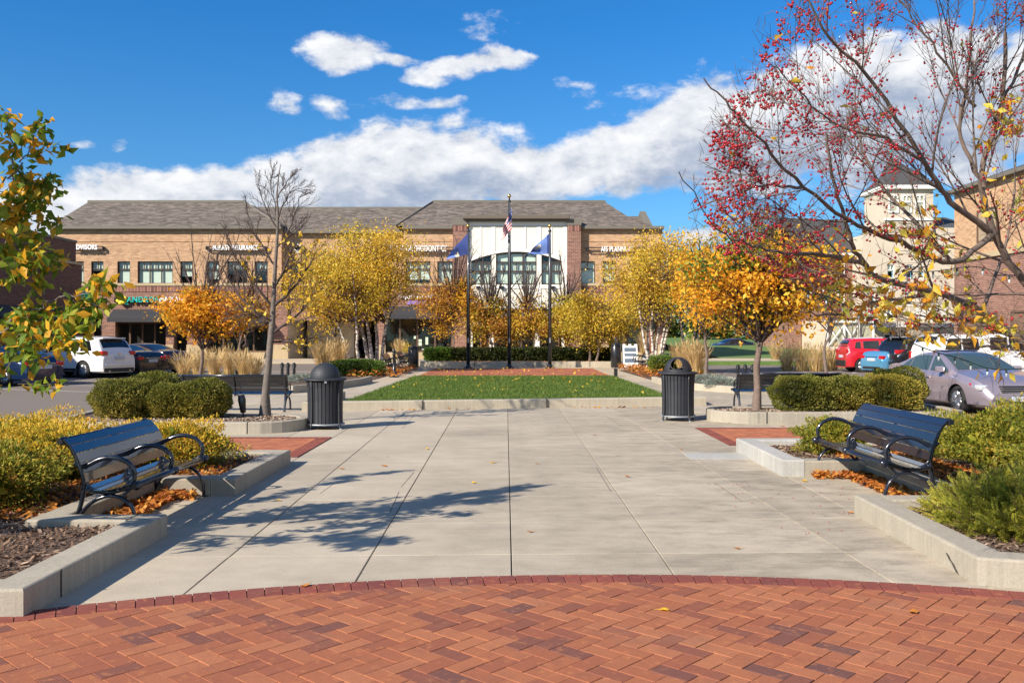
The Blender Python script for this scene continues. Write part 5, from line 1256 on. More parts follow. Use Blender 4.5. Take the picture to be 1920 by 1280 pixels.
SUVW=dict(L=5.0,W=1.98,roofz=1.72,bot=.24,axles=(1.06,4.05),rw=.37,gh=(.1,.5,3,4),tumble=.15,
 top=[(0,.8),(.04,1.08),(.15,1.25),(.42,1.62),(.62,1.70),(1.2,1.745),(2.4,1.75),(2.9,1.70),(3.3,1.52),(3.85,1.17),(4.5,1.08),(4.8,.92),(5.0,.6)],
 belt=[(0,.78),(.06,1.05),(.3,1.14),(1.5,1.12),(3.7,1.05),(4.4,.98),(4.8,.85),(5,.55)],
 plan=[(0,.84),(.08,.93),(.35,.98),(1,1),(4,1),(4.6,.93),(4.9,.8),(5,.72)],
 sidewin=[[(.62,1.18),(1.3,1.16),(1.3,1.62),(.85,1.60)],[(1.4,1.16),(2.35,1.14),(2.35,1.66),(1.4,1.64)],[(2.45,1.14),(3.5,1.10),(3.45,1.18),(2.95,1.55),(2.45,1.66)]],
 shield=(3.0,3.72),rearwin=(.17,.46),mirror=(3.35,1.12),handles=(1.5,2.6),doors=(1.35,2.4,3.55),cladding=True,
 ends=[('tail_lamp',-.01,.42,.60,.90,.98,1.17,'tail_lens',.045,True),('bumper',-.06,.2,-.78,.78,.50,.66,'paint_white',.05),('bumper_trim',-.04,.25,-.8,.8,.26,.44,'car_plastic',.05),('number_plate',-.05,-.005,-.26,.26,.80,.94,'plate',.004),('badge',-.03,.02,-.07,.07,1.0,1.1,'chrome',.03),('roof_rail',.9,3.0,.62,.66,1.77,1.81,'car_plastic',.015,True),('spoiler',.28,.6,-.62,.62,1.69,1.735,'paint_white',.015),('exhaust',-.05,.1,.5,.6,.27,.34,'chrome',.02,True)])
JEEP=dict(SUVW); JEEP.update(L=4.23,W=1.80,roofz=1.62,axles=(.78,3.35),rw=.35,spokes=5,
 top=[(0,.85),(.03,1.12),(.10,1.3),(.22,1.58),(.45,1.66),(1.2,1.69),(2.2,1.68),(2.5,1.62),(3.05,1.18),(3.9,1.08),(4.1,.95),(4.23,.6)],
 belt=[(0,.8),(.06,1.08),(.3,1.12),(1.5,1.1),(3.0,1.06),(3.8,1.0),(4.1,.85),(4.23,.6)],
 plan=[(0,.88),(.08,.95),(.3,1),(3.6,1),(4.0,.94),(4.23,.8)],
 sidewin=[[(.42,1.2),(.72,1.18),(.72,1.52),(.5,1.52)],[(.85,1.18),(1.62,1.15),(1.62,1.57),(.85,1.55)],[(1.72,1.15),(2.72,1.12),(2.66,1.2),(2.35,1.52),(1.72,1.57)]],
 shield=(2.5,3.0),rearwin=(.09,.24),mirror=(2.6,1.12),handles=(.98,1.85),doors=(.8,1.67,2.75),roofpatch=(.35,2.4,'paint_white'),
 ends=[('tail_lamp',-.02,.12,.62,.80,.95,1.15,'tail_lens',.03,True),('bumper_trim',-.05,.2,-.74,.74,.3,.6,'car_plastic',.05),('number_plate',-.03,0.0,-.26,.26,.72,.86,'plate',.004)])
BSUV=dict(SUVW); BSUV['ends']=[(e if e[7]!='paint_white' else (*e[:7],'paint_black',*e[8:])) for e in SUVW['ends']]
PICK=dict(L=5.8,W=2.0,roofz=1.86,bot=.35,axles=(1.2,4.75),rw=.40,gh=(0,0,0,0),tumble=.13,sw=.05,
 top=[(0,1.0),(.03,1.2),(.12,1.5),(.3,1.82),(.6,1.84),(1.95,1.84),(2.0,1.80),(2.06,1.80),(2.12,1.86),(3.3,1.87),(3.75,1.75),(4.35,1.22),(5.3,1.12),(5.65,1.02),(5.8,.7)],
 belt=[(0,1.0),(.05,1.16),(.4,1.2),(2,1.2),(4.2,1.14),(5.3,1.05),(5.65,.95),(5.8,.65)],
 plan=[(0,.95),(.1,.98),(.4,1),(5,1),(5.5,.95),(5.8,.82)],
 sidewin=[[(.42,1.27),(1.12,1.27),(1.12,1.72),(.62,1.72)],[(1.18,1.27),(1.85,1.27),(1.85,1.72),(1.18,1.72)],[(2.3,1.26),(3.05,1.25),(3.05,1.76),(2.35,1.76)],[(3.12,1.25),(4.05,1.2),(4.0,1.27),(3.6,1.66),(3.12,1.76)]],
 shield=(3.8,4.3),rearwin=(.14,.26),mirror=(3.95,1.25),handles=(2.45,3.3),doors=(2.08,3.08,4.15),
 ends=[('tail_lamp',-.02,.1,.78,.93,.9,1.2,'tail_lens',.02,True),('bumper',-.15,.02,-.9,.9,.5,.68,'chrome',.03),('number_plate',-.17,-.14,-.2,.2,.55,.68,'plate',.004)])
def GP(px,py): return G(px,py,-.15)
def place(label,spec,pm,px,py,anchor,hdeg,**k):
    """anchor=(x,y) of the car touching the ground at that pixel; heading measured from +X"""
    g_=GP(px,py); h=R(hdeg); c,s=math.cos(h),math.sin(h); ax_,ay=anchor
    return car(label,(g_.x-(ax_*c-ay*s),g_.y-(ax_*s+ay*c),-.15),h,spec,pm,**k)
place('white crossover parked left with its rear toward the plaza',SUVW,'paint_white',158,709,(1.06,.9),156,name='parked_suv')
place('black sedan parked beside the white crossover',SEDAN,'paint_black',278,704,(.3,0),154)
place('dark maroon sedan, farthest right in the left row of cars',SEDAN,'paint_maroon',326,699.5,(.3,0),154)
place('blue sedan at the left edge behind the leafy branches',SEDAN,'paint_blue',8,724,(1.0,.9),156)
place('silver mauve sedan facing the camera behind the right boxwood hedge',LEX,'paint_mauve',1793,775,(3.80,-.9),-86)
place('bright red small SUV with a white roof',JEEP,'paint_red',1617,698,(.78,-.85),-2,name='parked_suv')
place('light blue sedan between the red car and the black SUV',SEDAN,'paint_sky',1692,702,(1.02,-.9),18)
place('black SUV partly hidden behind the white pickup',BSUV,'paint_black',1722,703,(1.06,-.9),14,name='parked_suv')
place('white pickup truck with a matching canopy on its bed',PICK,'paint_white',1808,717,(1.2,-.95),6,name='pickup_truck',cat='pickup truck')
g_=G(1415,652,0.2); car('dark car far away on the road beyond the grasses',(25.5,98,-.1),R(200),SEDAN,'paint_darkblue')
car('blue car beyond the passage behind the left birches',(-12.9,70.5,.0),R(80),SEDAN,'paint_blue')
# ================================================================== vegetation
flat('bark_brown',(.16,.115,.092),.9,var=.35,vscale=18,bump=.6,bscale=30)
flat('dark_twig',(.07,.048,.042),.9)
flat('bark_grey',(.145,.12,.10),.9,var=.3,vscale=14,bump=.6,bscale=30)
flat('twig_bark',(.11,.062,.05),.85,var=.2,vscale=10)
m_,t_,b_,o_=newmat('birch_bark'); tcn=t_.n('ShaderNodeTexCoord')
t_.l(t_.mix(t_.mapr(t_.noise(t_.vm('MULTIPLY',tcn.outputs['Object'],(3,3,9)),1.3,4,.7),.48,.56,0,1),(.62,.55,.48),(.10,.065,.05)),b_.inputs['Base Color']); b_.inputs['Roughness'].default_value=.85
leafmat('leaf_gold',[(0,(.44,.27,.03)),(.25,(.66,.39,.03)),(.55,(.84,.53,.045)),(.8,(.90,.66,.12)),(1,(.60,.50,.07))],.42)
leafmat('leaf_gold_green',[(0,(.24,.23,.025)),(.3,(.48,.38,.035)),(.6,(.70,.52,.05)),(.85,(.80,.60,.10)),(1,(.34,.40,.05))],.42)
leafmat('leaf_orange',[(0,(.62,.20,.02)),(.3,(.78,.30,.02)),(.6,(.85,.42,.03)),(.85,(.82,.50,.05)),(1,(.45,.38,.05))],.4)
leafmat('leaf_amber',[(0,(.50,.22,.02)),(.25,(.74,.34,.025)),(.55,(.84,.46,.03)),(.8,(.80,.56,.07)),(.9,(.30,.36,.04)),(1,(.16,.30,.03))],.4)
leafmat('leaf_deep_green',[(0,(.03,.075,.012)),(.5,(.10,.17,.02)),(1,(.40,.34,.04))],.3)
leafmat('leaf_russet',[(0,(.22,.08,.025)),(.3,(.42,.16,.03)),(.6,(.58,.30,.04)),(.85,(.64,.42,.06)),(1,(.30,.28,.05))],.35)
leafmat('leaf_apple',[(0,(.07,.15,.018)),(.35,(.18,.27,.03)),(.56,(.38,.44,.05)),(.66,(.80,.42,.035)),(.86,(.88,.48,.04)),(1,(.80,.60,.10))],.48)
leafmat('leaf_berry_tree',[(0,(.72,.26,.03)),(.3,(.78,.40,.04)),(.6,(.78,.60,.08)),(.85,(.55,.55,.08)),(1,(.30,.38,.05))],.45)
leafmat('leaf_box',[(0,(.075,.09,.016)),(.4,(.15,.165,.028)),(.75,(.26,.24,.045)),(1,(.40,.32,.09))],.3)
leafmat('leaf_box_brown',[(0,(.12,.12,.02)),(.4,(.25,.22,.035)),(.75,(.40,.31,.05)),(1,(.50,.33,.09))],.3)
leafmat('leaf_spirea_gold',[(0,(.34,.27,.03)),(.3,(.62,.43,.04)),(.65,(.78,.55,.055)),(.85,(.76,.40,.05)),(1,(.62,.22,.05))],.4)
leafmat('leaf_spirea_green',[(0,(.09,.12,.018)),(.4,(.21,.235,.028)),(.72,(.40,.34,.04)),(.9,(.50,.26,.05)),(1,(.46,.14,.05))],.35)
leafmat('leaf_yew',[(0,(.14,.17,.025)),(.4,(.31,.32,.04)),(.75,(.50,.44,.06)),(1,(.64,.48,.09))],.42)
leafmat('leaf_hedge',[(0,(.04,.09,.015)),(.5,(.08,.16,.02)),(1,(.17,.24,.03))],.25)
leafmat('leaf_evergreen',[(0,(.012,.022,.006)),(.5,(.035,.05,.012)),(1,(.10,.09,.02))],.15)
leafmat('straw',[(0,(.40,.26,.11)),(.5,(.66,.47,.21)),(.85,(.76,.58,.30)),(1,(.40,.36,.09))],.35,.7)
leafmat('silver_leaf',[(0,(.20,.24,.19)),(1,(.38,.42,.36))],.2)
flat('berry_red',(.34,.008,.014),.4,0,.1); flat('wire_green',(.01,.04,.03),.5); flat('clear_bulb',(.6,.66,.66),.08,0,1)

def leaf_cloud(name,pts,size,mat,seed,parent=None,fold=.25,aspect=.55,droop=.25,dirs=None,sj=.45):
    r=np.random.default_rng(seed); n=len(pts); P_=np.asarray(pts,dtype=np.float64)
    d=r.normal(size=(n,3)) if dirs is None else dirs+r.normal(0,.5,(n,3))
    d[:,2]-=droop; d/=np.linalg.norm(d,axis=1)[:,None]
    u=r.normal(size=(n,3)); w=np.cross(d,u); w/=np.linalg.norm(w,axis=1)[:,None]; nn=np.cross(d,w)
    L=size*(1-sj+2*sj*r.random(n))[:,None]
    tip=P_+d*L; mid=P_+d*L*.45; up=nn*L*fold*(r.random((n,1)))
    return np_folded(name,P_,mid+w*L*aspect*.5+up,tip,mid-w*L*aspect*.5+up,mat,parent)

def perp(d,rng):
    a=Vector((rng.gauss(0,1),rng.gauss(0,1),rng.gauss(0,1))); v=a-d*a.dot(d); return v.normalized()
class Grow:
    def __init__(s,seed): s.r=random.Random(seed); s.segs=[]; s.tips=[]
    def limb(s,p,d,L,r0,r1,n,wob,lift=0.0):
        pts=[Vector(p)]; d=Vector(d).normalized()
        for i in range(n):
            d=(d+perp(d,s.r)*wob+Vector((0,0,lift))).normalized(); pts.append(pts[-1]+d*(L/n))
        rad=[r0+(r1-r0)*i/n for i in range(n+1)]; s.segs.append((pts,rad)); return pts,rad
    def tree(s,pts,rad,lv,maxlv,nch,spread,lenf,wob,lift,start=.3,lenbase=None,minr=.0025,leafy=True):
        """children along a limb"""
        L=sum((a-c).length for a,c in zip(pts[:-1],pts[1:])) if lenbase is None else lenbase
        n=len(pts)-1
        for i in range(nch):
            t=start+(1-start)*(i+s.r.random()*.8)/nch; t=min(t,.999); k=int(t*n); f=t*n-k
            p=pts[k].lerp(pts[k+1],f); r=rad[k]+(rad[k+1]-rad[k])*f; d=(pts[k+1]-pts[k]).normalized()
            q=(d*math.cos(spread)+perp(d,s.r)*math.sin(spread)*(.7+.5*s.r.random())).normalized()
            l=L*lenf*(1.15-.55*t)*(.7+.6*s.r.random()); rr=max(minr,min(r*.5,.011 if lv==1 else .006,L*.014))
            pp,ra=s.limb(p,q,l,rr,max(minr*.6,rr*.35),5 if lv<maxlv else 4,wob,lift)
            if lv<maxlv: s.tree(pp,ra,lv+1,maxlv,max(3,int(nch*.8)),spread,lenf,wob,lift,.2,None,minr)
            else: s.tips.append(pp)
        if lv>=maxlv-1: s.tips.append(pts[n//2:])
    def mesh(s,name,mat,parent,rthin=.012,off=(0,0,0)):
        b=MB()
        for pts,rad in s.segs:
            seg=8 if rad[0]>.05 else (6 if rad[0]>.02 else (4 if rad[0]>.007 else 3))
            b.tube([p-Vector(off) for p in pts],rad,seg,0,False,True)
        return b.build(name,[mat] if isinstance(mat,str) else mat,parent)
    def leafpts(s,n,jit,flt=None):
        out=[]; k=0
        while len(out)<n and k<n*12:
            k+=1; pp=s.r.choice(s.tips); i=s.r.randrange(len(pp)-1); p=pp[i].lerp(pp[i+1],s.r.random())
            p=p+Vector((s.r.gauss(0,jit),s.r.gauss(0,jit),s.r.gauss(0,jit)))
            if flt is None or flt(p): out.append(tuple(p))
        return out

def blob_pts(rng,n,c,r,shell=.55,lump=None,power=1.0):
    """points through a lumpy ellipsoid crown"""
    v=rng.normal(size=(n,3)); v/=np.linalg.norm(v,axis=1)[:,None]
    rad=shell+(1-shell)*rng.random(n)**power
    if lump is not None:
        k=np.sin(v[:,0]*lump[0]+lump[3])*np.cos(v[:,1]*lump[1]+lump[4])*np.sin(v[:,2]*lump[2]+lump[5]); rad=rad*(1+.22*k)
    return v*rad[:,None]*np.array(r)+np.array(c)

# ---------- generic clumped-crown tree
def crown_tree(name,label,loc,h_trunk,crown_c,crown_r,nclump,nleaf,size,mats,trunk_r,seed,group=None,bark='bark_brown',stems=1,bare_top=0,clump_r=.28,lean=0,leafname='crown',bare_h=1.0):
    t=thing(name,label,'tree',loc,0,group); g_=Grow(seed); r=np.random.default_rng(seed)
    C_=Vector(crown_c); cl=[]
    for i in range(nclump):
        v=r.normal(size=3); v/=np.linalg.norm(v); q=.25+.72*r.random()**.6
        p=np.array(crown_c)+v*q*np.array(crown_r); cl.append(p)
    bases=[Vector((0,0,0))] if stems==1 else [Vector((.28*math.cos(2*math.pi*i/stems+seed),.22*math.sin(2*math.pi*i/stems+seed),0)) for i in range(stems)]
    trunks=[]
    for bi,bp in enumerate(bases):
        top=C_+Vector((0,0,crown_r[2]*.75)) if stems==1 else C_+Vector((bp.x*3.2*crown_r[0]/1.6,bp.y*3,crown_r[2]*.5))
        n=8; pts=[bp.lerp(top,(i/n))+Vector((g_.r.gauss(0,.03),g_.r.gauss(0,.03),0))*(i>0)*(1+i*.3) for i in range(n+1)]
        if stems>1: pts=[Vector((bp.x+(top.x-bp.x)*(i/n)**1.4,bp.y+(top.y-bp.y)*(i/n)**1.4,top.z*i/n))+Vector((g_.r.gauss(0,.03),g_.r.gauss(0,.03),0))*(i>0) for i in range(n+1)]
        rad=[trunk_r*(1.25 if i==0 else 1)*(1-.85*i/n) for i in range(n+1)]; g_.segs.append((pts,rad)); trunks.append((pts,rad))
    b=MB()
    for pts,rad in g_.segs: b.tube(pts,rad,8 if trunk_r>.05 else 6,0,False,True)
    b.build('trunk',[bark],t)
    g_.segs=[]
    for c in cl:
        c=Vector(c); pts,rad=g_.r.choice(trunks)
        cand=[i for i in range(1,len(pts)-1) if pts[i].z<c.z+.1] or [1]; cand=[i for i in cand if pts[i].z>h_trunk*.75] or [max(cand)]
        i=g_.r.choice(cand[-3:]); p=pts[i]; mid=p.lerp(c,.5)+Vector((g_.r.gauss(0,.1),g_.r.gauss(0,.1),.12)); 
        g_.segs.append(([p,mid,c],[rad[i]*.5,rad[i]*.3,.008])); 
        pts2,ra=[p,mid,c],[.02,.012,.006]
        for _ in range(3):
            d=Vector((g_.r.gauss(0,1),g_.r.gauss(0,1),g_.r.gauss(.2,1))).normalized(); g_.limb(mid.lerp(c,g_.r.random()),d,clump_r*crown_r[0]*1.4,.008,.003,3,.2)
    if bare_top:
        pts,rad=trunks[0]
        for _ in range(bare_top):
            i=g_.r.randrange(len(pts)//2,len(pts)-1); d=Vector((g_.r.gauss(0,.55),g_.r.gauss(0,.55),1.1)).normalized()
            fk=max(.6,loc[1]/34.0); pp,ra=g_.limb(pts[i],d,bare_h*crown_r[2]*(1.2+.9*g_.r.random()),.032*fk,.011*fk,6,.1,.04)
            g_.tree(pp,ra,1,1,8,.45,.34,.1,.05,.2,None,.008*fk)
    g_.mesh('branches','dark_twig' if bare_top else 'twig_bark',t)
    k=len(mats); per=nleaf//len(cl); allp=[[] for _ in mats]
    for ci,c in enumerate(cl):
        n=int(per*(.5+r.random())); s_=np.array(crown_r)*clump_r*(.7+.7*r.random())
        pts=r.normal(size=(n,3))*s_*.62+c
        # mild shaping: keep the lower fringe drooping
        mi=min(k-1,int(r.random()*k)); allp[mi].append(pts)
    for mi,m in enumerate(mats):
        if allp[mi]:
            pp=np.concatenate(allp[mi]); leaf_cloud(leafname,pp,size,m,seed+mi,t)
    return t
def shrub(name,label,cat,loc,r3,n,size,mats,seed,group=None,shell=.78,aspect=.6,lumps=None,core=None,flat_bot=.35,boxy=0.0,noise_amp=.12):
    t=thing(name,label,cat,loc,0,group); rng=np.random.default_rng(seed)
    c=np.array([0,0,r3[2]*.5]); per=n//len(mats)
    v=rng.normal(size=(n,3)); v/=np.linalg.norm(v,axis=1)[:,None]
    if boxy>0:
        m_=np.max(np.abs(v),axis=1)[:,None]; v=v*((1-boxy)+boxy/m_)
    ph=rng.random(6)*6
    am=1+noise_amp*(np.sin(v[:,0]*5+ph[0])*np.cos(v[:,1]*6+ph[1])+.6*np.sin(v[:,2]*7+ph[2]+v[:,0]*4)+.35*np.sin(v[:,0]*13+ph[3])*np.sin(v[:,2]*12+ph[4]))
    rad=(shell+(1-shell)*rng.random(n)**.7)*am
    p=v*rad[:,None]*np.array([r3[0],r3[1],r3[2]*.5])+c; p[:,2]=np.maximum(p[:,2],.02)
    own=rng.integers(0,len(mats),n)
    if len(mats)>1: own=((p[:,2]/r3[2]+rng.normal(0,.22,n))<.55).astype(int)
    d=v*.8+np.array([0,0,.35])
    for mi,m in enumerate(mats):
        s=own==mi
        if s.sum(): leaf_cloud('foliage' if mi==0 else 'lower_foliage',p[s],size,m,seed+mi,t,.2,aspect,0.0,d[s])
    # woody stems and a dark leafy core
    b=MB(); rr=random.Random(seed)
    for i in range(14):
        a=rr.random()*6.28; q=rr.random()*.75; b.tube([(0.05*math.cos(a),.05*math.sin(a),0),(r3[0]*.3*q*math.cos(a),r3[1]*.3*q*math.sin(a),r3[2]*.4),(r3[0]*.8*q*math.cos(a),r3[1]*.8*q*math.sin(a),r3[2]*.85)],[.012,.009,.004],4,0,False)
    b.build('stems',['twig_bark'],t)
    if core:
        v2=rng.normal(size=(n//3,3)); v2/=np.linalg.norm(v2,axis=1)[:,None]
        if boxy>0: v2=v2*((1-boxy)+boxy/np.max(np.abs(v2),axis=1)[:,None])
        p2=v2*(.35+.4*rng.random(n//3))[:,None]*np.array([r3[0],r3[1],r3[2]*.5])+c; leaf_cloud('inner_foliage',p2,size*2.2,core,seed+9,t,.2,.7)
    return t

# ---- boxwoods
for i,(px,py,Y,rx,ry,hz,mt,lab) in enumerate((
  (232,782,16.9,.60,.52,.76,['leaf_box','leaf_box_brown'],'leftmost rounded boxwood in the left planter'),
  (290,779,17.7,.50,.5,.84,['leaf_box'],'rounded boxwood standing behind the leftmost one'),
  (322,781,16.9,.42,.42,.66,['leaf_box','leaf_box_brown'],'low boxwood left of the tallest, in the left planter'),
  (382,779,16.95,.50,.46,.74,['leaf_box','leaf_box_brown'],'rounded boxwood in the left planter nearest the bare tree'))):
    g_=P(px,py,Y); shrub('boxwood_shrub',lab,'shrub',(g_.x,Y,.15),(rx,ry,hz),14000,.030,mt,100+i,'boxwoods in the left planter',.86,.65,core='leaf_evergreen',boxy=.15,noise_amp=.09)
for i,(px,py,Y,rx,ry,hz,mt,lab) in enumerate((
  (1507,770,18.35,.66,.48,.72,['leaf_box'],'leftmost clipped boxwood of the right hedge, with an orange leaf on it'),
  (1590,770,18.4,.52,.46,.72,['leaf_box','leaf_box_brown'],'middle clipped boxwood of the right hedge'),
  (1668,772,18.35,.62,.48,.74,['leaf_box_brown'],'browner clipped boxwood in front of the mauve car'),
  (1685,758,19.3,.55,.45,.85,['leaf_box'],'taller boxwood behind the browner one by the mauve car'))):
    g_=P(px,py,Y); shrub('boxwood_shrub',lab,'shrub',(g_.x,Y,.17),(rx,ry,hz),14000,.030,mt,120+i,'boxwoods in the right planter',.86,.65,core='leaf_evergreen',boxy=.25,noise_amp=.10)
# ---- spirea
for i,(x,y,rx,ry,hz,n,mt,lab) in enumerate((
  (-5.05,10.3,.62,.8,.58,9000,['leaf_spirea_gold','leaf_spirea_green'],'golden spirea shrub directly behind the left bench'),
  (-5.95,9.6,.75,.9,.60,10000,['leaf_spirea_gold','leaf_spirea_green'],'golden spirea shrub at the left edge beside the car park'),
  (-6.0,11.4,.7,.8,.60,8000,['leaf_spirea_gold','leaf_spirea_green'],'bright yellow spirea shrub farthest left, below the asphalt'),
  (-4.85,8.55,.55,.72,.58,8000,['leaf_spirea_green','leaf_spirea_green'],'greener spirea shrub in shade at the near end of the left bench'),
  (-3.98,11.0,.62,.5,.56,8500,['leaf_spirea_gold','leaf_spirea_green'],'golden spirea shrub beyond the far armrest of the left bench'),
  (-4.9,11.7,.5,.45,.46,5000,['leaf_spirea_gold'],'small yellow spirea shrub behind the left bench back'))):
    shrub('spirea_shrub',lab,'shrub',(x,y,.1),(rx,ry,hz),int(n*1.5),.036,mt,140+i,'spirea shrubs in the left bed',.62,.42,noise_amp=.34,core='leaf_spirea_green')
for i,(x,y,rx,ry,hz,n,mt,lab) in enumerate((
  (4.3,12.25,.46,.42,.46,6500,['leaf_spirea_green','leaf_spirea_green'],'golden spirea shrub beyond the far armrest of the right bench'),
  (5.72,10.5,.74,.95,.76,12000,['leaf_spirea_green','leaf_spirea_green'],'large green spirea shrub behind the right bench, below the mauve car'),
  (5.75,9.1,.72,.8,.74,10000,['leaf_spirea_green','leaf_spirea_green'],'tall green spirea shrub at the right edge with a bushy top'),
  (5.9,12.0,.5,.4,.35,3500,['leaf_spirea_green'],'low spirea shrub behind the back of the right bench'),
  (6.4,12.3,.8,.6,.42,6000,['leaf_spirea_green'],'spirea shrub in front of the wheel of the mauve car'))):
    shrub('spirea_shrub',lab,'shrub',(x,y,.1),(rx,ry,hz),int(n*1.5),.038,mt,160+i,'spirea shrubs in the right bed',.62,.42,noise_amp=.34,core='leaf_spirea_green')
# ---- yews: sprays of needles
def yew(label,loc,r3,nspray,seed,group):
    t=thing('yew_shrub',label,'shrub',loc,0,group); rng=np.random.default_rng(seed); A=[];B_=[];Cc=[];D=[]; st=MB()
    for i in range(nspray):
        v=rng.normal(size=3); v/=np.linalg.norm(v); v[2]=abs(v[2])*.9+.05; q=.45+.5*rng.random()
        p0=v*q*np.array(r3); d=v+rng.normal(0,.45,3)+np.array([0,0,.35]); d/=np.linalg.norm(d); L=.10+.12*rng.random()
        u=np.cross(d,rng.normal(size=3)); u/=np.linalg.norm(u); w=np.cross(d,u)
        n=26; s=np.linspace(0,1,n); base=p0+d*L*s[:,None]
        base=base-np.array([0,0,1])*(s**2)[:,None]*.02
        sgn=np.where(np.arange(n)%2==0,1,-1)[:,None]; nd=u*sgn*.85+d*.55+w*.35*rng.normal(0,.6,(n,1)); nd/=np.linalg.norm(nd,axis=1)[:,None]
        l=(.034*(1-.5*s**3))[:,None]; wd=np.cross(nd,w); wd/=np.linalg.norm(wd,axis=1)[:,None]
        A.append(base);B_.append(base+nd*l*.5+wd*.0055);Cc.append(base+nd*l);D.append(base+nd*l*.5-wd*.0055)
        if i%3==0: st.tube([tuple(p0*.3),tuple(p0),tuple(p0+d*L)],[.006,.004,.002],3,0,False)
    np_folded('needles',np.concatenate(A),np.concatenate(B_),np.concatenate(Cc),np.concatenate(D),'leaf_yew',t); st.build('stems',['twig_bark'],t)
    rr=np.random.default_rng(seed+5); v=rr.normal(size=(2500,3)); v/=np.linalg.norm(v,axis=1)[:,None]; v[:,2]=np.abs(v[:,2])
    leaf_cloud('inner_foliage',v*(.25+.45*rr.random(2500))[:,None]*np.array(r3),.05,'leaf_spirea_green',seed,t,.2,.25)
    return t
yew('green and gold yew spilling over the near right wall',(4.25,7.55,.1),(.76,.92,.42),2700,201,'yews')
yew('yew shrub at the right edge in front of the tall spirea',(5.1,8.1,.1),(.75,.9,.55),1800,202,'yews')
yew('dark shaded yew at the left edge below the golden spirea',(-4.95,7.15,.1),(.68,.75,.46),1100,203,'yews')
yew('yew tuft at the left edge nearest the camera',(-4.6,6.3,.05),(.42,.45,.3),500,204,'yews')
# ---- leaf litter
def litter(name,label,boxes,n,seed,z,zj=.05,mat='dry_leaf',s0=.04,s1=.085):
    return chips(boxes,n,seed,z,name,label,s0,s1,mat,.62,'stuff',.45,zj)
litter('fallen_leaves','orange dry leaves piled against the kerb under the left bench',[(-3.74,-3.45,8.3,9.7),(-3.7,-3.3,9.45,9.7)],900,21,.005,.07)
litter('fallen_leaves','orange dry leaves drifted against the kerb under the right bench',[(3.95,4.24,9.2,11.0),(3.6,4.2,10.8,11.01)],1000,22,.005,.07)
litter('fallen_leaves','orange leaves lying on the bark behind the right bench',[(4.55,5.3,9.2,12.0),(4.2,5.3,11.3,12.2)],2600,23,.125,.04)
litter('fallen_leaves','orange leaves lying on the bark around the left bench',[(-5.2,-4.02,7.8,9.8),(-4.6,-3.3,9.98,11.6)],1500,24,.125,.03)
litter('fallen_leaves','leaves scattered over the far beds beside the lawn',[(-6.6,-4.6,36.5,46),(5.2,8.2,36,46),(-4.4,5.2,49,51)],4200,25,.02,.26,'dry_leaf',.07,.14)
litter('fallen_leaves','dry leaves caught along the foot of the lawn kerb',[(-2.95,-2.2,20.70,20.82),(1.3,3.3,21.46,21.52),(-1.5,-.7,21.0,21.03)],70,26,.003,.02)
litter('fallen_leaves','pale leaves specked across the lawn and the brick apron',[(-3.7,3.8,22.3,37),(-3.7,4,37.5,46)],430,27,.09,.05,'leaf_gold',.05,.11)
rl=random.Random(8); first=None
for i,(px,py) in enumerate(((1246,1149),(1381,1029),(993,998),(1507,902),(1594,962),(571,1103),(521,939),(1276,842),(1113,816),(924,868),(640,879),(1349,793),(1366,793),(1468,800),(1713,1153),(800,842),(1007,870),(1176,894),(888,906),(720,874))):
    g_=G(px,py); b=MB(); s=.03+.022*rl.random()
    pts=[]; nn_=10
    for k_ in range(nn_):
        a=2*math.pi*k_/nn_; rr=s*(1 if k_%2==0 else .72)*(1.3 if k_==0 else 1); pts.append((rr*math.cos(a),rr*.7*math.sin(a),.006+.014*abs(math.sin(a*1.0+i))*rl.random()))
    b.add([(0,0,.004)]+pts,[(0,1+k_,1+(k_+1)%nn_) for k_ in range(nn_)]); b.tube([(s*1.2,0,.006),(s*2.0,.004,.012)],.0013,3,0,False)
    o=b.build('fallen_leaf',['dry_leaf' if i%3 else 'leaf_gold']); o.location=(g_.x,g_.y,.016 if py>1100 else .004); o.rotation_euler=(0,0,rl.random()*6.3); tag(o,'single small dry leaf lying flat on the open paving','fallen leaf','single leaves on the paving')

# ---- lawn
b=MB(); LP=[(-3.95,20.98),(4.0,22.34),(4.15,37.2),(-3.9,37.2)]
b.poly([(x,y,.12 if y<23 else .02) for x,y in LP]); 
o=b.build('lawn',['turf']); tag(o,kind='structure')
r_=np.random.default_rng(4); n=70000
yy=20.95+16.2*r_.random(n)**1.35; xx=-3.95+8.05*r_.random(n); ok=yy>20.98+(xx+3.95)*.172; yy=yy[ok];xx=xx[ok];n=len(xx)
zz=.12-.10*(yy-21)/16; hh=(.045+.05*r_.random(n)); a=r_.random(n)*6.28; w=.006+.004*r_.random(n)+ (yy-21)*.0006
base=np.stack([xx,yy,zz-.02],1); side=np.stack([np.cos(a)*w,np.sin(a)*w,0*a],1); tip=base+np.stack([r_.normal(0,.022,n),r_.normal(0,.022,n),hh+.02],1)
o=np_mesh('grass',np.stack([base-side,base+side,tip],1),3,'grass_blade'); tag(o,'short mown green grass of the lawn',kind='stuff')

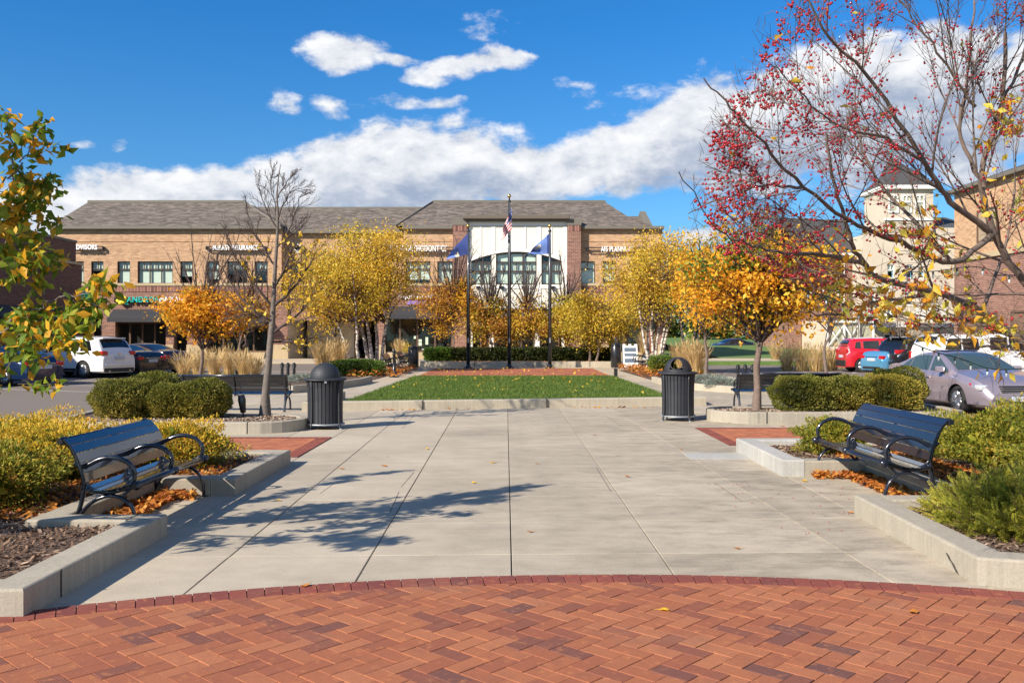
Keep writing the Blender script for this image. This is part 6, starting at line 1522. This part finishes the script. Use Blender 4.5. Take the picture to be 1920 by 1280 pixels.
# ---- ornamental grasses
def orn_grass(label,loc,r,h,n,seed,group):
    t=thing('ornamental_grass',label,'grass clump',loc,0,group); rng=np.random.default_rng(seed); Q=[]; PL=[]
    for i in range(n):
        a=rng.random()*6.28; q=rng.random()**.6; b0=np.array([r*.35*q*math.cos(a),r*.35*q*math.sin(a),0]); out=np.array([math.cos(a),math.sin(a),0])*(.15+.5*q)*r+rng.normal(0,.05,3)
        hh=h*(.65+.4*rng.random()); w=np.array([-math.sin(a+.4*rng.normal()),math.cos(a),0])*.009
        p=[b0+out*s**2*1.1+np.array([0,0,hh*s*(1-.12*s*q)]) for s in(0,.35,.7,1)]
        for k_ in range(3): f0=1-.22*k_;f1=1-.22*(k_+1); Q.append([p[k_]-w*f0,p[k_]+w*f0,p[k_+1]+w*f1,p[k_+1]-w*f1])
        if i%2==0:
            tp=p[3]; dd=p[3]-p[2]; dd/=np.linalg.norm(dd); w2=np.array([-dd[1],dd[0],0.0]); w2=w2/(np.linalg.norm(w2)+1e-6)*.016
            Q.append([tp-dd*.02,tp+w2+dd*.10,tp+dd*.26,tp-w2+dd*.10])
    np_mesh('blades',np.array(Q),4,'straw',t)
    rr=rng.random((120,3)); leaf_cloud('base_leaves',np.stack([(rr[:,0]-.5)*r,(rr[:,1]-.5)*r,rr[:,2]*h*.2],1),.16,'leaf_spirea_green',seed,t,.1,.12,-.8)
    return t
GL=((345,712,.55,1.0),(372,708,.6,1.15),(402,712,.6,1.2),(430,708,.6,1.2),(458,712,.55,1.1),(480,714,.4,.8))
for i,(px,py,r,h) in enumerate(GL):
    g_=GP(px,py); o=orn_grass(('leftmost','second','third','fourth','fifth','rightmost')[i]+' tan grass clump in the row behind the left bench',(g_.x,g_.y,-.14),r,h,260,300+i,'tan grasses left of the lawn')
GR=((1283,706,.5,1.25,'tan grass clump right of the right litter bin'),(1306,708,.5,1.3,'tan grass clump at the wrapped trunk by the right litter bin'),(605,704,.45,1.2,'left half of the tan grass tuft behind the left litter bin'),(632,700,.5,1.3,'right half of the tan grass tuft behind the left litter bin'))
for i,(px,py,r,h,lab) in enumerate(GR):
    g_=G(px,py); orn_grass(lab,(g_.x,g_.y,.02),r*1.2,h*1.05,420,320+i,'tan grasses beside the lawn')
for i,(px,py,r,h) in enumerate(((1475,694,.8,1.2),(1503,695,.9,1.35),(1530,696,.9,1.4),(1558,694,.9,1.3),(1455,678,.8,1.3),(1582,690,.8,1.3))):
    g_=GP(px,py); orn_grass(('first','second','third','fourth','fifth','sixth')[i]+' tan grass clump, counting from the left, beyond the right boxwoods',(g_.x,g_.y,-.14),r,h,260,340+i,'tan grasses by the right car park')
for i,(px,py,Y,r,h,lab) in enumerate(((1210,668,55,.7,1.9,'tan grass clump beside the folding sign'),(748,660,60,.5,1.2,'thin grass tuft by the left shop window'))):
    g_=P(px,py,Y); orn_grass(lab,(g_.x,Y,.1),r,h,220,360+i,'tan grasses by the shops')
# ---- low hedges
def hedge(label,loc,r3,seed,mats=('leaf_hedge',),n=5000,size=.06,name='low_hedge',cat='hedge'):
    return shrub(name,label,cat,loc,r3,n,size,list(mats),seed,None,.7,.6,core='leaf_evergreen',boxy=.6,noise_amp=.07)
g_=G(665,706); hedge('bright green clipped hedge at the foot of the left birches',(g_.x,g_.y+.6,.05),(1.15,.7,.62),401)
g_=G(1245,703); hedge('green shrub at the foot of the right birches',(g_.x+.3,g_.y+.5,.02),(.9,.8,.8),402,('leaf_hedge','leaf_spirea_green'))
for i,(px,rx,mt,lab) in enumerate(((822,.8,'leaf_hedge','light green shrub at the left end of the planter behind the flagpoles'),(868,1.1,'leaf_evergreen','dark hedge right of the light green shrub, behind the left flagpole'),(935,1.4,'leaf_evergreen','dark hedge between the left and middle flagpoles'),(1010,1.4,'leaf_evergreen','dark hedge between the middle and right flagpoles'),(1075,1.1,'leaf_evergreen','dark hedge right of the right flagpole'),(1125,1.0,'leaf_evergreen','dark hedge at the right end of the planter behind the flagpoles'))):
    g_=P(px,670,51.5); hedge(lab,(g_.x,51.5,.26),(rx,.8,.72),410+i,(mt,),3500,.09)
for i,(px,py,lab) in enumerate(((560,728,'silvery low plant in the kerbed bed beside the left litter bin'),(1358,735,'silvery low plant in the kerbed bed right of the right litter bin'),(1335,728,'silvery low plant nearest the wrapped trunk'))):
    g_=G(px,py); shrub('silver_plant',lab,'plant',(g_.x,g_.y+.4,.12),(.6,.35,.3),2200,.06,['silver_leaf'],430+i,'silvery bedding plants',.4,.25,noise_amp=.2)

# ---- trees
g_=P(497,777,17.35); t=thing('bare_tree','nearly bare young tree with a grey trunk in the left planter','tree',(g_.x,17.35,.16))
gr=Grow(31); S=17.35/F
trunkpx=[(497,777),(498,740),(503,690),(507,640),(511,600),(513,560),(516,500),(520,440),(521,400),(519,365),(522,335),(526,308)]
def tl(px,py,dy=0): return Vector(((px-960)*S-g_.x,dy,HC-(py-628)*S-.16))
tp=[tl(*p) for p in trunkpx]; tr=[.12,.078,.068,.062,.056,.045,.036,.028,.022,.016,.011,.006]
gr.segs.append((tp,tr)); gr.mesh('trunk','bark_grey',t); gr.segs=[]
limbs=[((509,625),(560,590),(600,545),-.3,.03),((509,610),(450,560),(400,490),.3,.03),((512,575),(555,530),(590,470),.2,.04),((512,580),(470,520),(430,455),-.2,.03),((514,540),(545,490),(565,430),-.4,.03),((516,500),(480,440),(455,395),.2,.022),((518,470),(545,420),(566,360),.1,.022),((520,430),(495,385),(478,340),.1,.018),((520,410),(545,365),(575,352),-.1,.016),((520,395),(505,350),(510,315),.1,.014),((521,370),(535,340),(545,325),.1,.012),((510,640),(545,640),(600,632),.4,.025),((511,600),(470,590),(430,600),-.4,.02)]
for a,m1,e,dy,r0 in limbs:
    pts=[tl(*a),tl(*m1,dy*.5),tl(*e,dy)]; pts=[Vector(p) for p in bezier_pts(pts,4)]; pts=[p+Vector((gr.r.gauss(0,.012),gr.r.gauss(0,.03),gr.r.gauss(0,.012))) for p in pts]
    rad=[r0*(1-.8*i/(len(pts)-1)) for i in range(len(pts))]; gr.segs.append((pts,rad)); gr.tree(pts,rad,1,2,12,.6,.42,.13,.04,.15,None,.0042)
gr.mesh('branches','dark_twig',t)
lp=gr.leafpts(300,.05,lambda p:p.z<3.4 and p.x>-.4) ; leaf_cloud('leaves',lp,.085,'leaf_gold',33,t,aspect=.8)

crown_tree('orange_tree','round headed orange tree in the right planter, in front of the bench',(P(1418,768,18.45).x,18.45,.18),1.2,(.05,0,2.75),(1.62,1.25,1.12),130,11500,.10,['leaf_amber','leaf_orange','leaf_amber','leaf_amber','leaf_deep_green'],.085,51,bare_top=9,clump_r=.23,bare_h=1.1)
crown_tree('orange_tree','bright orange tree with a bare top, left of the bare tree',(P(376,712,34).x,34,-.14),1.4,(.1,0,2.68),(1.65,1.3,1.0),85,7600,.125,['leaf_orange','leaf_orange','leaf_amber'],.085,52,bare_top=16,clump_r=.24,bare_h=1.75)
crown_tree('orange_tree','small orange tree just left of the bare trunk, with reddish bare twigs',(P(445,700,40).x,40,-.14),1.5,(.35,0,2.9),(1.3,1.1,1.0),34,1500,.11,['leaf_amber','leaf_russet'],.07,53,bare_top=14,clump_r=.28,bare_h=1.7)
crown_tree('orange_tree','thin tree with russet leaves between the bare tree and the left birch',(P(627,695,46).x,46,-.0),1.7,(.2,0,3.2),(1.6,1.3,1.25),44,2600,.12,['leaf_russet','leaf_orange','leaf_amber'],.075,54,bare_top=8,clump_r=.28)
crown_tree('orange_tree','slender amber tree with a wrapped trunk right of the right birches',(P(1323,712,34.5).x,34.5,.05),1.7,(0,0,2.9),(1.25,1.1,1.1),44,3300,.10,['leaf_amber','leaf_orange','leaf_gold'],.075,55,bare_top=7,clump_r=.3)
crown_tree('birch_tree','tall multi stemmed yellow birch left of the lawn',(P(703,690,43).x,43,.02),2.3,(-.4,0,4.8),(3.05,2.3,2.1),190,21000,.10,['leaf_gold','leaf_gold','leaf_gold_green'],.10,61,'birches',bark='birch_bark',stems=4,clump_r=.19)
crown_tree('birch_tree','yellow birch with a white leaning trunk beside the tall left birch',(P(665,690,41).x,41,.02),2.0,(-.9,0,3.7),(2.4,1.9,1.6),80,10500,.10,['leaf_gold','leaf_gold_green'],.085,62,'birches',bark='birch_bark',stems=2,clump_r=.26)
crown_tree('birch_tree','multi stemmed yellow birch right of the lawn with many pale trunks',(P(1226,690,43).x,43,.02),2.1,(.35,0,4.4),(3.0,2.3,2.05),190,21000,.10,['leaf_gold','leaf_gold','leaf_gold_green'],.075,63,'birches',bark='birch_bark',stems=6,clump_r=.19)
crown_tree('birch_tree','yellow birch rising behind the amber tree with a wrapped trunk',(P(1296,690,46).x,46,.02),2.4,(.2,0,4.7),(2.4,1.8,1.9),75,9500,.105,['leaf_gold','leaf_gold_green'],.07,64,'birches',bark='birch_bark',stems=3,clump_r=.26)
crown_tree('birch_tree','lower green gold tree left of the right birches',(P(1112,676,50).x,50,.26),1.1,(.5,0,2.3),(2.3,1.6,1.55),100,11000,.115,['leaf_gold','leaf_gold_green','leaf_gold_green'],.07,65,'birches',bark='bark_brown',stems=2,clump_r=.26)
for i,(px,cxo,rx,zc,rz_,nl,mt,lab) in enumerate(((851,-.1,1.85,2.9,2.0,7500,['leaf_russet','leaf_amber','leaf_russet'],'russet and orange tree left of the three flagpoles'),(920,0,1.6,2.2,1.55,5600,['leaf_russet','leaf_gold_green'],'russet tree between the left and middle flagpoles'),(985,.1,1.6,2.2,1.55,5600,['leaf_russet','leaf_gold_green','leaf_gold'],'russet and green tree between the middle and right flagpoles'),(1062,0,1.6,2.3,1.6,5600,['leaf_gold_green','leaf_russet'],'green and russet tree right of the right flagpole'))):
    crown_tree('hornbeam_tree',lab,(P(px,676,53).x,53,.26),.8,(cxo,0,zc),(rx,1.3,rz_),52,nl,.12,mt,.06,70+i,'trees in the planter behind the flagpoles',bare_top=22,clump_r=.27)
for i,(px,Y,pb,pt,lab) in enumerate(((1549,33,703,560,'young tree with a light wrapped trunk behind the right boxwoods'),(1160,58,668,600,'thin tree by the right shop door'))):
    g_=P(px,pb,Y); z0=-.1; crown_tree('young_tree',lab,(g_.x,Y,z0),1.6,(0,0,3.0),(1.1,.9,.9),22,420,.10,['leaf_amber'],.07,80+i,bare_top=12)
for i,(px,Y,lab) in enumerate(((1600,62,'bare leafless shrub tree left of the arched entrance'),(1700,64,'bare leafless tree right of the arched entrance'),(1184,74,'small distant tree on the far bank'))):
    g_=P(px,650,Y); t=thing('leafless_tree',lab,'tree',(g_.x,Y,-.1)); gr=Grow(90+i)
    for k_ in range(5):
        a=k_*1.26; pp,ra=gr.limb((0,0,0),(math.cos(a)*.5,math.sin(a)*.5,1),3.4,.07,.02,7,.12,.03); gr.tree(pp,ra,1,2,6,.6,.42,.12,.04,.3,None,.01)
    gr.mesh('branches','bark_grey',t)
# far dark trees
for i in range(26):
    rr=random.Random(500+i); X=-16+i*3.4+rr.uniform(-1,1) if i<16 else 12+(i-16)*2.6; Y=rr.uniform(128,146) if i<16 else rr.uniform(118,134); hh=rr.uniform(4.5,8.5) if i>=16 else rr.uniform(5,9)
    kind=i%4; mats=[['leaf_evergreen','leaf_evergreen','leaf_deep_green'],['leaf_evergreen','leaf_deep_green'],['leaf_russet','leaf_deep_green','leaf_evergreen'],['leaf_evergreen','leaf_gold_green']][kind]
    crown_tree('background_tree',['dark evergreen far behind the brick building','dark green tree in the far tree line','russet and green tree in the far tree line','dark tree with yellow patches in the far tree line'][kind],(X,Y,0),hh*.15,(0,0,hh*.5),(2.4,1.8,hh*.48),26,1500,.42,mats,.12,520+i,'far tree line')
# ================================================================== the two near trees
TH=.62
def near_tree(name,label,base,limbs,seed,maxlv,nch,spread,lenf,minr,trunk,lift=.02,wob=.13,start=.15,jig=.02):
    t=thing(name,label,'tree',base); gr=Grow(seed); B0=Vector(base)
    pts=[Vector(p)-B0 for p in trunk[0]]; gr.segs.append((pts,trunk[1])); 
    b=MB(); b.tube(pts,trunk[1],14,0,False,True); b.build('trunk',['bark_brown'],t); gr.segs=[]
    for pl,r0,r1 in limbs:
        q=[Vector(p)-B0 if isinstance(p,Vector) else P(*p)-B0 for p in pl]; q=[Vector(p) for p in bezier_pts(q,5)]
        q=[p+Vector((gr.r.gauss(0,jig),gr.r.gauss(0,jig),gr.r.gauss(0,jig)))*(0 if i==0 else 1) for i,p in enumerate(q)]
        r0*=TH; rad=[r0+(r1*TH-r0)*(i/(len(q)-1))**.7 for i in range(len(q))]; gr.segs.append((q,rad)); 
        gr.tree(q,rad,1,maxlv,nch,spread,lenf,wob,lift,start,1.9,minr)
    return t,gr,B0
# crab apple, right
TB=(5.15,7.4,.1); F1=Vector((5.0,7.35,1.25))
RL=[
 ([F1,(2010,600,7.2),(1920,528,7.1),(1862,437,7.0),(1840,328,6.9),(1880,190,6.8),(1885,60,6.7)],.075,.02),
 ([(1862,437,7.0),(1785,380,6.8),(1736,306,6.6),(1643,164,6.3),(1544,55,6.0),(1510,-20,5.9)],.05,.008),
 ([(1845,350,6.9),(1800,260,6.9),(1810,170,6.8),(1829,0,6.7)],.035,.012),
 ([F1,(2000,700,7.2),(1920,645,7.1),(1840,585,7.0),(1752,547,6.8),(1654,525,6.5),(1610,480,6.3),(1590,430,6.2),(1562,330,6.0),(1550,250,5.9)],.072,.012),
 ([(1862,437,7.0),(1785,492,6.7),(1687,454,6.4),(1610,421,6.1),(1506,350,5.7),(1430,270,5.4),(1369,202,5.2),(1318,146,5.1)],.045,.006),
 ([(1752,547,6.8),(1690,560,6.6),(1640,565,6.4),(1566,590,6.1),(1500,583,5.9)],.028,.007),
 ([(1620,495,6.35),(1540,478,6.0),(1468,476,5.7),(1400,455,5.4),(1347,432,5.2),(1271,323,4.9)],.03,.005),
 ([(1562,330,6.0),(1500,330,5.8),(1440,300,5.6),(1380,290,5.4),(1300,330,5.2)],.018,.004),
 ([(1736,306,6.6),(1660,260,6.2),(1560,230,5.9),(1480,150,5.6),(1430,110,5.4)],.025,.005),
 ([(1506,350,5.7),(1430,350,5.4),(1360,370,5.2),(1290,400,5.0)],.018,.004),
 ([(1785,492,6.7),(1700,400,6.9),(1640,330,7.0),(1600,200,7.1),(1640,60,7.2)],.03,.007),
 ([(1829,200,6.8),(1760,100,6.6),(1700,20,6.5),(1660,-40,6.4)],.025,.007),
 ([(1880,190,6.8),(1930,80,6.9),(1960,-20,6.9)],.03,.01),
 ([(1840,585,7.0),(1880,480,7.5),(1900,380,7.8),(1905,260,8.0)],.03,.008),
 ([(1920,645,7.1),(1850,650,6.8),(1780,640,6.5),(1740,610,6.3),(1660,590,6.1)],.022,.005),
 ([F1,Vector((5.9,7.0,2.4)),Vector((6.6,6.3,3.6))],.06,.02),
 ([F1,Vector((5.6,8.3,2.4)),Vector((6.0,9.3,3.8))],.06,.02),
]
RLd=[ ([(p if isinstance(p,Vector) else p) for p in pl],a,c) for pl,a,c in RL]
bt,gr,B0=near_tree('crab_apple_tree','large crab apple with red berries and few leaves filling the upper right',TB,RLd,777,3,11,.56,.45,.0018,([(5.2,7.42,.05),(5.15,7.4,.6),(5.05,7.36,1.1),(4.98,7.34,1.4)],[.16,.13,.115,.10]),.012,.09,.10,.006)
def topx(p): 
    w=p+B0; return (960+F*w.x/w.y, 628-F*(w.z-HC)/w.y)
nm_=len(RLd)
SIL=[(-400,1470),(0,1430),(100,1385),(200,1318),(330,1272),(430,1285),(490,1330),(520,1440),(560,1500),(610,1600),(650,1700),(700,1790),(800,1900)]
def keep(pts,j):
    for p in pts:
        x,y=topx(p)
        if x<lerp_tab(SIL,y)+j: return False
    return True
gr.segs=[s for i,s in enumerate(gr.segs) if s[1][0]>.0125 or keep(s[0],14*((i*37)%6))]
gr.tips=[p for p in gr.tips if keep(p,30)]
gr.mesh('branches','bark_brown',bt)
rb2=random.Random(5); tips=[]
def topx(p): 
    w=p+B0; return (960+F*w.x/w.y, 628-F*(w.z-HC)/w.y)
bm_=MB(); nb=0; cands=gr.tips[:]
rb2.shuffle(cands)
ico=bmesh.new(); bmesh.ops.create_icosphere(ico,subdivisions=1,radius=1); IV=[v.co.copy() for v in ico.verts]; IF=[[v.index for v in f.verts] for f in ico.faces]; ico.free()
stalk=MB()
for pp in cands:
    x,y=topx(pp[-1])
    if not(1230<x<1960 and -60<y<620): continue
    dens_=(.62 if x<1560 else (.5 if x<1720 else .32))
    if y>520: dens_*=.35
    if rb2.random()>dens_*.85: continue
    for _ in range(rb2.choice((1,1,2,3,4))):
        i=rb2.randrange(len(pp)-1); p=pp[i].lerp(pp[i+1],rb2.random()); q=p+Vector((rb2.gauss(0,.014),rb2.gauss(0,.014),-.022-.012*rb2.random())); r=.0076+.0024*rb2.random()
        bm_.add([q+v*r for v in IV],IF,0,True); nb+=1
        if nb<2200: stalk.tube([p,q],.0009,3,0,False,False)
    if nb>4200: break
o=bm_.build('berries',['berry_red'],bt); o['kind']='stuff'; o=stalk.build('stalks',['twig_bark'],bt); o['kind']='stuff'
lp=[]
k=0
while len(lp)<1050 and k<60000:
    k+=1; pp=rb2.choice(gr.tips); i=rb2.randrange(len(pp)-1); p=pp[i].lerp(pp[i+1],rb2.random()); x,y=topx(p)
    pr_=.012
    if x>1560 and y>420: pr_=1.0
    if x>1700 and y>380: pr_=1.0
    if x>1840 and 180<y: pr_=.8
    if rb2.random()<pr_: lp.append(tuple(p))
leaf_cloud('leaves',lp,.076,'leaf_berry_tree',88,bt,.22,.52,.55,None,.3)
# left tree
TL_=(-4.9,6.6,.1); F2=Vector((-4.85,6.6,1.2))
LL=[
 ([F2,Vector((-4.5,6.7,1.7)),(-60,560,6.9),(0,470,7.0),(20,380,7.0),(30,300,7.0),(15,240,7.0)],.04,.006),
 ([F2,Vector((-4.4,6.8,1.5)),(-40,660,6.9),(20,610,6.9),(60,580,6.8),(110,560,6.8),(160,550,6.7),(190,525,6.7)],.035,.004),
 ([(-40,560,6.9),(0,470,7.0),(40,410,7.0),(65,340,7.0)],.02,.004),
 ([F2,Vector((-4.4,6.6,1.3)),(-30,740,6.6),(20,725,6.6),(60,695,6.6),(120,670,6.6),(165,645,6.6)],.028,.003),
 ([F2,(-80,500,6.6),(-20,420,6.7),(0,350,6.8),(40,300,6.9),(60,275,6.9)],.035,.004),
 ([(-30,740,6.6),(20,690,6.8),(30,650,6.8),(80,620,6.8),(130,610,6.8)],.02,.003),
 ([(-60,560,6.9),(20,540,6.8),(50,510,6.8),(80,480,6.8)],.018,.003),
 ([(-30,740,6.6),(0,700,7.2),(10,640,7.3),(40,590,7.3)],.018,.004),
 ([F2,Vector((-4.9,6.2,2.4)),Vector((-4.6,6.0,3.1)),Vector((-4.5,5.9,3.6))],.05,.012),
 ([F2,Vector((-5.4,6.0,2.2)),Vector((-5.9,5.4,3.1))],.05,.012),
 ([F2,Vector((-5.2,7.3,2.2)),Vector((-5.5,8.0,3.2))],.05,.012),
 ([F2,Vector((-4.5,5.6,2.1)),Vector((-4.3,4.9,2.7))],.04,.01),
 ([F2,Vector((-4.4,6.5,2.5)),Vector((-4.05,6.5,3.1)),Vector((-4.0,6.6,3.45))],.04,.01),
]
lt,gl_,B1=near_tree('crab_apple_tree','leafy green and orange crab apple reaching in from the left edge',TL_,LL,778,2,7,.6,.20,.0024,([(-4.95,6.6,.05),(-4.9,6.6,.6),(-4.86,6.6,1.25)],[.12,.10,.085]),.02,.14,.2,.015)
def low(p):
    w=p+B1; x=960+F*w.x/w.y; y=628-F*(w.z-HC)/w.y
    return x>-40 and (y>738-max(0,x-110)*.9 or x>222)
gl_.segs=[s for s in gl_.segs if not any(low(p) for p in s[0])]
gl_.tips=[t_ for t_ in gl_.tips if not any(low(p) for p in t_)]
gl_.mesh('branches','bark_grey',lt)
lp=gl_.leafpts(2900,.03)
lp+=gl_.leafpts(2600,.05,lambda p:(p+B1).x<-.6*(p+B1).y)
leaf_cloud('leaves',lp,.092,'leaf_apple',89,lt,.25,.55,.6,None,.3)
# string lights on the crab apple
t=thing('string_lights','green wire of clear bulbs draped through the berry tree','string lights',(0,0,0))
wp=[P(*p) for p in((1500,540,5.9),(1560,560,5.9),(1620,590,5.95),(1680,628,6.0),(1740,655,6.0),(1800,672,6.1),(1862,692,6.1),(1930,690,6.2))]
wq=[Vector(p) for p in bezier_pts(wp,6)]; b=MB(); b.tube(wq,.0035,5); b.build('wire',['wire_green'],t)
wp2=[P(*p) for p in((1560,505,6.2),(1640,540,6.3),(1700,512,6.3),(1760,508,6.4),(1830,500,6.4),(1900,520,6.5))]
wq2=[Vector(p) for p in bezier_pts(wp2,6)]; b=MB(); b.tube(wq2,.003,5); b.build('wire',['wire_green'],t)
for i,p in enumerate(wq[2::3]+wq2[1::4]):
    b=MB(); b.lathe([(.004,0),(.0065,-.004),(.0065,-.022)],7,p); s_=b.build('socket',['wire_green'],t)
    b=MB(); b.lathe([(.003,-.0225),(.007,-.030),(.0075,-.037),(.004,-.048),(.001,-.054)],8,p); b.build('bulb',['clear_bulb'],s_)

# ================================================================== people by the shop windows
flat('skin',(.42,.25,.18),.6); flat('coat_brown',(.07,.045,.04),.85); flat('trousers_olive',(.10,.10,.06),.85); flat('coat_blue',(.06,.085,.14),.8); flat('hair_dark',(.03,.022,.018),.8)
def person(label,loc,rz,coat,legs,lean,seed):
    t=thing('person',label,'person',loc,rz)
    vs_=[(0,0,.95),(0,lean*.3,1.2),(0,lean*.8,1.42),(0,lean*1.0,1.52),(0,lean*1.25,1.64),(0,lean*1.3,1.74),
     (.1,0,.9),(.13,.10,.5),(.14,.02,.09),(.14,.14,.03),(-.1,0,.9),(-.13,-.12,.5),(-.14,-.25,.1),(-.14,-.14,.03),
     (.2,lean*.85,1.40),(.25,lean*.6+.05,1.12),(.2,lean*.9+.18,.95),(.19,lean*.9+.24,.88),(-.2,lean*.85,1.40),(-.26,lean*.5,1.12),(-.22,lean*.7+.1,.93),(-.21,lean*.7+.14,.86)]
    es=[(0,1),(1,2),(2,3),(3,4),(4,5),(0,6),(6,7),(7,8),(8,9),(0,10),(10,11),(11,12),(12,13),(2,14),(14,15),(15,16),(16,17),(2,18),(18,19),(19,20),(20,21)]
    rad=[.15,.15,.16,.06,.09,.075,.1,.07,.045,.04,.1,.07,.045,.04,.07,.05,.035,.03,.07,.05,.035,.03]
    me=bpy.data.meshes.new('body'); me.from_pydata(vs_,es,[]); o=bpy.data.objects.new('body',me); COL.objects.link(o)
    sk=o.modifiers.new('s','SKIN'); me.skin_vertices[0].data[0].use_root=True
    for i,r in enumerate(rad): me.skin_vertices[0].data[i].radius=(r,r*.8 if i<3 else r)
    sb=o.modifiers.new('u','SUBSURF'); sb.levels=1; sb.render_levels=1
    bpy.context.view_layer.update(); m2=bpy.data.meshes.new_from_object(o.evaluated_get(bpy.context.evaluated_depsgraph_get())); o.modifiers.clear(); o.data=m2; m2.materials.clear()
    for m in(coat,legs,'skin','hair_dark'): m2.materials.append(MATS[m])
    for p in m2.polygons:
        z=p.center.z; p.use_smooth=True; arm=abs(p.center.x)>.17
        p.material_index=0 if (z>.9 and z<1.54) else (1 if z<=.9 and not (arm and z>.82) else 2)
        if z>1.70 or (z>1.6 and p.center.y<lean*1.2-.03): p.material_index=3
    o.parent=t; return t
person('person in a dark coat and olive trousers leaning forward by the shop door',(fx(473),YF-1.2,0.0),R(100),'coat_brown','trousers_olive',.14,1)
person('person in a blue grey coat standing behind the tall black cylinder bin',(P(1156,668,60).x,60,0.0),R(80),'coat_blue','coat_blue',.1,2)
for px,Y,lab in((1163.5,58,'red hydrant seen between the right birch trunks'),):
    g_=P(1241,672,52); t=thing('hydrant','red fire hydrant seen between the right birch trunks','hydrant',(g_.x,52,0))
    b=MB(); b.lathe([(.17,0),(.17,.06),(.12,.1),(.12,.62),(.15,.66),(.15,.7),(.11,.8),(.05,.88),(.03,.93)],14); b.build('barrel',['sign_red'],t)
    b=MB(); i0=0; b.lathe([(.055,-.2),(.055,.2)],10); b.xform(Matrix.Translation((0,0,.5))@Matrix.Rotation(R(90),4,'Y')); b.build('outlet',['sign_red'],t)
g_=P(1218,655,60); t=thing('planter_sign','red and white banner stand beside the right shop','sign',(g_.x,60,0)); b=MB(); b.box(-.22,.22,-.03,.03,.5,1.9); b.build('banner',['sign_red'],t); b=MB(); b.tube([(0,0.05,0),(0,.05,1.9)],.025,6); b.build('stand',['white_trim'],t)
g_=P(760,655,62); t=thing('flower_pot','pot of yellow flowers by the left shop window','plant pot',(g_.x,62,0)); b=MB(); b.lathe([(.2,0),(.28,.5),(.3,.52),(.25,.5)],14); b.build('pot',['fascia_grey'],t); rr=np.random.default_rng(3); leaf_cloud('foliage',rr.normal(size=(500,3))*.2+np.array([0,0,.8]),.09,'leaf_gold_green',5,t)

rr=np.random.default_rng(12); b=MB()
for i in range(46):
    x=2.2+1.6*rr.random(); y=7.2+3.4*rr.random(); r=.0055
    b.add([Vector((x,y,.004+r))+v*r for v in IV],IF,0,True)
tag(b.build('fallen_berries',['berry_red']),'tiny dark red berries dropped on the paving near the right bench',kind='stuff')
